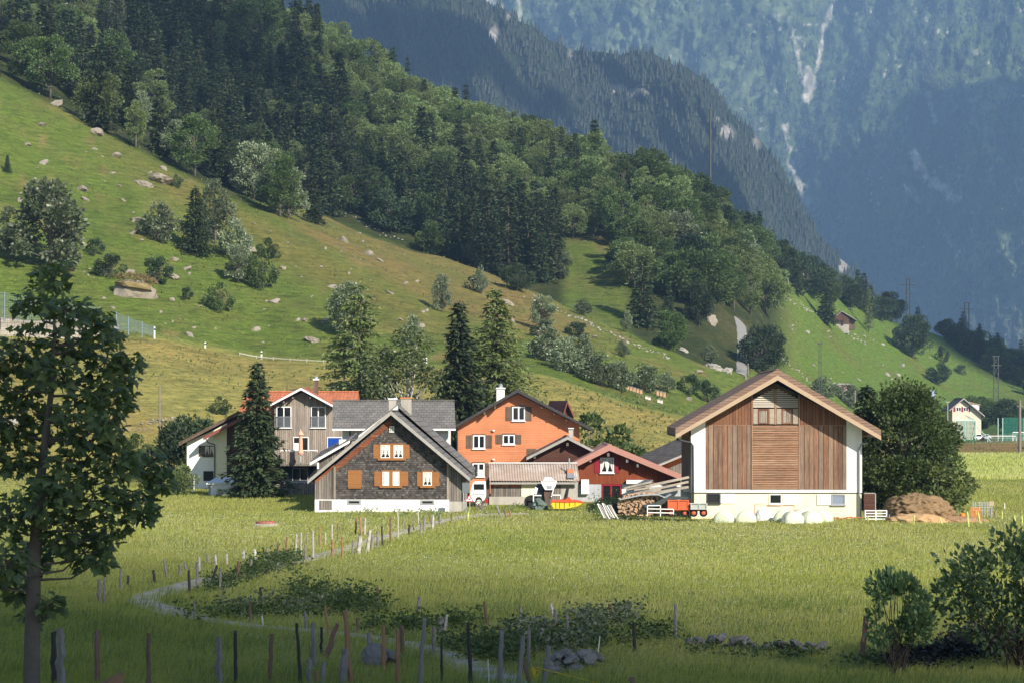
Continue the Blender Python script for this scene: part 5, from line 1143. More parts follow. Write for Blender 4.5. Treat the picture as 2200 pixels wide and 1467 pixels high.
# ------------------------------------------------------------------ meadow grass, seed heads and weeds (nobody could count these)
m_grass = mat_leaf('grass_blades', [(.20, .255, .055), (.34, .375, .10), (.45, .445, .165), (.53, .49, .26)], .45, .6, .2, (1.1, 1.1, .7), 1.06)
m_tuft = mat_leaf('pasture_tuft', [(.055, .085, .018), (.11, .14, .035), (.19, .175, .065)], .3, .6, .2, (1.1, 1.1, .7))
m_seed = mat_leaf('pale_seed_heads', [(.36, .40, .22), (.56, .58, .42)], .3)
def clear_of(X, Y, extra=0.):
    ok = np.ones(len(X), bool)
    for A in TRACKS[:1]:
        for i in range(0, len(A), 2): ok &= np.hypot(X-A[i, 0], Y-A[i, 1]) > A[i, 2]*.8+extra
    px = X/Y*F+HX
    for x0, x1, y0, y1 in ((674,1000,147.7,160), (1484,1856,138.6,153), (1041,1246,157.5,163), (1228,1470,162,172), (446,505,172.7,176), (590,740,176,190), (395,560,185.5,200), (980,1250,171.5,184), (712,980,162,172)):
        ok &= ~((px > x0) & (px < x1) & (Y > y0) & (Y < y1))
    return ok
def blades(n, seed, ylo, yhi, hlo, hhi, wk, name, mat, pxr=(-250, 2450), power=1.0, mask=None, label='', cat='grass', tint=0.0):
    r = np.random.default_rng(seed); u = r.uniform(0, 1, n)
    Y = (ylo**(-power) + u*(yhi**(-power)-ylo**(-power)))**(-1/power) if power else ylo*(yhi/ylo)**u
    px = r.uniform(*pxr, n); X = (px-HX)/F*Y
    ok = clear_of(X, Y)
    if mask is not None: ok &= mask(px, Y, X, r)
    X, Y, px = X[ok], Y[ok], px[ok]; n = len(X); Z = gz(X, Y)-.03
    g = fbm(X/7, Y/10, 201); g2 = fbm(X/2.2, Y/3, 202)
    h = r.uniform(hlo, hhi, n)*(1+.35*g)*(1+.25*g2); w = wk*Y*r.uniform(.7, 1.4, n)
    a = r.uniform(0, 2*np.pi, n); bend = r.uniform(.05, .55, n)*h; b = r.normal(.35, .8, n)
    V = np.empty((n, 3, 3)); c_, s_ = np.cos(a)*w/2, np.sin(a)*w/2
    V[:, 0] = np.stack([X-c_, Y-s_, Z], 1); V[:, 1] = np.stack([X+c_, Y+s_, Z], 1)
    V[:, 2] = np.stack([X+bend*np.cos(b), Y+bend*np.sin(b), Z+h], 1)
    me = mesh_np(name, V.reshape(-1, 3), tris=np.arange(n*3).reshape(n, 3), mat=mat)
    t = np.clip(.42 + tint + .38*fbm(X/14, Y/22, 203) + .20*g2 + r.normal(0, .17, n), 0, 1)
    set_attr(me, 'leaf', np.repeat(np.repeat(t, 3)[:, None], 3, 1))
    return tag(link(name, me), label, cat, kind='stuff')
blades(760000, 1, 46, 215, .10, .26, .00029, 'meadow_grass', m_grass, power=.35, label='long green and yellow meadow grass filling the flat foreground')
blades(70000, 2, 215, 345, .2, .45, .0005, 'field_grass', m_grass, pxr=(1700, 2500), power=.35, label='grass of the flat field to the right of the big barn', tint=.12)
def seeds(n, seed, ylo, yhi):
    r = np.random.default_rng(seed); Y = np.exp(r.uniform(math.log(ylo), math.log(yhi), n)); px = r.uniform(-200, 2450, n); X = (px-HX)/F*Y
    d = fbm(X/11, Y/16, 211)+.5*fbm(X/3, Y/4, 212)
    ok = clear_of(X, Y) & (d > r.uniform(-.6, .9, n)) & ((px > 480+(Y-75)*-4) | (r.uniform(size=n) < .12)); X, Y = X[ok], Y[ok]; n = len(X)
    C = np.stack([X, Y, gz(X, Y)+r.uniform(.16, .32, n)], 1); s = .00052*Y*r.uniform(.5, 1.2, n)
    V = cards(C, r.normal(size=(n, 3)), s, s*.8, r)
    me = mesh_np('meadow_flowers', V.reshape(-1, 3), quads=np.arange(n*4).reshape(n, 4), mat=m_seed); set_attr(me, 'leaf', np.repeat(np.repeat(r.uniform(0, 1, n), 4)[:, None], 3, 1))
    tag(link('meadow_flowers', me), 'whitish seed heads and small flowers scattered over the hay meadow', 'flowers', kind='stuff')
seeds(150000, 3, 56, 145)
m_tall = mat_leaf('tall_grass_blades', [(.07, .12, .025), (.13, .19, .045), (.24, .25, .09)], .4, .6, .2, (1.1, 1.1, .7), 1.0)
blades(90000, 11, 46, 84, .22, .55, .00030, 'tall_grass', m_tall, power=.3, mask=lambda px, Y, X, r: (fbm(X/3.2, Y/4.5, 231)+.6*fbm(X/1.1, Y/1.4, 232)) > r.uniform(.0, .7, len(X)), label='taller darker clumps of grass in the shaded foreground')
# short tufts that roughen the pasture on the slope
def slope_tufts(n, seed):
    r = np.random.default_rng(seed); px = r.uniform(-100, 2300, n); y0 = np.interp(px, PXS, yF); y1 = np.interp(px, PXS, yC)+np.where(px > 1600, 200, 0)
    Y = y0 + (y1-y0)*r.uniform(0, 1, n); X = (px-HX)/F*Y; Z = gz(X, Y); d = fbm(X/9, Y/12, 221)
    ok = (d > r.uniform(-.2, .9, n)); X, Y, Z = X[ok], Y[ok], Z[ok]; n = len(X)
    s = r.uniform(.15, .42, n)*(1+.6*fbm(X/4, Y/4, 222)); C = np.stack([X, Y, Z-.05], 1); A = np.stack([r.normal(0, .5, n), r.normal(0, .5, n), np.ones(n)], 1)
    V = cards(C, A, s, s*.7, r, .5); me = mesh_np('pasture_tufts', V.reshape(-1, 3), quads=np.arange(n*4).reshape(n, 4), mat=m_tuft)
    set_attr(me, 'leaf', np.repeat(np.repeat(np.clip(.35+.5*fbm(X/20, Y/25, 223)+r.normal(0, .2, n), 0, 1), 4)[:, None], 3, 1))
    tag(link('pasture_tufts', me), 'rough grass tufts over the sloping pasture', 'grass', kind='stuff')
slope_tufts(60000, 4)
def weeds(zones, seed, mat, name, label, leaf=.14):
    r = np.random.default_rng(seed); Vs = []
    for (x0, y0, x1, y1, n, hmax) in zones:
        for i in range(n):
            f = r.uniform(); px = x0+(x1-x0)*f+r.normal(0, 10); py = y0+(y1-y0)*f+r.normal(0, 9); Y = ray(px, py)
            if Y is None: continue
            P = np.array(ground(px, Y)); h = hmax*r.uniform(.35, 1); k = int(r.uniform(14, 30))
            C = P + np.stack([r.normal(0, .22, k), r.normal(0, .22, k), h*r.uniform(.05, 1, k)], 1)
            A = np.stack([r.normal(0, 1, k), r.normal(0, 1, k), r.uniform(-.2, .9, k)], 1); s = leaf*r.uniform(.6, 1.5, k)
            Vs.append(cards(C, A, s, s*.55, r))
    V = np.concatenate(Vs); n = len(V); me = mesh_np(name, V.reshape(-1, 3), quads=np.arange(n*4).reshape(n, 4), mat=mat)
    set_attr(me, 'leaf', np.repeat(np.repeat(r.uniform(0, 1, n), 4)[:, None], 3, 1)); tag(link(name, me), label, 'weeds', kind='stuff')
weeds([(400,1330,800,1310,70,.6),(530,1238,640,1205,80,.75),(440,1262,540,1240,40,.5),(800,1352,1060,1345,60,.6),(1000,1405,1450,1372,85,.7),(950,1390,1140,1420,60,.8),(1440,1392,1900,1424,45,.3),(720,1310,820,1305,60,1.0),(620,1290,700,1280,40,.9)], 5, m_green, 'weeds', 'dark leafy weeds growing along the path and the fence')
weeds([(1080,1385,1380,1330,110,.8),(1170,1400,1290,1385,40,.6),(560,1225,620,1205,25,.6),(480,1310,800,1300,50,.6)], 6, m_pale, 'pale_weeds', 'pale silvery weeds among the rubble and posts')
weeds([(1290,1098,1345,1075,50,1.2),(1278,1100,1320,1088,30,.8),(720,1100,960,1105,50,.35),(1050,1092,1180,1092,25,.25)], 7, m_light, 'yard_weeds', 'fresh green weeds by the house walls and the wood stack')
weeds([(1895,1428,2195,1400,120,.5),(2030,1392,2190,1385,70,.8)], 8, m_dark, 'shade_weeds', 'dark weeds under the shrubs at the lower right')

# ------------------------------------------------------------------ fence posts, each its own
PM = {'grey': mat_plain('post_grey', (.22,.20,.185), .95, .35, 9, dirt=(.10,.09,.08)), 'pale': mat_plain('post_pale', (.42,.385,.34), .95, .25, 9, dirt=(.25,.22,.19)),
      'brown': mat_plain('post_brown', (.17,.105,.07), .95, .35, 9, dirt=(.08,.055,.04)), 'orange': mat_plain('post_orange', (.30,.165,.085), .9, .35, 9, dirt=(.17,.10,.065)),
      'dark': mat_plain('post_dark', (.045,.04,.038), .9, .3, 9), 'red': mat_plain('post_reddish', (.20,.115,.09), .9, .3, 9, dirt=(.13,.06,.05)), 'white': mat_plain('post_white', (.62,.60,.52), .8, .1, 9), 'yellow': mat_plain('post_yellow', (.45,.48,.16), .7, .1, 9)}
PMESH = {}
def post_mesh(var, colr):
    if (var, colr) in PMESH: return PMESH[(var, colr)]
    r = random.Random(var*7+len(colr)); n = 7; vs = []; fs = []; lev = 9
    for i in range(lev):
        f = i/(lev-1); ox, oy = r.gauss(0, .07), r.gauss(0, .07)
        for k in range(n):
            t = 2*math.pi*k/n; rr = .5*(1-.22*f)*(1+r.gauss(0, .10)); z = f
            if i == lev-1: z = 1 - .35*(.5+.5*math.cos(t+var))*r.uniform(.2, .5) * .22
            vs.append((rr*math.cos(t)+ox, rr*math.sin(t)+oy, z))
    for i in range(lev-1):
        for k in range(n): fs.append((i*n+k, i*n+(k+1) % n, (i+1)*n+(k+1) % n, (i+1)*n+k))
    fs.append(tuple(range((lev-1)*n, lev*n)))
    me = mesh_np('fence_post', np.array(vs), faces=fs, mat=PM[colr]); PMESH[(var, colr)] = me; return me
LABELS = {}
def post(x0, y0, x1, y1, w, colr, row):
    """top (x0, y0), foot (x1, y1), width, all in photo pixels"""
    Y = 54.2 if y1 >= 1440 else (CZ*F)/(y1-HY)
    if y1 >= 1440: Y -= (x0*37 % 13)*.12
    G = ground(x1, Y); T = at(x0, y0, Y); h = (T-G).length; d = (T-G).normalized()
    o = link('fence_post', post_mesh(random.randrange(5), colr)); o.location = G - d*.25
    o.rotation_euler = d.to_track_quat('Z', 'Y').to_euler(); s = 1.2*w*Y/F; o.scale = (s, s, h+.25)
    lean = math.degrees(math.atan2(x0-x1, y1-y0)); ht = h
    word = {'grey':'grey','pale':'pale grey','brown':'brown','orange':'orange-brown','dark':'blackish','red':'reddish','white':'whitish','yellow':'yellow-green'}[colr]
    size = 'stout ' if s > .17 else ('thin ' if s < .075 else '')
    tall = 'tall ' if ht > 1.35 else ('short ' if ht < .6 else '')
    ln = ' leaning left' if lean < -7 else (' leaning right' if lean > 7 else ' standing upright')
    tag(o, f'{tall}{size}{word} wooden post{ln} in the {row}', 'post', f'posts of the {row}'); return o
R1, R2, R3, R4 = 'foreground fence', 'fence beyond the foreground track', 'fence at the bend of the path', 'fence leading up to the farmhouse'
for a in [(116,1354,116,1448,12,'dark',R1),(131,1348,131,1475,17,'grey',R1),(208,1352,209,1450,11,'red',R1),(319,1358,319,1475,10,'brown',R1),(471,1365,471,1475,13,'grey',R1),(505,1353,507,1442,8,'dark',R1),(583,1360,581,1475,9,'brown',R1),(638,1336,647,1475,7,'dark',R1),(674,1336,674,1434,11,'grey',R1),(664,1415,664,1475,11,'grey',R1),(680,1441,680,1478,11,'orange',R1),(691,1345,691,1410,6,'dark',R1),(696,1420,692,1480,11,'grey',R1),(725,1337,699,1416,10,'red',R1),(699,1300,706,1368,5,'orange',R1),(741,1309,753,1475,11,'orange',R1),(739,1392,737,1475,17,'grey',R1),(768,1325,768,1362,6,'brown',R2),(792,1358,793,1402,10,'grey',R1),(824,1343,823,1438,8,'orange',R1),(855,1352,854,1475,9,'orange',R1),(864,1342,864,1410,11,'brown',R1),(912,1326,902,1475,9,'grey',R1),(933,1344,932,1410,8,'grey',R1),(947,1325,945,1366,13,'grey',R1),(961,1318,953,1366,6,'pale',R1),(949,1366,949,1475,5,'dark',R1),(1006,1333,1012,1475,8,'dark',R1),(1048,1415,1052,1475,2.5,'white',R1),(1078,1353,1074,1475,10,'grey',R1),(1125,1363,1112,1475,10,'grey',R1),(1136,1349,1136,1436,7,'grey',R1),(1181,1385,1166,1455,11,'grey',R1),(1122,1415,1142,1475,9,'brown',R1),(1360,1453,1360,1478,13,'red',R1),(1862,1320,1850,1412,12,'red',R1),
  (1040,1290,1047,1350,6,'brown',R2),(900,1281,899,1318,8,'grey',R2),(811,1261,813,1300,6,'red',R2),(782,1276,783,1298,6,'dark',R2),(560,1260,562,1292,6,'dark',R2),(538,1293,538,1340,4,'red',R2),(563,1322,565,1343,3,'white',R2),(655,1312,658,1355,6,'grey',R2),(1119,1300,1117,1346,7,'grey',R2),(1184,1294,1188,1324,7,'pale',R2),(1193,1308,1193,1360,8,'grey',R2),(1218,1319,1218,1367,7,'grey',R2),(1247,1325,1249,1354,7,'dark',R2),(1165,1349,1164,1378,9,'pale',R2),(1294,1297,1295,1328,5,'dark',R2),(1311,1295,1314,1324,8,'red',R2),(1362,1335,1364,1400,8,'dark',R2),(1451,1297,1451,1373,7,'grey',R2),(1289,1365,1282,1419,2.5,'white',R2),
  (213,1243,213,1288,7,'grey',R3),(225,1232,225,1268,5,'grey',R3),(223,1260,225,1293,6,'grey',R3),(259,1222,259,1262,6,'grey',R3),(275,1235,275,1255,5,'dark',R3),(330,1223,333,1248,6,'dark',R3),(353,1200,358,1237,6,'grey',R3),(388,1212,386,1234,6,'grey',R3),(397,1205,400,1223,5,'grey',R3),(406,1223,407,1268,6,'dark',R3),(424,1206,423,1257,6,'grey',R3),(428,1195,429,1223,5,'pale',R3),(466,1213,453,1251,6,'dark',R3),(474,1220,472,1262,5,'grey',R3),(446,1189,447,1208,5,'grey',R3),(463,1190,464,1210,6,'pale',R3),(487,1189,487,1210,6,'pale',R3),(523,1181,524,1201,6,'pale',R3),(547,1179,549,1200,6,'white',R3),(512,1205,511,1242,6,'brown',R3),(539,1200,538,1228,6,'grey',R3),(417,1289,419,1330,5,'grey',R3),(344,1291,345,1311,5,'grey',R3),
  (574,1176,574,1194,5,'grey',R4),(597,1166,597,1193,5,'brown',R4),(617,1152,616,1194,5,'orange',R4),(636,1145,635,1190,5,'pale',R4),(647,1143,647,1188,4,'pale',R4),(660,1145,660,1166,4,'grey',R4),(656,1170,656,1202,5,'grey',R4),(672,1140,673,1202,5,'pale',R4),(687,1130,687,1170,4,'orange',R4),(699,1143,699,1164,3,'pale',R4),(713,1125,713,1158,3.5,'pale',R4),(715,1158,714,1194,6,'orange',R4),(735,1152,735,1195,4,'orange',R4),(726,1122,725,1160,3,'red',R4),(758,1159,757,1186,4,'grey',R4),(775,1150,769,1186,9,'pale',R4),(766,1111,764,1145,4,'brown',R4),(774,1110,776,1146,5,'orange',R4),(784,1111,783,1144,4,'pale',R4),(796,1137,788,1180,7,'pale',R4),(801,1147,799,1175,6,'grey',R4),(811,1141,812,1173,5,'grey',R4),(820,1129,822,1168,4,'dark',R4),(839,1110,839,1161,4,'brown',R4),(855,1091,855,1152,3,'pale',R4),(868,1110,866,1140,3,'grey',R4),(879,1126,879,1145,5,'dark',R4),(889,1104,889,1136,3,'grey',R4),(898,1096,899,1124,3,'pale',R4),(905,1116,904,1144,4,'grey',R4),(912,1110,911,1138,5,'grey',R4),(921,1100,926,1124,3,'brown',R4),(931,1105,929,1134,5,'pale',R4),(946,1104,945,1124,5,'grey',R4),(970,1102,970,1120,3,'brown',R4),(986,1104,986,1118,3,'grey',R4),(1006,1098,1005,1116,4,'yellow',R4),(1066,1084,1077,1110,5,'grey',R4),(1083,1092,1087,1110,4,'brown',R4),(1095,1095,1098,1109,4,'orange',R4),(1055,1099,1055,1108,4,'grey',R4)]:
    post(*a)
R5 = 'electric fence by the manure heap'
for a in [(1964,1106,1964,1124,3,'yellow',R5),(2018,1108,2024,1124,3,'yellow',R5),(2078,1098,2081,1128,4,'yellow',R5),(2095,1088,2098,1108,3,'yellow',R5),(2100,1097,2106,1122,4,'yellow',R5),(2138,1097,2139,1112,4,'orange',R5),(2153,1096,2153,1114,3,'yellow',R5),(2158,1080,2158,1092,3.5,'white',R5),(2179,1105,2181,1128,4,'yellow',R5),(2195,1105,2196,1126,4,'yellow',R5),(1864,1106,1865,1118,3,'yellow',R5),(1910,1104,1912,1118,3,'grey',R5),(2128,1092,2128,1112,4,'grey',R5)]: post(*a)
# the blurred post top close to the viewer
o = link('fence_post', post_mesh(3, 'brown')); G = ground(214, 4.0); T = at(214, 1442, 4.0); o.location = G; o.scale = (.10, .10, T.z-G.z); tag(o, 'blurred brown post top very close to the viewer at the bottom edge', 'post')
rope = MB(); q = [at(1150,1432,53.5), at(1200,1445,53), at(1250,1458,52.6), at(1300,1470,52.2), at(1360,1480,52)]
rope.tube(q, .012, 6)
for i in range(9): a = random.uniform(0, 6.3); rope.tube([at(1152,1438,53.5), at(1152,1438,53.5)+Vector((.12*math.cos(a), -.02, .12*math.sin(a))), at(1150,1447,53.5)+Vector((.03*math.cos(a*3), 0, -.2*random.random()))], .012, 5)
tag(rope.build('rope', mat_plain('yellow_rope', (.62,.46,.03), .8, .15)), 'yellow rope knotted to a leaning post and trailing to the right', 'rope')

# ------------------------------------------------------------------ stones
m_rock = mat_plain('boulder', (.25,.22,.175), .95, .35, 1.6, dirt=(.13,.10,.06)); m_rockp = mat_plain('pale_boulder', (.30,.28,.245), .95, .25, 1.6, dirt=(.19,.17,.13)); m_rockd = mat_plain('mossy_rubble', (.17,.165,.15), .95, .4, 3, dirt=(.06,.06,.05))
RM = {}
def rock_mesh(var, mat, flat=.6):
    key = (var, mat.name)
    if key in RM: return RM[key]
    import bmesh
    r = np.random.default_rng(300+var); bm = bmesh.new(); bmesh.ops.create_icosphere(bm, subdivisions=3, radius=.5)
    cuts = unit(r.normal(size=(9, 3))); dd = r.uniform(.27, .42, 9)
    for v in bm.verts:
        p_ = np.array(v.co)
        for c_, d_ in zip(cuts, dd):
            t = p_ @ c_
            if t > d_: p_ = p_ - c_*(t-d_)*.92
        p_ = p_*(1+.06*r.normal()); v.co = (p_[0]*1.25, p_[1], p_[2]*flat*1.2)
    me = bpy.data.meshes.new('boulder'); bm.to_mesh(me); bm.free(); me.materials.append(mat); RM[key] = me; return me
def rock(px, py, w, label, mat=m_rock, ymin=20., group=None, Y=None, up=.02, name='boulder', tall=1.0):
    Y = Y or ray(px, py, ymin)
    if Y is None: return
    o = link(name, rock_mesh(random.randrange(6), mat)); s = w*Y/F*.88; P = ground(px, Y); o.location = (P.x, P.y, P.z+s*up)
    o.rotation_euler = (random.uniform(-.3, .3), random.uniform(.1, .6), random.uniform(0, 6.28)); o.scale = (s*random.uniform(.85, 1.1), s*random.uniform(.8, 1.1), s*random.uniform(.7, 1.1)*tall)
    tag(o, label, 'boulder', group); return o
big = rock(290, 636, 92, 'huge grass-topped boulder behind the maple on the green slope', tall=1.25)
big.rotation_euler = (0, .12, .4); cp = link('grass_cap', rock_mesh(2, mat_plain('dry_grass_cap', (.20,.155,.07), 1, .45, 6)), big); cp.location = (-.03, .0, .18); cp.scale = (.93, .95, .52)
_r = np.random.default_rng(44); _v = unit(_r.normal(size=(900, 3))); _v[:, 2] = np.abs(_v[:, 2]); _v = _v*np.array([.56, .45, .16])+np.array([-.03, 0, .33]); foliage('dry_grass', [cards(_v, np.stack([_r.normal(.2, .6, 900), _r.normal(-.2, .6, 900), _r.uniform(-.5, .8, 900)], 1), _r.uniform(.06, .14, 900), .02, _r)], mat_leaf('dry_grass_blades', [(.16,.12,.045),(.30,.23,.09),(.16,.18,.05)], .3), _r, big)
for px, py, w, lab in [(278,588,24,'pointed boulder standing just above the huge grass-topped one'),(184,432,22,'boulder alone above the big silvery tree'),(176,412,30,'flat boulder just above a lone round one on the upper slope'),(296,478,34,'rounded boulder left of the pale tree beside the lone spruce'),(286,502,24,'flat boulder below the rounded one by the pale tree'),(345,392,56,'long rock band with dry grass high on the slope'),(352,365,24,'slanting boulder near the wood edge high on the slope'),(250,340,28,'boulder outcrop below the wood edge at the upper left'),(240,376,18,'small outcrop below the one at the wood edge'),(310,400,40,'low flat rock left of the long rock band'),(408,722,24,'pale boulder standing alone above the road posts'),(608,580,20,'lone pale boulder right of the bush pair'),(655,692,20,'pale boulder low on the slope left of the larches'),(700,688,16,'smaller pale boulder left of the silvery tree'),(640,690,14,'small stone beside the low pale boulder'),(430,660,14,'stone under the lone apple-shaped tree'),(370,645,16,'stone right of the huge boulder'),(550,712,24,'reddish rock patch low on the slope'),(670,735,40,'reddish outcrop on the slope above the orange roof'),(590,650,30,'rock cluster below the bush pair'),(715,620,26,'rocks under the small bush left of the shoulder'),(790,548,24,'flat rock on the brown shoulder'),(818,562,20,'lower flat rock on the brown shoulder'),(740,520,30,'pale rock strip on the brown slope below the spruces'),(838,632,20,'pinkish flat rock in the middle of the slope'),(870,612,14,'tiny rock in the middle of the brown slope'),(915,668,16,'rock left of the silvery cone-shaped bush'),(905,702,24,'dark outcrop under the thin silvery sapling'),(860,690,14,'pale stone above the thin silvery sapling'),(1166,742,30,'stones under the silvery bush'),(1276,728,18,'pale boulder right of the low dark bush'),(1100,690,16,'pale rock right of the great larch top'),(1090,655,30,'brown rock left of the silvery bush in the upper pasture'),(1500,800,22,'rusty stone low in the open pasture'),(660,430,18,'stone below the silvery trees at the wood edge'),(120,228,36,'brown outcrop at the wood edge near the top left'),(210,292,40,'dark rock ledge under the spruce at the wood edge'),(90,270,22,'rusty bare patch near the top left of the slope'),(60,315,16,'rusty stone left on the upper slope'),(92,355,26,'long rusty rock on the upper slope'),(42,432,20,'pale boulder near the left edge above the silvery tree'),(375,560,22,'rocks below the pale tree of the lone spruce'),(400,580,26,'pale rock heap in the middle of the boulder slope'),(370,598,36,'flat rock heap right of the dark bushes'),(480,545,20,'reddish rock right of the lone spruce foot'),(540,540,26,'rock band left of the round green bush')]:
    rock(px, py, w, lab)
for px, py, w, lab in [(1465,755,26,'white flat boulder below the spreading bush'),(1532,792,40,'largest pale boulder above the left roof slope of the barn'),(1562,800,30,'second pale boulder right of the largest above the barn'),(1592,806,26,'third pale boulder next to the barn ridge'),(1520,468,44,'bare pale rock face among trees on the skyline'),(1525,690,46,'bare rocky bank beside the gravel road'),(1735,715,14,'pale boulder left on the bright green pasture'),(1905,805,18,'grey boulder low on the right pasture'),(1930,806,14,'second grey boulder low on the right pasture'),(1938,788,16,'leaning grey boulder in the middle of the right pasture'),(1672,740,16,'white stones right of the very dark round tree'),(1480,860,20,'stones below the dark bushes behind the barn')]:
    rock(px, py, w, lab, m_rock if px in (1525, 1520) else m_rockp, 250.)
rr = random.Random(5)
for i in range(170):
    px, py = rr.uniform(20, 1150), rr.uniform(300, 780)
    Y = ray(px, py); 
    if Y is None or Y > np.interp(px, PXS, yC) or Y < np.interp(px, PXS, yA2)+6: continue
    if px < 620 and Y > np.interp(px, PXS, yB)-4: continue
    rock(px, py, rr.uniform(6, 13), 'small weathered stone in the grass of the boulder slope', group='small stones on the boulder slope', Y=Y)
for i in range(36):
    px, py = rr.uniform(1640, 2020), rr.uniform(660, 830); Y = ray(px, py, 280)
    if Y and np.interp(px, PXS, yA2)+10 < Y < np.interp(px, PXS, yD)-10: rock(px, py, rr.uniform(5, 11), 'small pale stone in the grass of the right-hand pasture', m_rockp, group='small stones on the right pasture', Y=Y)
def stone_row(pts, n, w, mat, label, name='dry_stone_wall', cat='wall', ymin=20., jit=4, hgt=1.0, stack=1):
    """a tumbled wall or heap of loose stones, one thing"""
    r = np.random.default_rng(len(label)); V = []; T = []
    me0 = rock_mesh(1, mat); v0 = np.array([v.co[:] for v in me0.vertices]); t0 = np.array([f.vertices[:] for f in me0.polygons]); off = 0
    seg = np.linspace(0, len(pts)-1.001, n)
    for k_, s in enumerate(seg):
        i = int(s); f = s-i; px = pts[i][0]*(1-f)+pts[i+1][0]*f + r.normal(0, jit); py = pts[i][1]*(1-f)+pts[i+1][1]*f + r.normal(0, jit*.4); Y = ray(px, py, ymin)
        if Y is None: continue
        P = np.array(ground(px, Y)); sz = w*Y/F*r.uniform(.4, 1.0)*.8; a = r.uniform(0, 6.28); c_, s_ = math.cos(a), math.sin(a)
        q = v0*sz*np.array([1, 1, r.uniform(.7, 1.1)]); tl = r.uniform(-.5, .5); q = np.stack([q[:, 0], q[:, 1]*math.cos(tl)-q[:, 2]*math.sin(tl), q[:, 1]*math.sin(tl)+q[:, 2]*math.cos(tl)], 1)
        q = np.stack([q[:, 0]*c_-q[:, 1]*s_, q[:, 0]*s_+q[:, 1]*c_, q[:, 2]], 1) + P + np.array([0, 0, sz*.12 + r.uniform(0, 1)*(stack-1)*sz*.8])
        V.append(q); T.append(t0+off); off += len(q)
    return tag(link(name, mesh_np(name, np.concatenate(V), tris=np.concatenate(T), mat=mat)), label, cat)
stone_row([(632,1206),(700,1194)], 34, 13, m_rockd, 'tumbled stone heap beside the path at the fence', 'stone_heap', 'stones')
for i in range(34):
    f = rr.random(); px = 1175+112*f; py = 1446-24*f+rr.uniform(-6, 10); rock(px, py, rr.uniform(22, 46), 'dark mossy rubble stone in the heap behind the yellow rope', m_rockd, group='rubble stones behind the yellow rope', up=rr.uniform(.1, .8))
for i in range(18): rock(1480+i*16.5+rr.uniform(-5, 5), 1388+i*.9+rr.uniform(-4, 4), rr.uniform(16, 40), 'grey stone in the row along the edge of the shaded field', m_rockd, group='stones along the edge of the shaded field', up=.55)
rock(805,1432,64,'rounded pale-grey boulder left of the orange-brown post in the foreground',m_rockd,up=.35,tall=1.6); rock(838,1428,52,'second rounded grey boulder right of the orange-brown post',m_rockd,up=.35,tall=1.6)
stone_row([(410,1258),(500,1250)], 22, 9, m_rockd, 'small stones at the bend of the path', 'stone_heap', 'stones')
stone_row([(1130,640),(1250,688),(1345,735),(1440,772)], 60, 10, m_rockp, 'pale dry stone wall running down the shoulder of the pasture', ymin=262.)
stone_row([(1682,640),(1740,668),(1800,700),(1860,740)], 46, 9, m_rockp, 'broken dry stone wall crossing the right-hand pasture', ymin=300.)
stone_row([(1650,740),(1700,790),(1760,840)], 30, 8, m_rockp, 'loose stone line below the very dark tree', ymin=280.)
stone_row([(640,420),(760,470),(860,520)], 34, 8, m_rockp, 'line of pale stones along the foot of the spruce stand')
stone_row([(310,912),(345,905),(378,902)], 40, 9, m_rock, 'old stone wall remnant on the mown slope behind the pole', jit=6, stack=1.8)
stone_row([(230,918),(330,926)], 24, 9, m_rock, 'low stone wall behind the maple on the mown slope', jit=4)
stone_row([(0,900),(40,905),(60,915)], 18, 26, m_rockp, 'pale boulders behind the maple trunk', 'stone_heap', 'stones', jit=12)

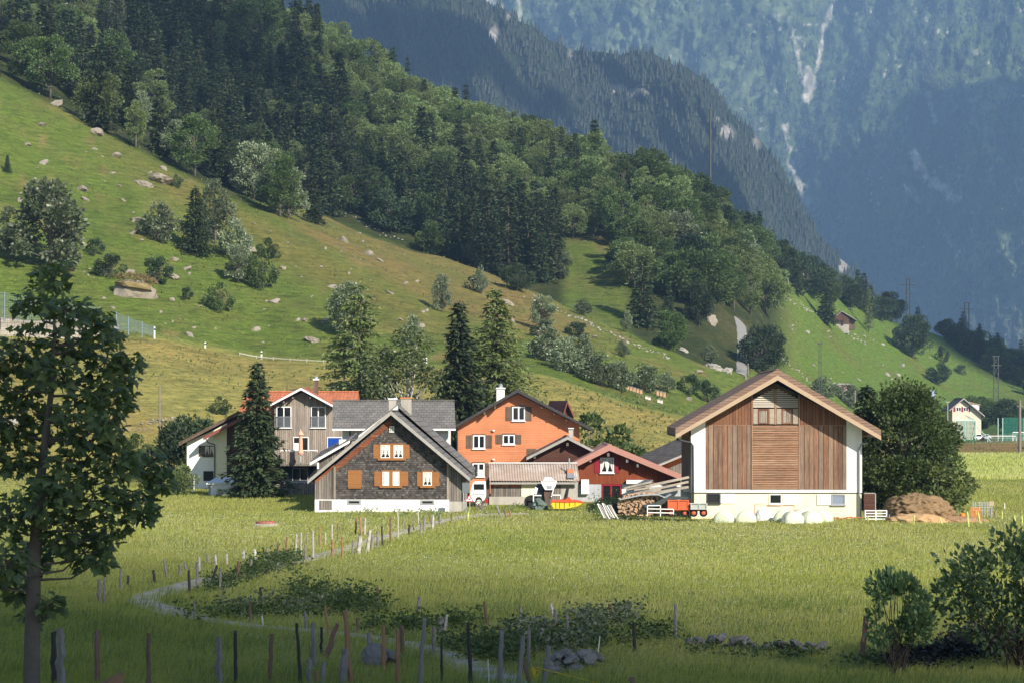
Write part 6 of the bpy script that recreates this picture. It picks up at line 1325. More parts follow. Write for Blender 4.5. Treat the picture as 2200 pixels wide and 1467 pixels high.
# ------------------------------------------------------------------ the young maple at the left, in the shade
def maple():
    r = np.random.default_rng(77); Y0 = 27.0; root = empty('maple_tree', ground(72, Y0)); tag(root, 'young maple tree in shade at the left edge, in front of everything', 'tree')
    o = root.location; W = lambda px, py, dy=0.: at(px, py, Y0+dy) - o
    B = MB(); B.tube([Vector((0, 0, -.3)), W(68,1440), W(70,1330), W(74,1200), W(84,1060), W(95,960), W(110,840), W(118,720), W(112,620)], [.118,.108,.098,.085,.066,.05,.036,.022,.01], 12)
    cl_ = [(112,600,44),(70,650,38),(140,668,46),(205,700,44),(60,735,42),(150,740,50),(25,775,36),(225,778,46),(120,800,46),(272,812,34),(55,850,40),(185,850,50),(15,900,48),(250,865,44),(105,915,46),(285,780,22),(205,940,52),(150,985,46),(40,980,56),(255,985,46),(320,1000,40),(345,1035,34),(95,1070,52),(200,1060,54),(290,1075,44),(20,1110,54),(140,1130,52),(240,1130,40),(308,1100,30),(70,1190,44),(180,1185,46),(215,1205,24),(15,1205,50),(110,1295,30),(35,1265,44),(-40,800,60),(-50,960,60),(-60,1120,60),(-45,1230,50),(70,1320,26),(215,1165,34),(160,900,40),(80,790,40),(240,720,26),(235,905,34),(125,1045,44)]
    Vs = []; Fs = []; att = []; off = 0
    ang = np.array([-90,-52,-28,-12,8,28,50,72,90,108,130,152,172,192,208,232])*math.pi/180
    rad = np.array([.16,.42,.52,.36,.72,.50,.46,.66,1.0,.66,.46,.50,.72,.36,.52,.42])
    leaf = np.stack([rad*np.cos(ang), rad*np.sin(ang), 0*rad], 1); leaf[:, 1] += .16; leaf = np.vstack([[[0, .2, .05]], leaf]); m = len(ang)
    tri = np.array([(0, 1+i, 1+(i+1) % m) for i in range(m)])
    for (px, py, rp) in cl_:
        dy = r.normal(0, .55); c = np.array(W(px, py, dy)); R = rp/170.
        tz = max(.9, c[2]*.72); st = Vector((0, 0, 0)) + (W(95, 960)-W(95, 960)) ; f = min(1, max(0, (c[2]-1.0)/4.2))
        base = W(74+40*f, 1200-520*f); base = Vector((base.x, base.y, min(base.z, c[2]-.25)))
        B.tube([base, base.lerp(Vector(c), .5)+Vector((0, 0, -.10)), Vector(c)], [.02, .013, .005], 6, False)
        n = int(86*(rp/42.)**2); n = max(30, n)
        for i in range(n):
            v = r.normal(size=3); v /= np.linalg.norm(v); P = c + v*R*r.uniform(.2, 1.12)**.6*np.array([1.05, 1.1, .9])
            s = r.uniform(.06, .112); out = unit(v*np.array([1, 1, .3])+np.array([0, -.25, -.35])+r.normal(0, .35, 3)); nr = unit(np.array([.15, -.35, .75])+.55*r.normal(size=3))
            xa = unit(np.cross(out, nr)); nr = np.cross(xa, out); Mx = np.stack([xa, out, nr])
            L3 = leaf.copy(); L3[:, 2] += -.18*np.abs(L3[:, 0]) - .12*np.clip(L3[:, 1], 0, 2)**2
            Vs.append(P + (L3*s*1.12) @ Mx); Fs.append(tri+off); off += m+1; att += [r.uniform(0, 1)]*(m+1)
            if i % 6 == 0: B.tube([Vector(c), Vector(P)], [.006, .003], 4, False)
    B.build('trunk', bark_g, root, True)
    me = mesh_np('crown', np.concatenate(Vs), tris=np.concatenate(Fs), mat=mat_leaf('maple_leaves', [(.058,.108,.044),(.088,.15,.060),(.135,.205,.066),(.20,.28,.06)], .33, .5, .35)); set_attr(me, 'leaf', np.repeat(np.array(att)[:, None], 3, 1)); link('crown', me, root)
maple()
m_shr = mat_leaf('long_leaves', [(.055,.095,.040),(.095,.15,.056),(.17,.235,.09)], .3, .45, .35)
PROTO['shr'] = lambda: broad('shr', 2.8, 1.75, 61, 40, 125, .145, m_shr, bark_b, .2, 'shrub', stems=6, droop=-.25)
PROTO['shs'] = lambda: broad('shs', 2.3, .95, 62, 22, 95, .14, m_shr, bark_b, .22, 'shrub', stems=6, droop=-.35)
plant('shr', 2195, 1385, 240, 'large dark long-leaved shrub cut off by the right edge', 'shrub', Y=58., wide=.92, name='shrub', rot=1.0)
plant('shs', 1922, 1408, 188, 'smaller dark shrub behind the leaning pinkish post', 'shrub', Y=57., wide=.8, name='shrub', rot=2.0)
# ------------------------------------------------------------------ poles, nets, farm things
m_pole = mat_plain('pole_wood', (.20,.17,.14), .95, .25, 4); m_poled = mat_plain('pole_dark', (.07,.075,.07), .9, .25, 4); m_steel = mat_plain('galvanised', (.36,.39,.42), .5, .1, 3, metal=.3)
def pole(px, top, foot, w, label, mat=m_pole, Y=None, ymin=150., cross=None, name='utility_pole', cat='pole', rungs=0):
    Y = Y or ray(px, foot, ymin); G = ground(px, Y); o = empty(name, G); k = F/Y; tag(o, label, cat); h = at(px, top, Y).z - G.z
    MB().tube([(0,0,-.3),(0,0,h)], [w/k/2, w/k/2*.75], 8).build('shaft', mat, o)
    if cross: 
        B = MB()
        for dz, half in cross: B.box(-half, half, -.06, .06, h-dz-.08, h-dz+.08)
        B.build('crossarm', mat, o)
    if rungs:
        B = MB()
        for i in range(rungs): z = h*(.15+.8*i/rungs); B.box(-.25, .25, -.02, .02, z, z+.05)
        B.build('rungs', mat, o)
    return o
pole(343, 828, 1012, 5, 'bare wooden pole on the mown slope right of the maple', Y=206.)
pole(2191, 858, 980, 7, 'wooden power pole at the right edge beside the flat field', Y=340., cross=[(1.0, .5)])
pole(1526, 235, 418, 5, 'very tall thin dark mast on the skyline above the green wood', m_poled, Y=560., rungs=14)
pole(1693, 585, 628, 3, 'thin pole beside the pale tree above the bright pasture', ymin=350.)
pole(1607, 780, 806, 3, 'thin pole at the lower end of the gravel road', ymin=280.)
pole(1837, 838, 880, 4, 'wooden pole standing in the hedge behind the barn', Y=330.)
pole(2036, 862, 906, 2.5, 'slim street lamp left of the cream house', m_steel, Y=485., cross=[(.1, .45)], name='street_lamp', cat='lamp')
def hframe(px, gap, top, foot, label, Y, arms, w=3, braced=False):
    G = ground(px, Y); o = empty('power_pylon', G); tag(o, label, 'pylon'); k = F/Y; h = at(px, top, Y).z-G.z; g = gap/k/2
    for s in (-1, 1): MB().tube([(s*g,0,-.5),(s*g*.85,0,h)], [w/k/2, w/k/2*.8], 7).build('leg', m_poled, o)
    B = MB()
    for dz, half in arms: B.box(-half, half, -.12, .12, h-dz-.12, h-dz+.12)
    if braced:
        n = 7
        for i in range(n): z0, z1 = h*i/n, h*(i+1)/n; B.bar((-g,0,z0),(g,0,z1),.10).bar((g,0,z0),(-g,0,z1),.10)
    B.build('crossarm', m_poled, o)
hframe(2077, 10, 651, 720, 'dark twin-legged power pylon on the right skyline', 820., [(0,1.2),(2.4,2.6)], 3)
hframe(1951, 8, 600, 668, 'dark power pylon behind the round tree on the skyline', 760., [(0,1.0),(2.0,2.6),(5.2,1.6)], 2.5)
hframe(2140, 11, 765, 882, 'lattice power pylon low on the right pasture', 590., [(0,1.0),(2.5,1.4)], 2.5, True)
hframe(1762, 5, 738, 825, 'double wooden pole on the bright green pasture behind the barn', 345., [(0,.4),(3,.25)], 2)

def net_panel(name, P, Q, h0, h1, wire, step, mat, parent=None):
    """woven net between two feet, real wires"""
    P, Q = Vector(P), Vector(Q); Lh = (Q-P).length; B = MB(); n = max(2, int(Lh/step))
    for i in range(n+1): q = P.lerp(Q, i/n); B.bar(q+Vector((0,0,h0)), q+Vector((0,0,h1)), wire)
    m = max(2, int((h1-h0)/step))
    for j in range(m+1): z = h0+(h1-h0)*j/m; B.bar(P+Vector((0,0,z)), Q+Vector((0,0,z)), wire)
    return B.build(name, mat, parent)
# concrete block wall with a wire fence at the far left
m_block = mat_tiles('concrete_blocks', [(.36,.32,.27),(.42,.375,.315),(.33,.295,.25)], .5, .9, 0, 1.0, gap=.06)
wl_ = [(-60,679,728),(30,684,728),(70,690,730),(160,684,726),(190,690,728),(235,692,727),(252,698,728)]
w_ = empty('block_wall', at(100, 728, 270.)); tag(w_, 'weathered concrete block retaining wall at the far left behind the maple', 'wall')
B = MB(); oo = w_.location
for (a, t0, b0), (c_, t1, b1) in zip(wl_[:-1], wl_[1:]):
    A0, A1, C0, C1 = at(a,b0,270.)-oo, at(a,t0,270.)-oo, at(c_,b1,270.)-oo, at(c_,t1,270.)-oo; d = Vector((0,1.2,0))
    B.add([A0+Vector((0,0,-1)),C0+Vector((0,0,-1)),C1,A1,A0+d+Vector((0,0,-1)),C0+d+Vector((0,0,-1)),C1+d,A1+d], [(0,1,2,3),(7,6,5,4),(0,4,5,1),(1,5,6,2),(2,6,7,3),(3,7,4,0)])
B.build('blocks', m_block, w_)
m_wire = mat_plain('blue_grey_wire', (.20,.26,.31), .6, .1)
for lab, pts in (('blue-grey wire fence on top of the block wall behind the maple', [(-30,682,624),(10,684,630),(60,690,638),(110,690,645),(160,690,652),(214,690,662)]), ('blue-grey wire fence running down to the white road post', [(250,708,672),(276,711,682),(305,716,693),(330,721,702)])):
    f_ = empty('wire_fence', at(pts[0][0], pts[0][1], 269.)); tag(f_, lab, 'fence'); oo = f_.location
    for (a, b0, t0), (c_, b1, t1) in zip(pts[:-1], pts[1:]):
        B = MB(); P0, P1, Q0, Q1 = at(a,b0,269.)-oo, at(a,t0,269.)-oo, at(c_,b1,269.)-oo, at(c_,t1,269.)-oo; n = 10
        for i in range(n+1): B.bar(P0.lerp(Q0,i/n), P1.lerp(Q1,i/n), .022)
        for j in range(11): B.bar(P0.lerp(P1,j/10), Q0.lerp(Q1,j/10), .022)
        B.build('mesh', m_wire, f_)
    for a, b0, t0 in pts: MB().tube([at(a,b0,268.9)-oo-Vector((0,0,.5)), at(a,t0-2,268.9)-oo], .06, 7).build('post', m_wire, f_)
# road markers and signs
m_blk = mat_plain('black_band', (.02,.02,.02), .7, .1)
for px, t, f_, lab in ((441,735,751,'white road marker post with a black band, left one of two above the mown slope'),(562,754,771,'white road marker post with a black band, nearer the tall spruce'),(332,702,723,'white pole at the lower end of the wire fence')):
    Y = float(np.interp(px, PXS, yA))+.5; G = ground(px, Y); G.z = at(px, f_, Y).z; o = empty('marker_post', G); h = at(px,t,Y).z-G.z; tag(o, lab, 'marker post')
    MB().box(-.09,.09,-.06,.06,-.8,h).build('shaft', m_paintw, o); MB().box(-.094,.094,-.064,.064,h*.62,h*.82).build('band', m_blk, o)
for px, t, f_, lab in ((914,768,786,'black and white bend plate on the road above the birch'),(1010,792,806,'black and white bend plate glimpsed through the dark spruce')):
    Y = float(np.interp(px, PXS, yA))+1; G = ground(px, Y); o = empty('bend_sign', G); tag(o, lab, 'sign'); z = at(px,t,Y).z-G.z
    MB().box(-.04,.04,0,.06,-.3,z).build('post', m_steel, o); MB().box(-.22,.22,-.05,-.01,z-.75,z).build('plate', m_paintw, o); MB().add([(-.17,-.056,z-.1),(-.02,-.056,z-.1),(.17,-.056,z-.38),(-.02,-.056,z-.66),(-.17,-.056,z-.66),(.02,-.056,z-.38)], [(5,2,1,0),(4,3,2,5)]).build('chevron', m_blk, o)
B = MB(); q = [ground(px, float(np.interp(px, PXS, yA))+.3) for px in range(515, 720, 12)]
for a, c_ in zip(q[:-1], q[1:]): B.bar(a+Vector((0,0,.25)), c_+Vector((0,0,.25)), .06, .10)
for a in q[::3]: B.box(a.x-.05, a.x+.05, a.y, a.y+.1, a.z-.3, a.z+.4)
tag(B.build('guard_rail', m_conc), 'thin pale guard rail along the road above the mown slope', 'guard rail')
# beehives
m_hive = mat_plain('hive_wood', (.45,.27,.16), .8, .2, 4); m_hivep = mat_plain('hive_pale', (.60,.55,.48), .8, .1, 4)
def hive(px, py, Y, hb, mat, label, group):
    G = ground(px, Y); o = empty('beehive', G); tag(o, label, 'beehive', group); w = .17
    MB().box(-w,w,-.28,.28,.12,hb).box(-w+.03,w-.03,-.34,-.285,.12,.18).build('body', mat, o); MB().box(-w-.05,w+.05,-.34,.33,hb,hb+.09).build('lid', m_fasc, o); MB().box(-w,-w+.1,-.25,.25,0,.12).box(w-.1,w,-.25,.25,0,.12).build('foot', m_fasc, o)
Yh = ray(1360, 842, 262.)
for i in range(5): hive(1349+i*7, 842, Yh, .62, m_hive, 'reddish beehive in the row under the hedge bushes', 'beehives in the row under the hedge')
Yh = ray(1420, 853, 262.)
for i in range(3): hive(1413+i*7.2, 853, Yh, .72, m_hive, 'tan beehive in the close group of three in the green hollow', 'three tan beehives')
Yh = ray(1400, 862, 262.)
for px, t in ((1389,'left of'),(1395,'left of'),(1415,'below'),(1421,'below')): hive(px, 862, Yh, .5, m_hivep, f'small pale beehive {t} the three tan ones', f'pale beehives {t} the tan ones')

class It(Bld):
    """a free-standing thing measured like a building front"""
def it(name, cx, foot, label, cat, Y=None, yaw=0):
    o = It(name, cx, Y or CZ*F/(foot-HY), label, cat, yaw); return o
# white light truck behind the farmhouse corner
m_tyre = mat_plain('tyre', (.02,.02,.02), .9, .2); m_redl = mat_plain('red_lamp', (.45,.01,.01), .3, .05)
b = it('white_truck', 1027, 1090, 'white light truck parked between the farmhouse and the corrugated shed', 'truck', 155.)
x = b.x; z = b.z
b.wall('body', m_paintw, [(1011,1077),(1011,1054),(1016,1036),(1020,1034),(1043,1034),(1044,1052),(1044,1066),(1041,1072),(1037,1076),(1035,1070),(1031,1066),(1026,1066),(1022,1070),(1021,1077)], 0, 1.7)
b.rect('window', m_glass, (1018,1039,1040,1051), -.02, -.003); b.rect('trim', m_drain, (1013,1060,1041,1061), -.012, -.002); b.rect('bumper', m_drain, (1012,1077.3,1020,1081), -.1, .3); b.rect('tail_lamp', m_redl, (1043.5,1072,1048,1080), .2, .5)
wh = MB().lathe([(.30,-.1),(.36,-.06),(.36,.14),(.30,.18)], (x(1029), .1, z(1078.5)), 16, 'y').build('wheel', m_tyre, b.root); MB().lathe([(.04,-.14),(.2,-.13),(.2,-.105)], (x(1029), .1, z(1078.5)), 12, 'y').build('rim', m_paintw, wh)
b.rect('load_bed', m_fasc, (1012,1081.5,1046,1086), .2, 1.5); tag(MB().lathe([(.02,-.05),(.30,-.02),(.33,.1)], (x(1020), -.35, z(1030)), 16, 'x').build('dish', m_drain), 'dark satellite dish in front of the white truck cab', 'dish')
bpy.data.objects['dish'].name = 'satellite_dish'; bpy.data.objects['satellite_dish'].matrix_world = b.root.matrix_world.copy(); bpy.data.objects['satellite_dish'].location = b.root.location; bpy.data.objects['satellite_dish'].scale = (.7, 1, 1.35)
for i, px in enumerate((1027, 1036)):
    w_ = it('wagon_wheel', px, 1096, ('old spoked wagon wheel leaning by the road sign', 'second spoked wagon wheel nearer the shed')[i], 'wheel', 150.)
    r0 = .33; c0 = (0, 0, r0); W = MB(); W.tube([(r0*math.cos(t/10*math.pi), .05*math.sin(t), r0+r0*math.sin(t/10*math.pi)) for t in range(21)], .035, 6); W.build('rim', m_pole, w_.root); S = MB()
    for t in range(8): S.bar((0,0,r0),(r0*math.cos(t*math.pi/4),0,r0+r0*math.sin(t*math.pi/4)),.03)
    S.build('spokes', m_pole, w_.root); w_.root.rotation_euler = (.15, 0, .9)
# road signs
b = it('road_sign', 1009, 1100, 'triangular red-bordered warning sign in front of the farmhouse corner', 'sign', 146.)
MB().tube([(0,.03,0),(0,.03,b.z(1062))], .03, 8).build('post', m_steel, b.root)
MB().prism(b.pts((998,1077),(1018.5,1077),(1008.3,1061)), -.02, .01).build('plate', m_redl, b.root); MB().prism(b.pts((1001,1075.4),(1015.5,1075.4),(1008.3,1064)), -.03, -.021).build('face', m_paintw, b.root)
MB().box(b.x(1005),b.x(1006.4),-.037,-.031,b.z(1074),b.z(1069.5)).box(b.x(1005),b.x(1006.6),-.037,-.031,b.z(1069),b.z(1067.8)).box(b.x(1009),b.x(1010.6),-.037,-.031,b.z(1074),b.z(1069)).box(b.x(1009.2),b.x(1010.6),-.037,-.031,b.z(1068.6),b.z(1067.4)).box(b.x(1008.2),b.x(1009),-.037,-.031,b.z(1073),b.z(1070)).build('symbol', m_blk, b.root)
b = it('sign_back', 1001, 1100, 'blank grey back of a square road sign on a thin post', 'sign', 145.5)
MB().tube([(0,.03,0),(0,.03,b.z(1036))], .028, 8).build('post', m_steel, b.root); b.rect('plate', mat_plain('sign_back_grey', (.13,.15,.155), .6, .08), (993,1036,1008,1058), -.02, .0, bevel=.01)
# white hopper trailer with tarpaulin
b = it('hopper_trailer', 1178, 1092, 'white hopper trailer with a dark tarpaulin body beside the corrugated shed', 'trailer', 153.)
m_tarp = mat_plain('dark_green_tarp', (.045,.055,.05), .6, .35, 5)
b.wall('hopper', m_paintw, [(1170,1024),(1184,1024),(1191,1031),(1196,1032),(1194,1041),(1189,1050),(1186,1051),(1171,1051),(1169,1048),(1164,1039),(1162,1032),(1167,1031)], -.5, .3); b.wall('panel', m_zinc, [(1174,1042),(1186,1042),(1185,1048),(1175,1048)], -.53, -.51); b.rect('rib', m_fasc, (1165,1031.3,1193,1032.2), -.53, -.505)
MB().lathe([(.45,0),(.58,.7),(.5,1.2),(.3,1.5)], (b.x(1164), .5, b.z(1084)), 14, 'z').build('tarpaulin', m_tarp, b.root); b.wall('underbody', m_shutdk, [(1168,1051),(1189,1051),(1180,1085),(1172,1085)], -.3, .2)
B = MB(); 
for p_, q_ in (((1146,1060),(1146,1085)),((1146,1063),(1163,1063)),((1189,1050),(1184,1066)),((1184,1062),(1205,1062)),((1204,1060),(1204,1078))): B.bar((b.x(p_[0]),-.4,b.z(p_[1])),(b.x(q_[0]),-.4,b.z(q_[1])),.07)
B.build('frame', m_paintw, b.root); b.wall('side_shell', m_paintw, [(1146,1058),(1150,1045),(1156,1048),(1152,1062)], -.1, .6)
wh = MB().lathe([(.42,-.1),(.5,-.05),(.5,.15),(.42,.2)], (b.x(1141), .3, b.z(1078)), 18, 'y').build('wheel', m_tyre, b.root)
def lump(name, cx, foot, w, h, label, cat, mat, Y, depth=None, seed=1, rough=.16, crease=5.):
    """draped or heaped mass with folds"""
    r = np.random.default_rng(seed); b = it(name, cx, foot, label, cat, Y); k = F/Y; nu, nv = 110, 40; V = []
    for i in range(nv):
        t = i/(nv-1)
        for j in range(nu):
            a = 2*np.pi*j/nu; e = math.cos(t*math.pi/2)**.55; ca, sa = math.cos(a), math.sin(a)
            V.append(((w/2/k)*e*ca, (depth or w/2/k)*e*sa, (h/k)*math.sin(t*math.pi/2)**.85))
    V = np.array(V); n = fbm(V[:, 0]*crease/2+9, V[:, 2]*crease/2+V[:, 1]*2, seed, 5); f = 1+rough*n+rough*.5*fbm(V[:, 0]*crease*1.7, V[:, 2]*crease*2+V[:, 1], seed+9, 3); V[:, 0] *= f; V[:, 1] *= f; V[:, 2] *= 1+rough*.8*fbm(V[:, 0]*2, V[:, 1]*2, seed+5)
    ii = np.arange(nu*nv).reshape(nv, nu); q = np.stack([ii[:-1], np.roll(ii[:-1], -1, 1), np.roll(ii[1:], -1, 1), ii[1:]], -1).reshape(-1, 4)
    o = link(name, mesh_np(name, V, quads=q, mat=mat, smooth=True)); o.location = b.root.location; g = float(gz(o.location.x, Y)); o.location.z = g-.05
    for kk in ('label', 'category'): o[kk] = b.root[kk]
    bpy.data.objects.remove(b.root); return o
lump('tarpaulin', 1158, 1092, 34, 26, 'crumpled grey-green tarpaulin lying in the grass under the hopper trailer', 'tarpaulin', mat_plain('grey_green_tarp', (.10,.135,.115), .5, .3, 6), 150., .6, 3, .4, 8.)
# yellow and red mower
b = it('disc_mower', 1215, 1092, 'yellow hay machine with a red top lying beside the corrugated shed', 'mower', 149.)
m_yel = mat_plain('yellow_cloth', (.72,.48,.02), .6, .1, 4); m_rdo = mat_plain('red_orange_paint', (.66,.085,.03), .5, .1, 4)
b.wall('skirt', m_yel, [(1184,1082),(1186,1077),(1216,1078),(1243,1077),(1252,1079),(1240,1086),(1226,1089),(1216,1091),(1190,1091)], -.5, .8); b.wall('hood', m_rdo, [(1182.5,1081),(1186,1073.5),(1214,1072),(1219,1068),(1224,1067.5),(1228,1073),(1246,1074.5),(1256,1079.5),(1243,1076.8),(1216,1077.8),(1188,1076.8)], -.55, .85)
for px in (1194, 1202, 1212, 1223, 1235): MB().box(b.x(px)-.02, b.x(px)+.02, -.515, -.502, b.z(1090 if px < 1216 else 1086), b.z(1078)).build('strap', m_blk, b.root)
B2 = MB().bar((b.x(1216),0,b.z(1072)),(b.x(1221),.3,b.z(1046)),.12).bar((b.x(1211),.1,b.z(1073)),(b.x(1219),.3,b.z(1047)),.07); B2.build('linkage', m_drain, b.root)
def strips(b, rows, y0, y1):
    B = MB()
    for (xa, t0, b0), (xb, t1, b1) in zip(rows[:-1], rows[1:]): B.prism(b.pts((xa,t0),(xb,t1),(xb,b1),(xa,b0)), y0, y1)
    return B
# firewood, beams, planks, sheets
m_logs = mat_plain('log_ends', (.42,.28,.175), .95, .35, 7, dirt=(.22,.14,.09))
b = it('firewood_stack', 1385, 1104, 'long stack of split firewood in front of the red house', 'firewood', 136.8); r = random.Random(9); B = MB()
for i in range(620):
    px = r.uniform(1328, 1450); top = np.interp(px, [1328,1335,1365,1400,1425,1450], [1072,1064,1058,1058,1066,1075]); py = r.uniform(top, 1106); rr_ = r.uniform(.05, .10); n = r.choice((3,4,4,5)); a0 = r.uniform(0,6); yj = r.uniform(-.12, .1)
    pl = [(b.x(px)+rr_*1.2*math.cos(a0+2*math.pi*k/n), b.z(py)+rr_*.85*math.sin(a0+2*math.pi*k/n)) for k in range(n)]
    B.prism(pl, yj, .45)
o = B.build('logs', m_logs, b.root); o['kind'] = 'stuff'; b.wall('core', m_shutdk, [(1330,1106),(1330,1070),(1366,1062),(1400,1062),(1448,1078),(1448,1106)], .1, .9)
b = it('tarpaulin', 1430, 1085, 'dark sheet draped over the firewood behind the orange trailer', 'tarpaulin', 136.4)
strips(b, [(1384,1084,1089),(1405,1080,1088),(1420,1071,1083),(1440,1065.5,1073),(1478,1067,1070)], -.3, .8).build('sheet', m_tarp, b.root)
b = it('sheet_metal', 1366, 1068, 'pale warped roofing sheets on top of the firewood stack', 'sheets', 136.7)
strips(b, [(1331,1071,1073),(1372,1062,1064.5),(1400,1060,1062.5),(1416,1061,1063),(1428,1067,1069.5),(1441,1059.5,1061.5)], -.35, .7).build('sheet', m_zinc, b.root)
BE = [((1345,1053),(1480,1024),5),((1352,1062),(1479,1034),4.5),((1355,1068),(1420,1050),4),((1374,1064),(1479,1045),5),((1340,1048),(1400,1034),4),((1378,1069),(1402,1056),3.5),((1362,1052),(1395,1047),3.5),((1392,1058),(1432,1069),3),((1345,1066),(1390,1056),4)]
BL = ['uppermost long beam of the timber pile against the barn','second long beam from the top of the timber pile','lower sloping beam at the left end of the timber pile','third long beam of the timber pile, under the upper two','short beam at the top left of the timber pile','short pale board at the foot of the timber pile','stubby beam end in the middle of the timber pile','thin board sliding off the right of the timber pile','short beam at the bottom left of the timber pile']
for i, ((x0,y0),(x1,y1),w) in enumerate(BE):
    Y = 139.2-i*.2; k = F/Y; A, C_ = at(x0,y0,Y), at(x1,y1,Y); o = MB().bar((0,0,0), C_-A, .3, w/k).build('timber_beam', mat_plain('beam_wood', (.34,.295,.235), .9, .25, 4, dirt=(.20,.17,.14)) if i == 0 else bpy.data.materials['beam_wood']); o.location = A; tag(o, BL[i], 'beam', 'beams of the timber pile')
b = it('pile_stand', 1430, 1075, 'grey corrugated screen behind the timber pile', 'screen', 140.); b.rect('sheet', m_corr, (1395,1045,1484,1082), 0, .1); b.rect('box', m_paintw, (1468,1044,1482,1055), -.15, -.003)
PB = random.Random(3)
for i in range(9):
    A = at(1284+i*3.4, 1083+PB.uniform(-3,3), 136.5-i*.05); C_ = at(1299+i*3.6, 1112+PB.uniform(-3,3), 135.9-i*.05); o = MB().bar((0,0,0), C_-A, .10, .035).build('plank', m_paintw if i % 3 == 0 else PM['pale']); o.location = A; tag(o, 'weathered pale plank in the bundle leaning left of the firewood', 'plank', 'planks leaning left of the firewood')
b = it('tarpaulin', 1318, 1102, 'black sheet between the planks and the firewood stack', 'tarpaulin', 137.2); MB().prism(b.pts((1303,1090),(1316,1083),(1327,1076),(1328,1104),(1318,1101)), 0, .5).build('sheet', m_blk, b.root)
b = it('metal_rail', 1420, 1105, 'white tubular rail frame standing in front of the firewood', 'rail', 135.2); B = MB()
for p_, q_ in (((1391,1085),(1391,1108)),((1391,1085),(1419,1085)),((1419,1085),(1419,1108)),((1391,1092),(1447,1093)),((1391,1100),(1447,1101)),((1447,1093),(1447,1104))): B.bar((b.x(p_[0]),0,b.z(p_[1])),(b.x(q_[0]),0,b.z(q_[1])),.055)
B.build('frame', m_paintw, b.root)
def trailer(cx, x0, x1, yt, yb, Y, mat, label, ribs, chassis):
    b = it('farm_trailer', cx, 1106, label, 'trailer', Y); B = MB().box(b.x(x0),b.x(x1),0,1.7,b.z(yb),b.z(yb)+.08).box(b.x(x0),b.x(x1),0,.05,b.z(yb)+.08,b.z(yt)).box(b.x(x0),b.x(x1),1.65,1.7,b.z(yb)+.08,b.z(yt)).box(b.x(x0),b.x(x0)+.05,.05,1.65,b.z(yb)+.08,b.z(yt)).box(b.x(x1)-.05,b.x(x1),.05,1.65,b.z(yb)+.08,b.z(yt))
    B.build('box', mat, b.root); R = MB()
    for px in ribs: R.box(b.x(px)-.04, b.x(px)+.04, -.05, -.003, b.z(yb), b.z(yt))
    R.box(b.x(x0),b.x(x1),-.06,-.003,b.z(yt),b.z(yt)+.06).box(b.x(x0),b.x(x1),-.06,-.003,b.z(yb)-.05,b.z(yb)); R.build('ribs', mat, b.root)
    b.rect('chassis', chassis, (x0-4,yb+2.2,x1,yb+5.5), .3, 1.4)
    for px in (x0+8, x1-8): w = MB().lathe([(.20,-.08),(.26,-.04),(.26,.1),(.20,.14)], (b.x(px), .2, b.z(1101)), 14, 'y').build('wheel', m_tyre, b.root); MB().lathe([(.03,-.12),(.12,-.1),(.12,-.085)], (b.x(px), .2, b.z(1101)), 10, 'y').build('rim', chassis, w)
m_tro = mat_plain('orange_red_paint', (.58,.105,.035), .6, .15, 4, dirt=(.40,.10,.05))
trailer(1458, 1434, 1480, 1075, 1093, 135.6, m_tro, 'orange-red box trailer in front of the timber pile', (1436,1457,1478), m_tro); trailer(1501, 1483, 1520, 1082, 1092, 135.4, mat_plain('grey_green_paint', (.36,.38,.36), .6, .1, 4), 'grey box trailer on a red chassis at the left foot of the barn', (1485,1502,1518), m_tro)
# wrapped bales
m_bale = mat_plain('bale_wrap', (.60,.63,.47), .4, .08, 3)
for i, (px, Y, lab) in enumerate([(1556,135.5,'wrapped round bale at the left end of the row below the barn'),(1603,135.5,'wrapped round bale second from the left, below the barn'),(1684,135.8,'wrapped bale at the left of the close cluster'),(1703,134.2,'front wrapped bale of the close cluster, left of centre'),(1722,137.2,'rear wrapped bale of the close cluster'),(1742,134.3,'front wrapped bale of the close cluster, right of centre'),(1766,135.6,'wrapped bale at the right end of the cluster')]):
    k = F/Y; o = MB().lathe([(.02,-.60),(.40,-.60),(.56,-.55),(.64,-.44),(.66,0),(.64,.44),(.56,.55),(.40,.60),(.02,.60)], (0,0,0), 24, 'y').build('wrapped_bale', m_bale, None, True); g = float(gz((px-HX)/k, Y)); o.location = ((px-HX)/k, Y, g+.10); o.rotation_euler = (0, 0, random.uniform(-.5, .5)); tag(o, lab, 'bale', 'wrapped bales below the barn')
b = it('metal_rail', 1664, 1112, 'rusty tubular frame among the bales below the barn', 'rail', 138.0); B = MB()
for p_, q_ in (((1621,1083),(1621,1116)),((1621,1083),(1706,1086)),((1706,1086),(1706,1110))): B.bar((b.x(p_[0]),0,b.z(p_[1])),(b.x(q_[0]),0,b.z(q_[1])),.06)
B.build('frame', mat_plain('rusty_tube', (.42,.26,.18), .7, .2), b.root)
lump('wrapped_heap', 1641, 1114, 40, 26, 'white plastic-covered heap inside the rusty frame', 'heap', m_paintw, 137.2, .5, 4, .12)
BR = random.Random(8)
for i in range(6): 
    px = 1785+i*9; A = at(px, 1112+BR.uniform(-2,3), 138.0); o = MB().bar((0,0,0), Vector((.55, BR.uniform(-.2,.2), BR.uniform(-.05,.22))), .12, .07).build('scrap_board', m_rust if i % 2 else m_crim); o.location = A; tag(o, 'rusty scrap board on the ground right of the bales', 'board', 'scrap boards right of the bales')
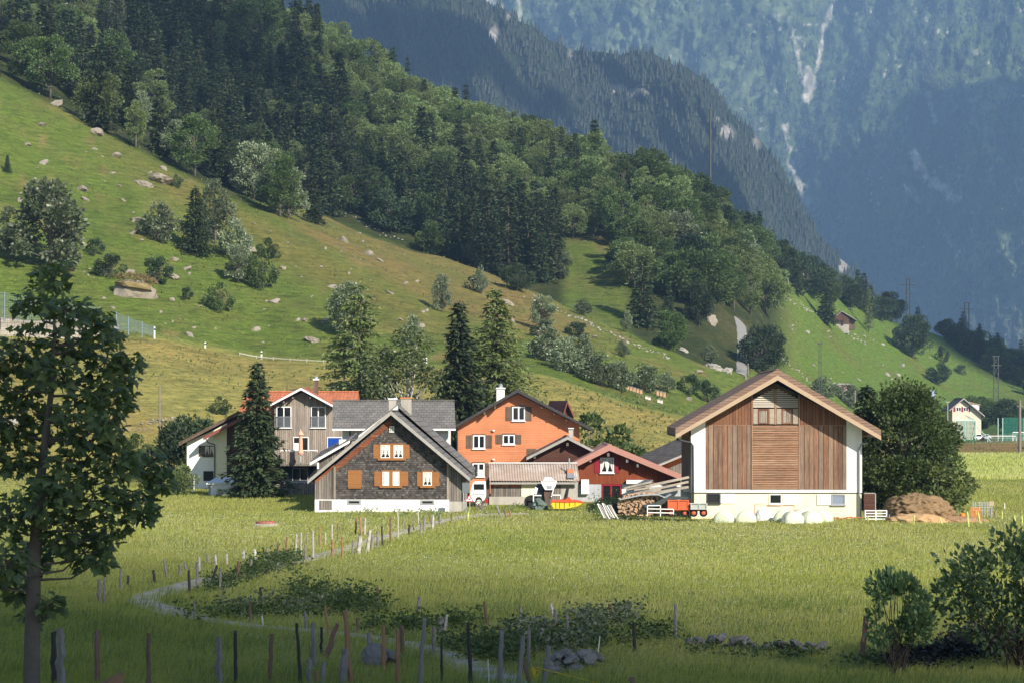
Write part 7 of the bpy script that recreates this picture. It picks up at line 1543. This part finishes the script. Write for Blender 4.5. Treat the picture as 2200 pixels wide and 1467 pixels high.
# white gate, manure heap, straw
b = it('farm_gate', 1884, 1117, 'white barred metal gate beside the open brown door', 'gate', 135.5); B = MB()
for py in (1096,1102,1108,1114): B.box(b.x(1859), b.x(1905), 0, .05, b.z(py)-.03, b.z(py)+.03)
for px in (1859,1882,1905): B.box(b.x(px)-.03, b.x(px)+.03, -.004, .054, b.z(1118), b.z(1095))
B.build('bars', m_paintw, b.root)
lump('manure_heap', 1972, 1116, 150, 54, 'big brown manure heap in front of the bright green bush', 'heap', mat_plain('manure', (.22,.145,.075), 1, .45, 5, dirt=(.10,.06,.03)), 137.5, 2.2, 6, .22, 4.)
lump('straw_heap', 1968, 1122, 130, 20, 'flat spill of pale orange straw at the foot of the manure heap', 'straw', mat_plain('straw', (.42,.275,.135), 1, .35, 6, dirt=(.34,.15,.07)), 134.6, 1.3, 7, .25, 3.)
lump('straw_heap', 2062, 1122, 110, 12, 'low reddish trampled straw right of the manure heap', 'straw', mat_plain('red_straw', (.33,.19,.10), 1, .3, 6, dirt=(.25,.13,.06)), 135.5, 1.1, 8, .25, 3.)
o = MB().lathe([(.01,-.2),(.13,-.15),(.2,0),(.13,.15),(.01,.2)], (0,0,0), 14).build('orange_ball', mat_plain('orange_plastic', (.75,.20,.02), .4, .05), None, True); o.location = at(2068, 1107, 138.); tag(o, 'bright orange ball on the straw right of the manure heap', 'ball')
b = it('safety_net', 2105, 1120, 'orange safety netting hung between fence posts right of the heap', 'net', 137.); net_panel('netting', (b.x(2086),0,0), (b.x(2106),0,0), .0, b.z(1090)-b.z(1120), .035, .09, mat_plain('orange_net', (.70,.22,.05), .7, .1), b.root); b.root.location.z = b.z(1120)
b = it('wire_crate', 2121, 1108, 'rusty wire crate standing in the field edge at the right', 'crate', 140.); B = MB()
for px in (2096, 2110, 2122, 2131):
    for y_ in (0, .8): B.box(b.x(px)-.02, b.x(px)+.02, y_, y_+.04, b.z(1110), b.z(1078))
for py in (1079, 1084, 1089, 1095): B.box(b.x(2090), b.x(2133), -.02, .02, b.z(py)-.015, b.z(py)+.015)
B.build('bars', m_zinc, b.root); b.rect('plate', m_trimb, (2126,1076,2135,1086), -.05, -.025)
# concrete cover in the left field
b = it('well_cover', 571, 1130, 'low concrete well cover with a rusty lid in the left field', 'cover', 130.); o = MB().lathe([(.75,-.2),(.75,.12),(.68,.14)], (0,0,.1), 20).build('ring', m_conc, b.root); MB().lathe([(.62,.25),(.60,.36),(.2,.40)], (0,0,.0), 18).build('lid', m_redl if False else mat_plain('rusty_lid', (.30,.10,.07), .8, .2), b.root); b.root.location.z = float(gz(b.root.location.x, 130.))-.08
b = it('garden_gate', 405, 1048, 'white tubular garden gate left of the white house', 'gate', 181.); B = MB()
for p_, q_ in (((374,1021),(417,1021)),((417,1019),(417,1066)),((376,1021),(376,1060)),((374,1040),(417,1040))): B.bar((b.x(p_[0]),0,b.z(p_[1])),(b.x(q_[0]),0,b.z(q_[1])),.06)
B.build('frame', m_paintw, b.root)
# sports ground far right: ball-stop net, goals
m_gnet = mat_plain('green_net', (.03,.20,.14), .8, .1); m_mint = mat_plain('mint_post', (.42,.62,.55), .6, .05)
b = it('ball_stop_net', 2078, 946, 'tall green ball-stop net on mint posts below the cream house', 'net', 474.)
gz0 = float(gz(b.root.location.x, 474.)); b.root.location.z = gz0; zt = at(2078, 903, 474.).z-gz0
net_panel('netting', (b.x(2052),0,0), (b.x(2096),0,0), 0, zt, .085, .28, m_gnet, b.root)
for px in (2052, 2072.5, 2096): MB().tube([(b.x(px),-.05,-.2),(b.x(px),-.05,zt)], .11, 8).build('post', m_mint, b.root)
MB().tube([(b.x(2052),-.05,zt),(b.x(2096),-.05,zt)], .12, 8).tube([(b.x(2096),-.05,zt),(b.x(2091),2.5,0)], .08, 6).build('crossbar', m_mint, b.root)
MB().tube([(b.x(2052),0,zt),(b.x(2072),4,zt+1.2)], .08, 6).tube([(b.x(2096),0,zt),(b.x(2082),4,zt+1.2)], .08, 6).tube([(b.x(2084),4,zt+1.2),(b.x(2127),-.5,0)], .09, 6).build('stay', m_mint, b.root)
b = it('ball_stop_net', 2185, 946, 'dark green ball-stop net at the right edge behind the power pole', 'net', 482.); gz0 = float(gz(b.root.location.x, 482.)); b.root.location.z = gz0; zt = at(2185, 897, 482.).z-gz0
net_panel('netting', (b.x(2154),0,0), (b.x(2240),0,0), 0, zt, .085, .30, m_gnet, b.root)
for px in (2144, 2154, 2200, 2240): MB().tube([(b.x(px),-.05,-.2),(b.x(px),-.05,zt)], .10, 8).build('post', m_mint, b.root)
for px0, px1, t, lab in ((2122,2183,936,'long low white football goal at the field edge'),(2176,2262,928,'white football goal cut off by the right edge')):
    b = it('football_goal', (px0+px1)/2, 946, lab, 'goal', 468.); g0 = float(gz(b.root.location.x, 468.)); b.root.location.z = g0; zt = at(px0, t, 468.).z-g0
    MB().tube([(b.x(px0),0,-.1),(b.x(px0),0,zt),(b.x(px1),0,zt),(b.x(px1),0,-.1)], .09, 8).build('frame', m_paintw, b.root); net_panel('net', (b.x(px0)+.1,1,0), (b.x(px1)-.1,1,0), 0, zt*.95, .02, .3, m_paintw, b.root)
stone_row([(2058,950),(2130,950),(2185,946)], 40, 7, m_rockd, 'row of stones along the edge of the sports ground', 'stone_row', 'stones', ymin=430., jit=2)
for px, lab in ((2102,'white'),(2118,'silver')):
    b = it('parked_car', px, 925, f'{lab} car parked beside the cream house', 'car', 492.); b.root.location.z = float(gz(b.root.location.x, 492.)); 
    MB().prism([(-1.1,.3),(1.1,.3),(1.15,.75),(.75,.85),(.5,1.35),(-.6,1.35),(-.95,.85),(-1.15,.8)], -.8, .8).build('body', m_paintw if lab == 'white' else m_zinc, b.root, bevel=.06); MB().prism([(-.8,.88),(.62,.88),(.42,1.28),(-.52,1.28)], -.82, .82).build('window', m_glass, b.root)
    for sx in (-.7, .7): MB().lathe([(.22,-.85),(.3,-.83),(.3,.83),(.22,.85)], (sx, 0, .3), 12, 'y').build('wheel', m_tyre, b.root)
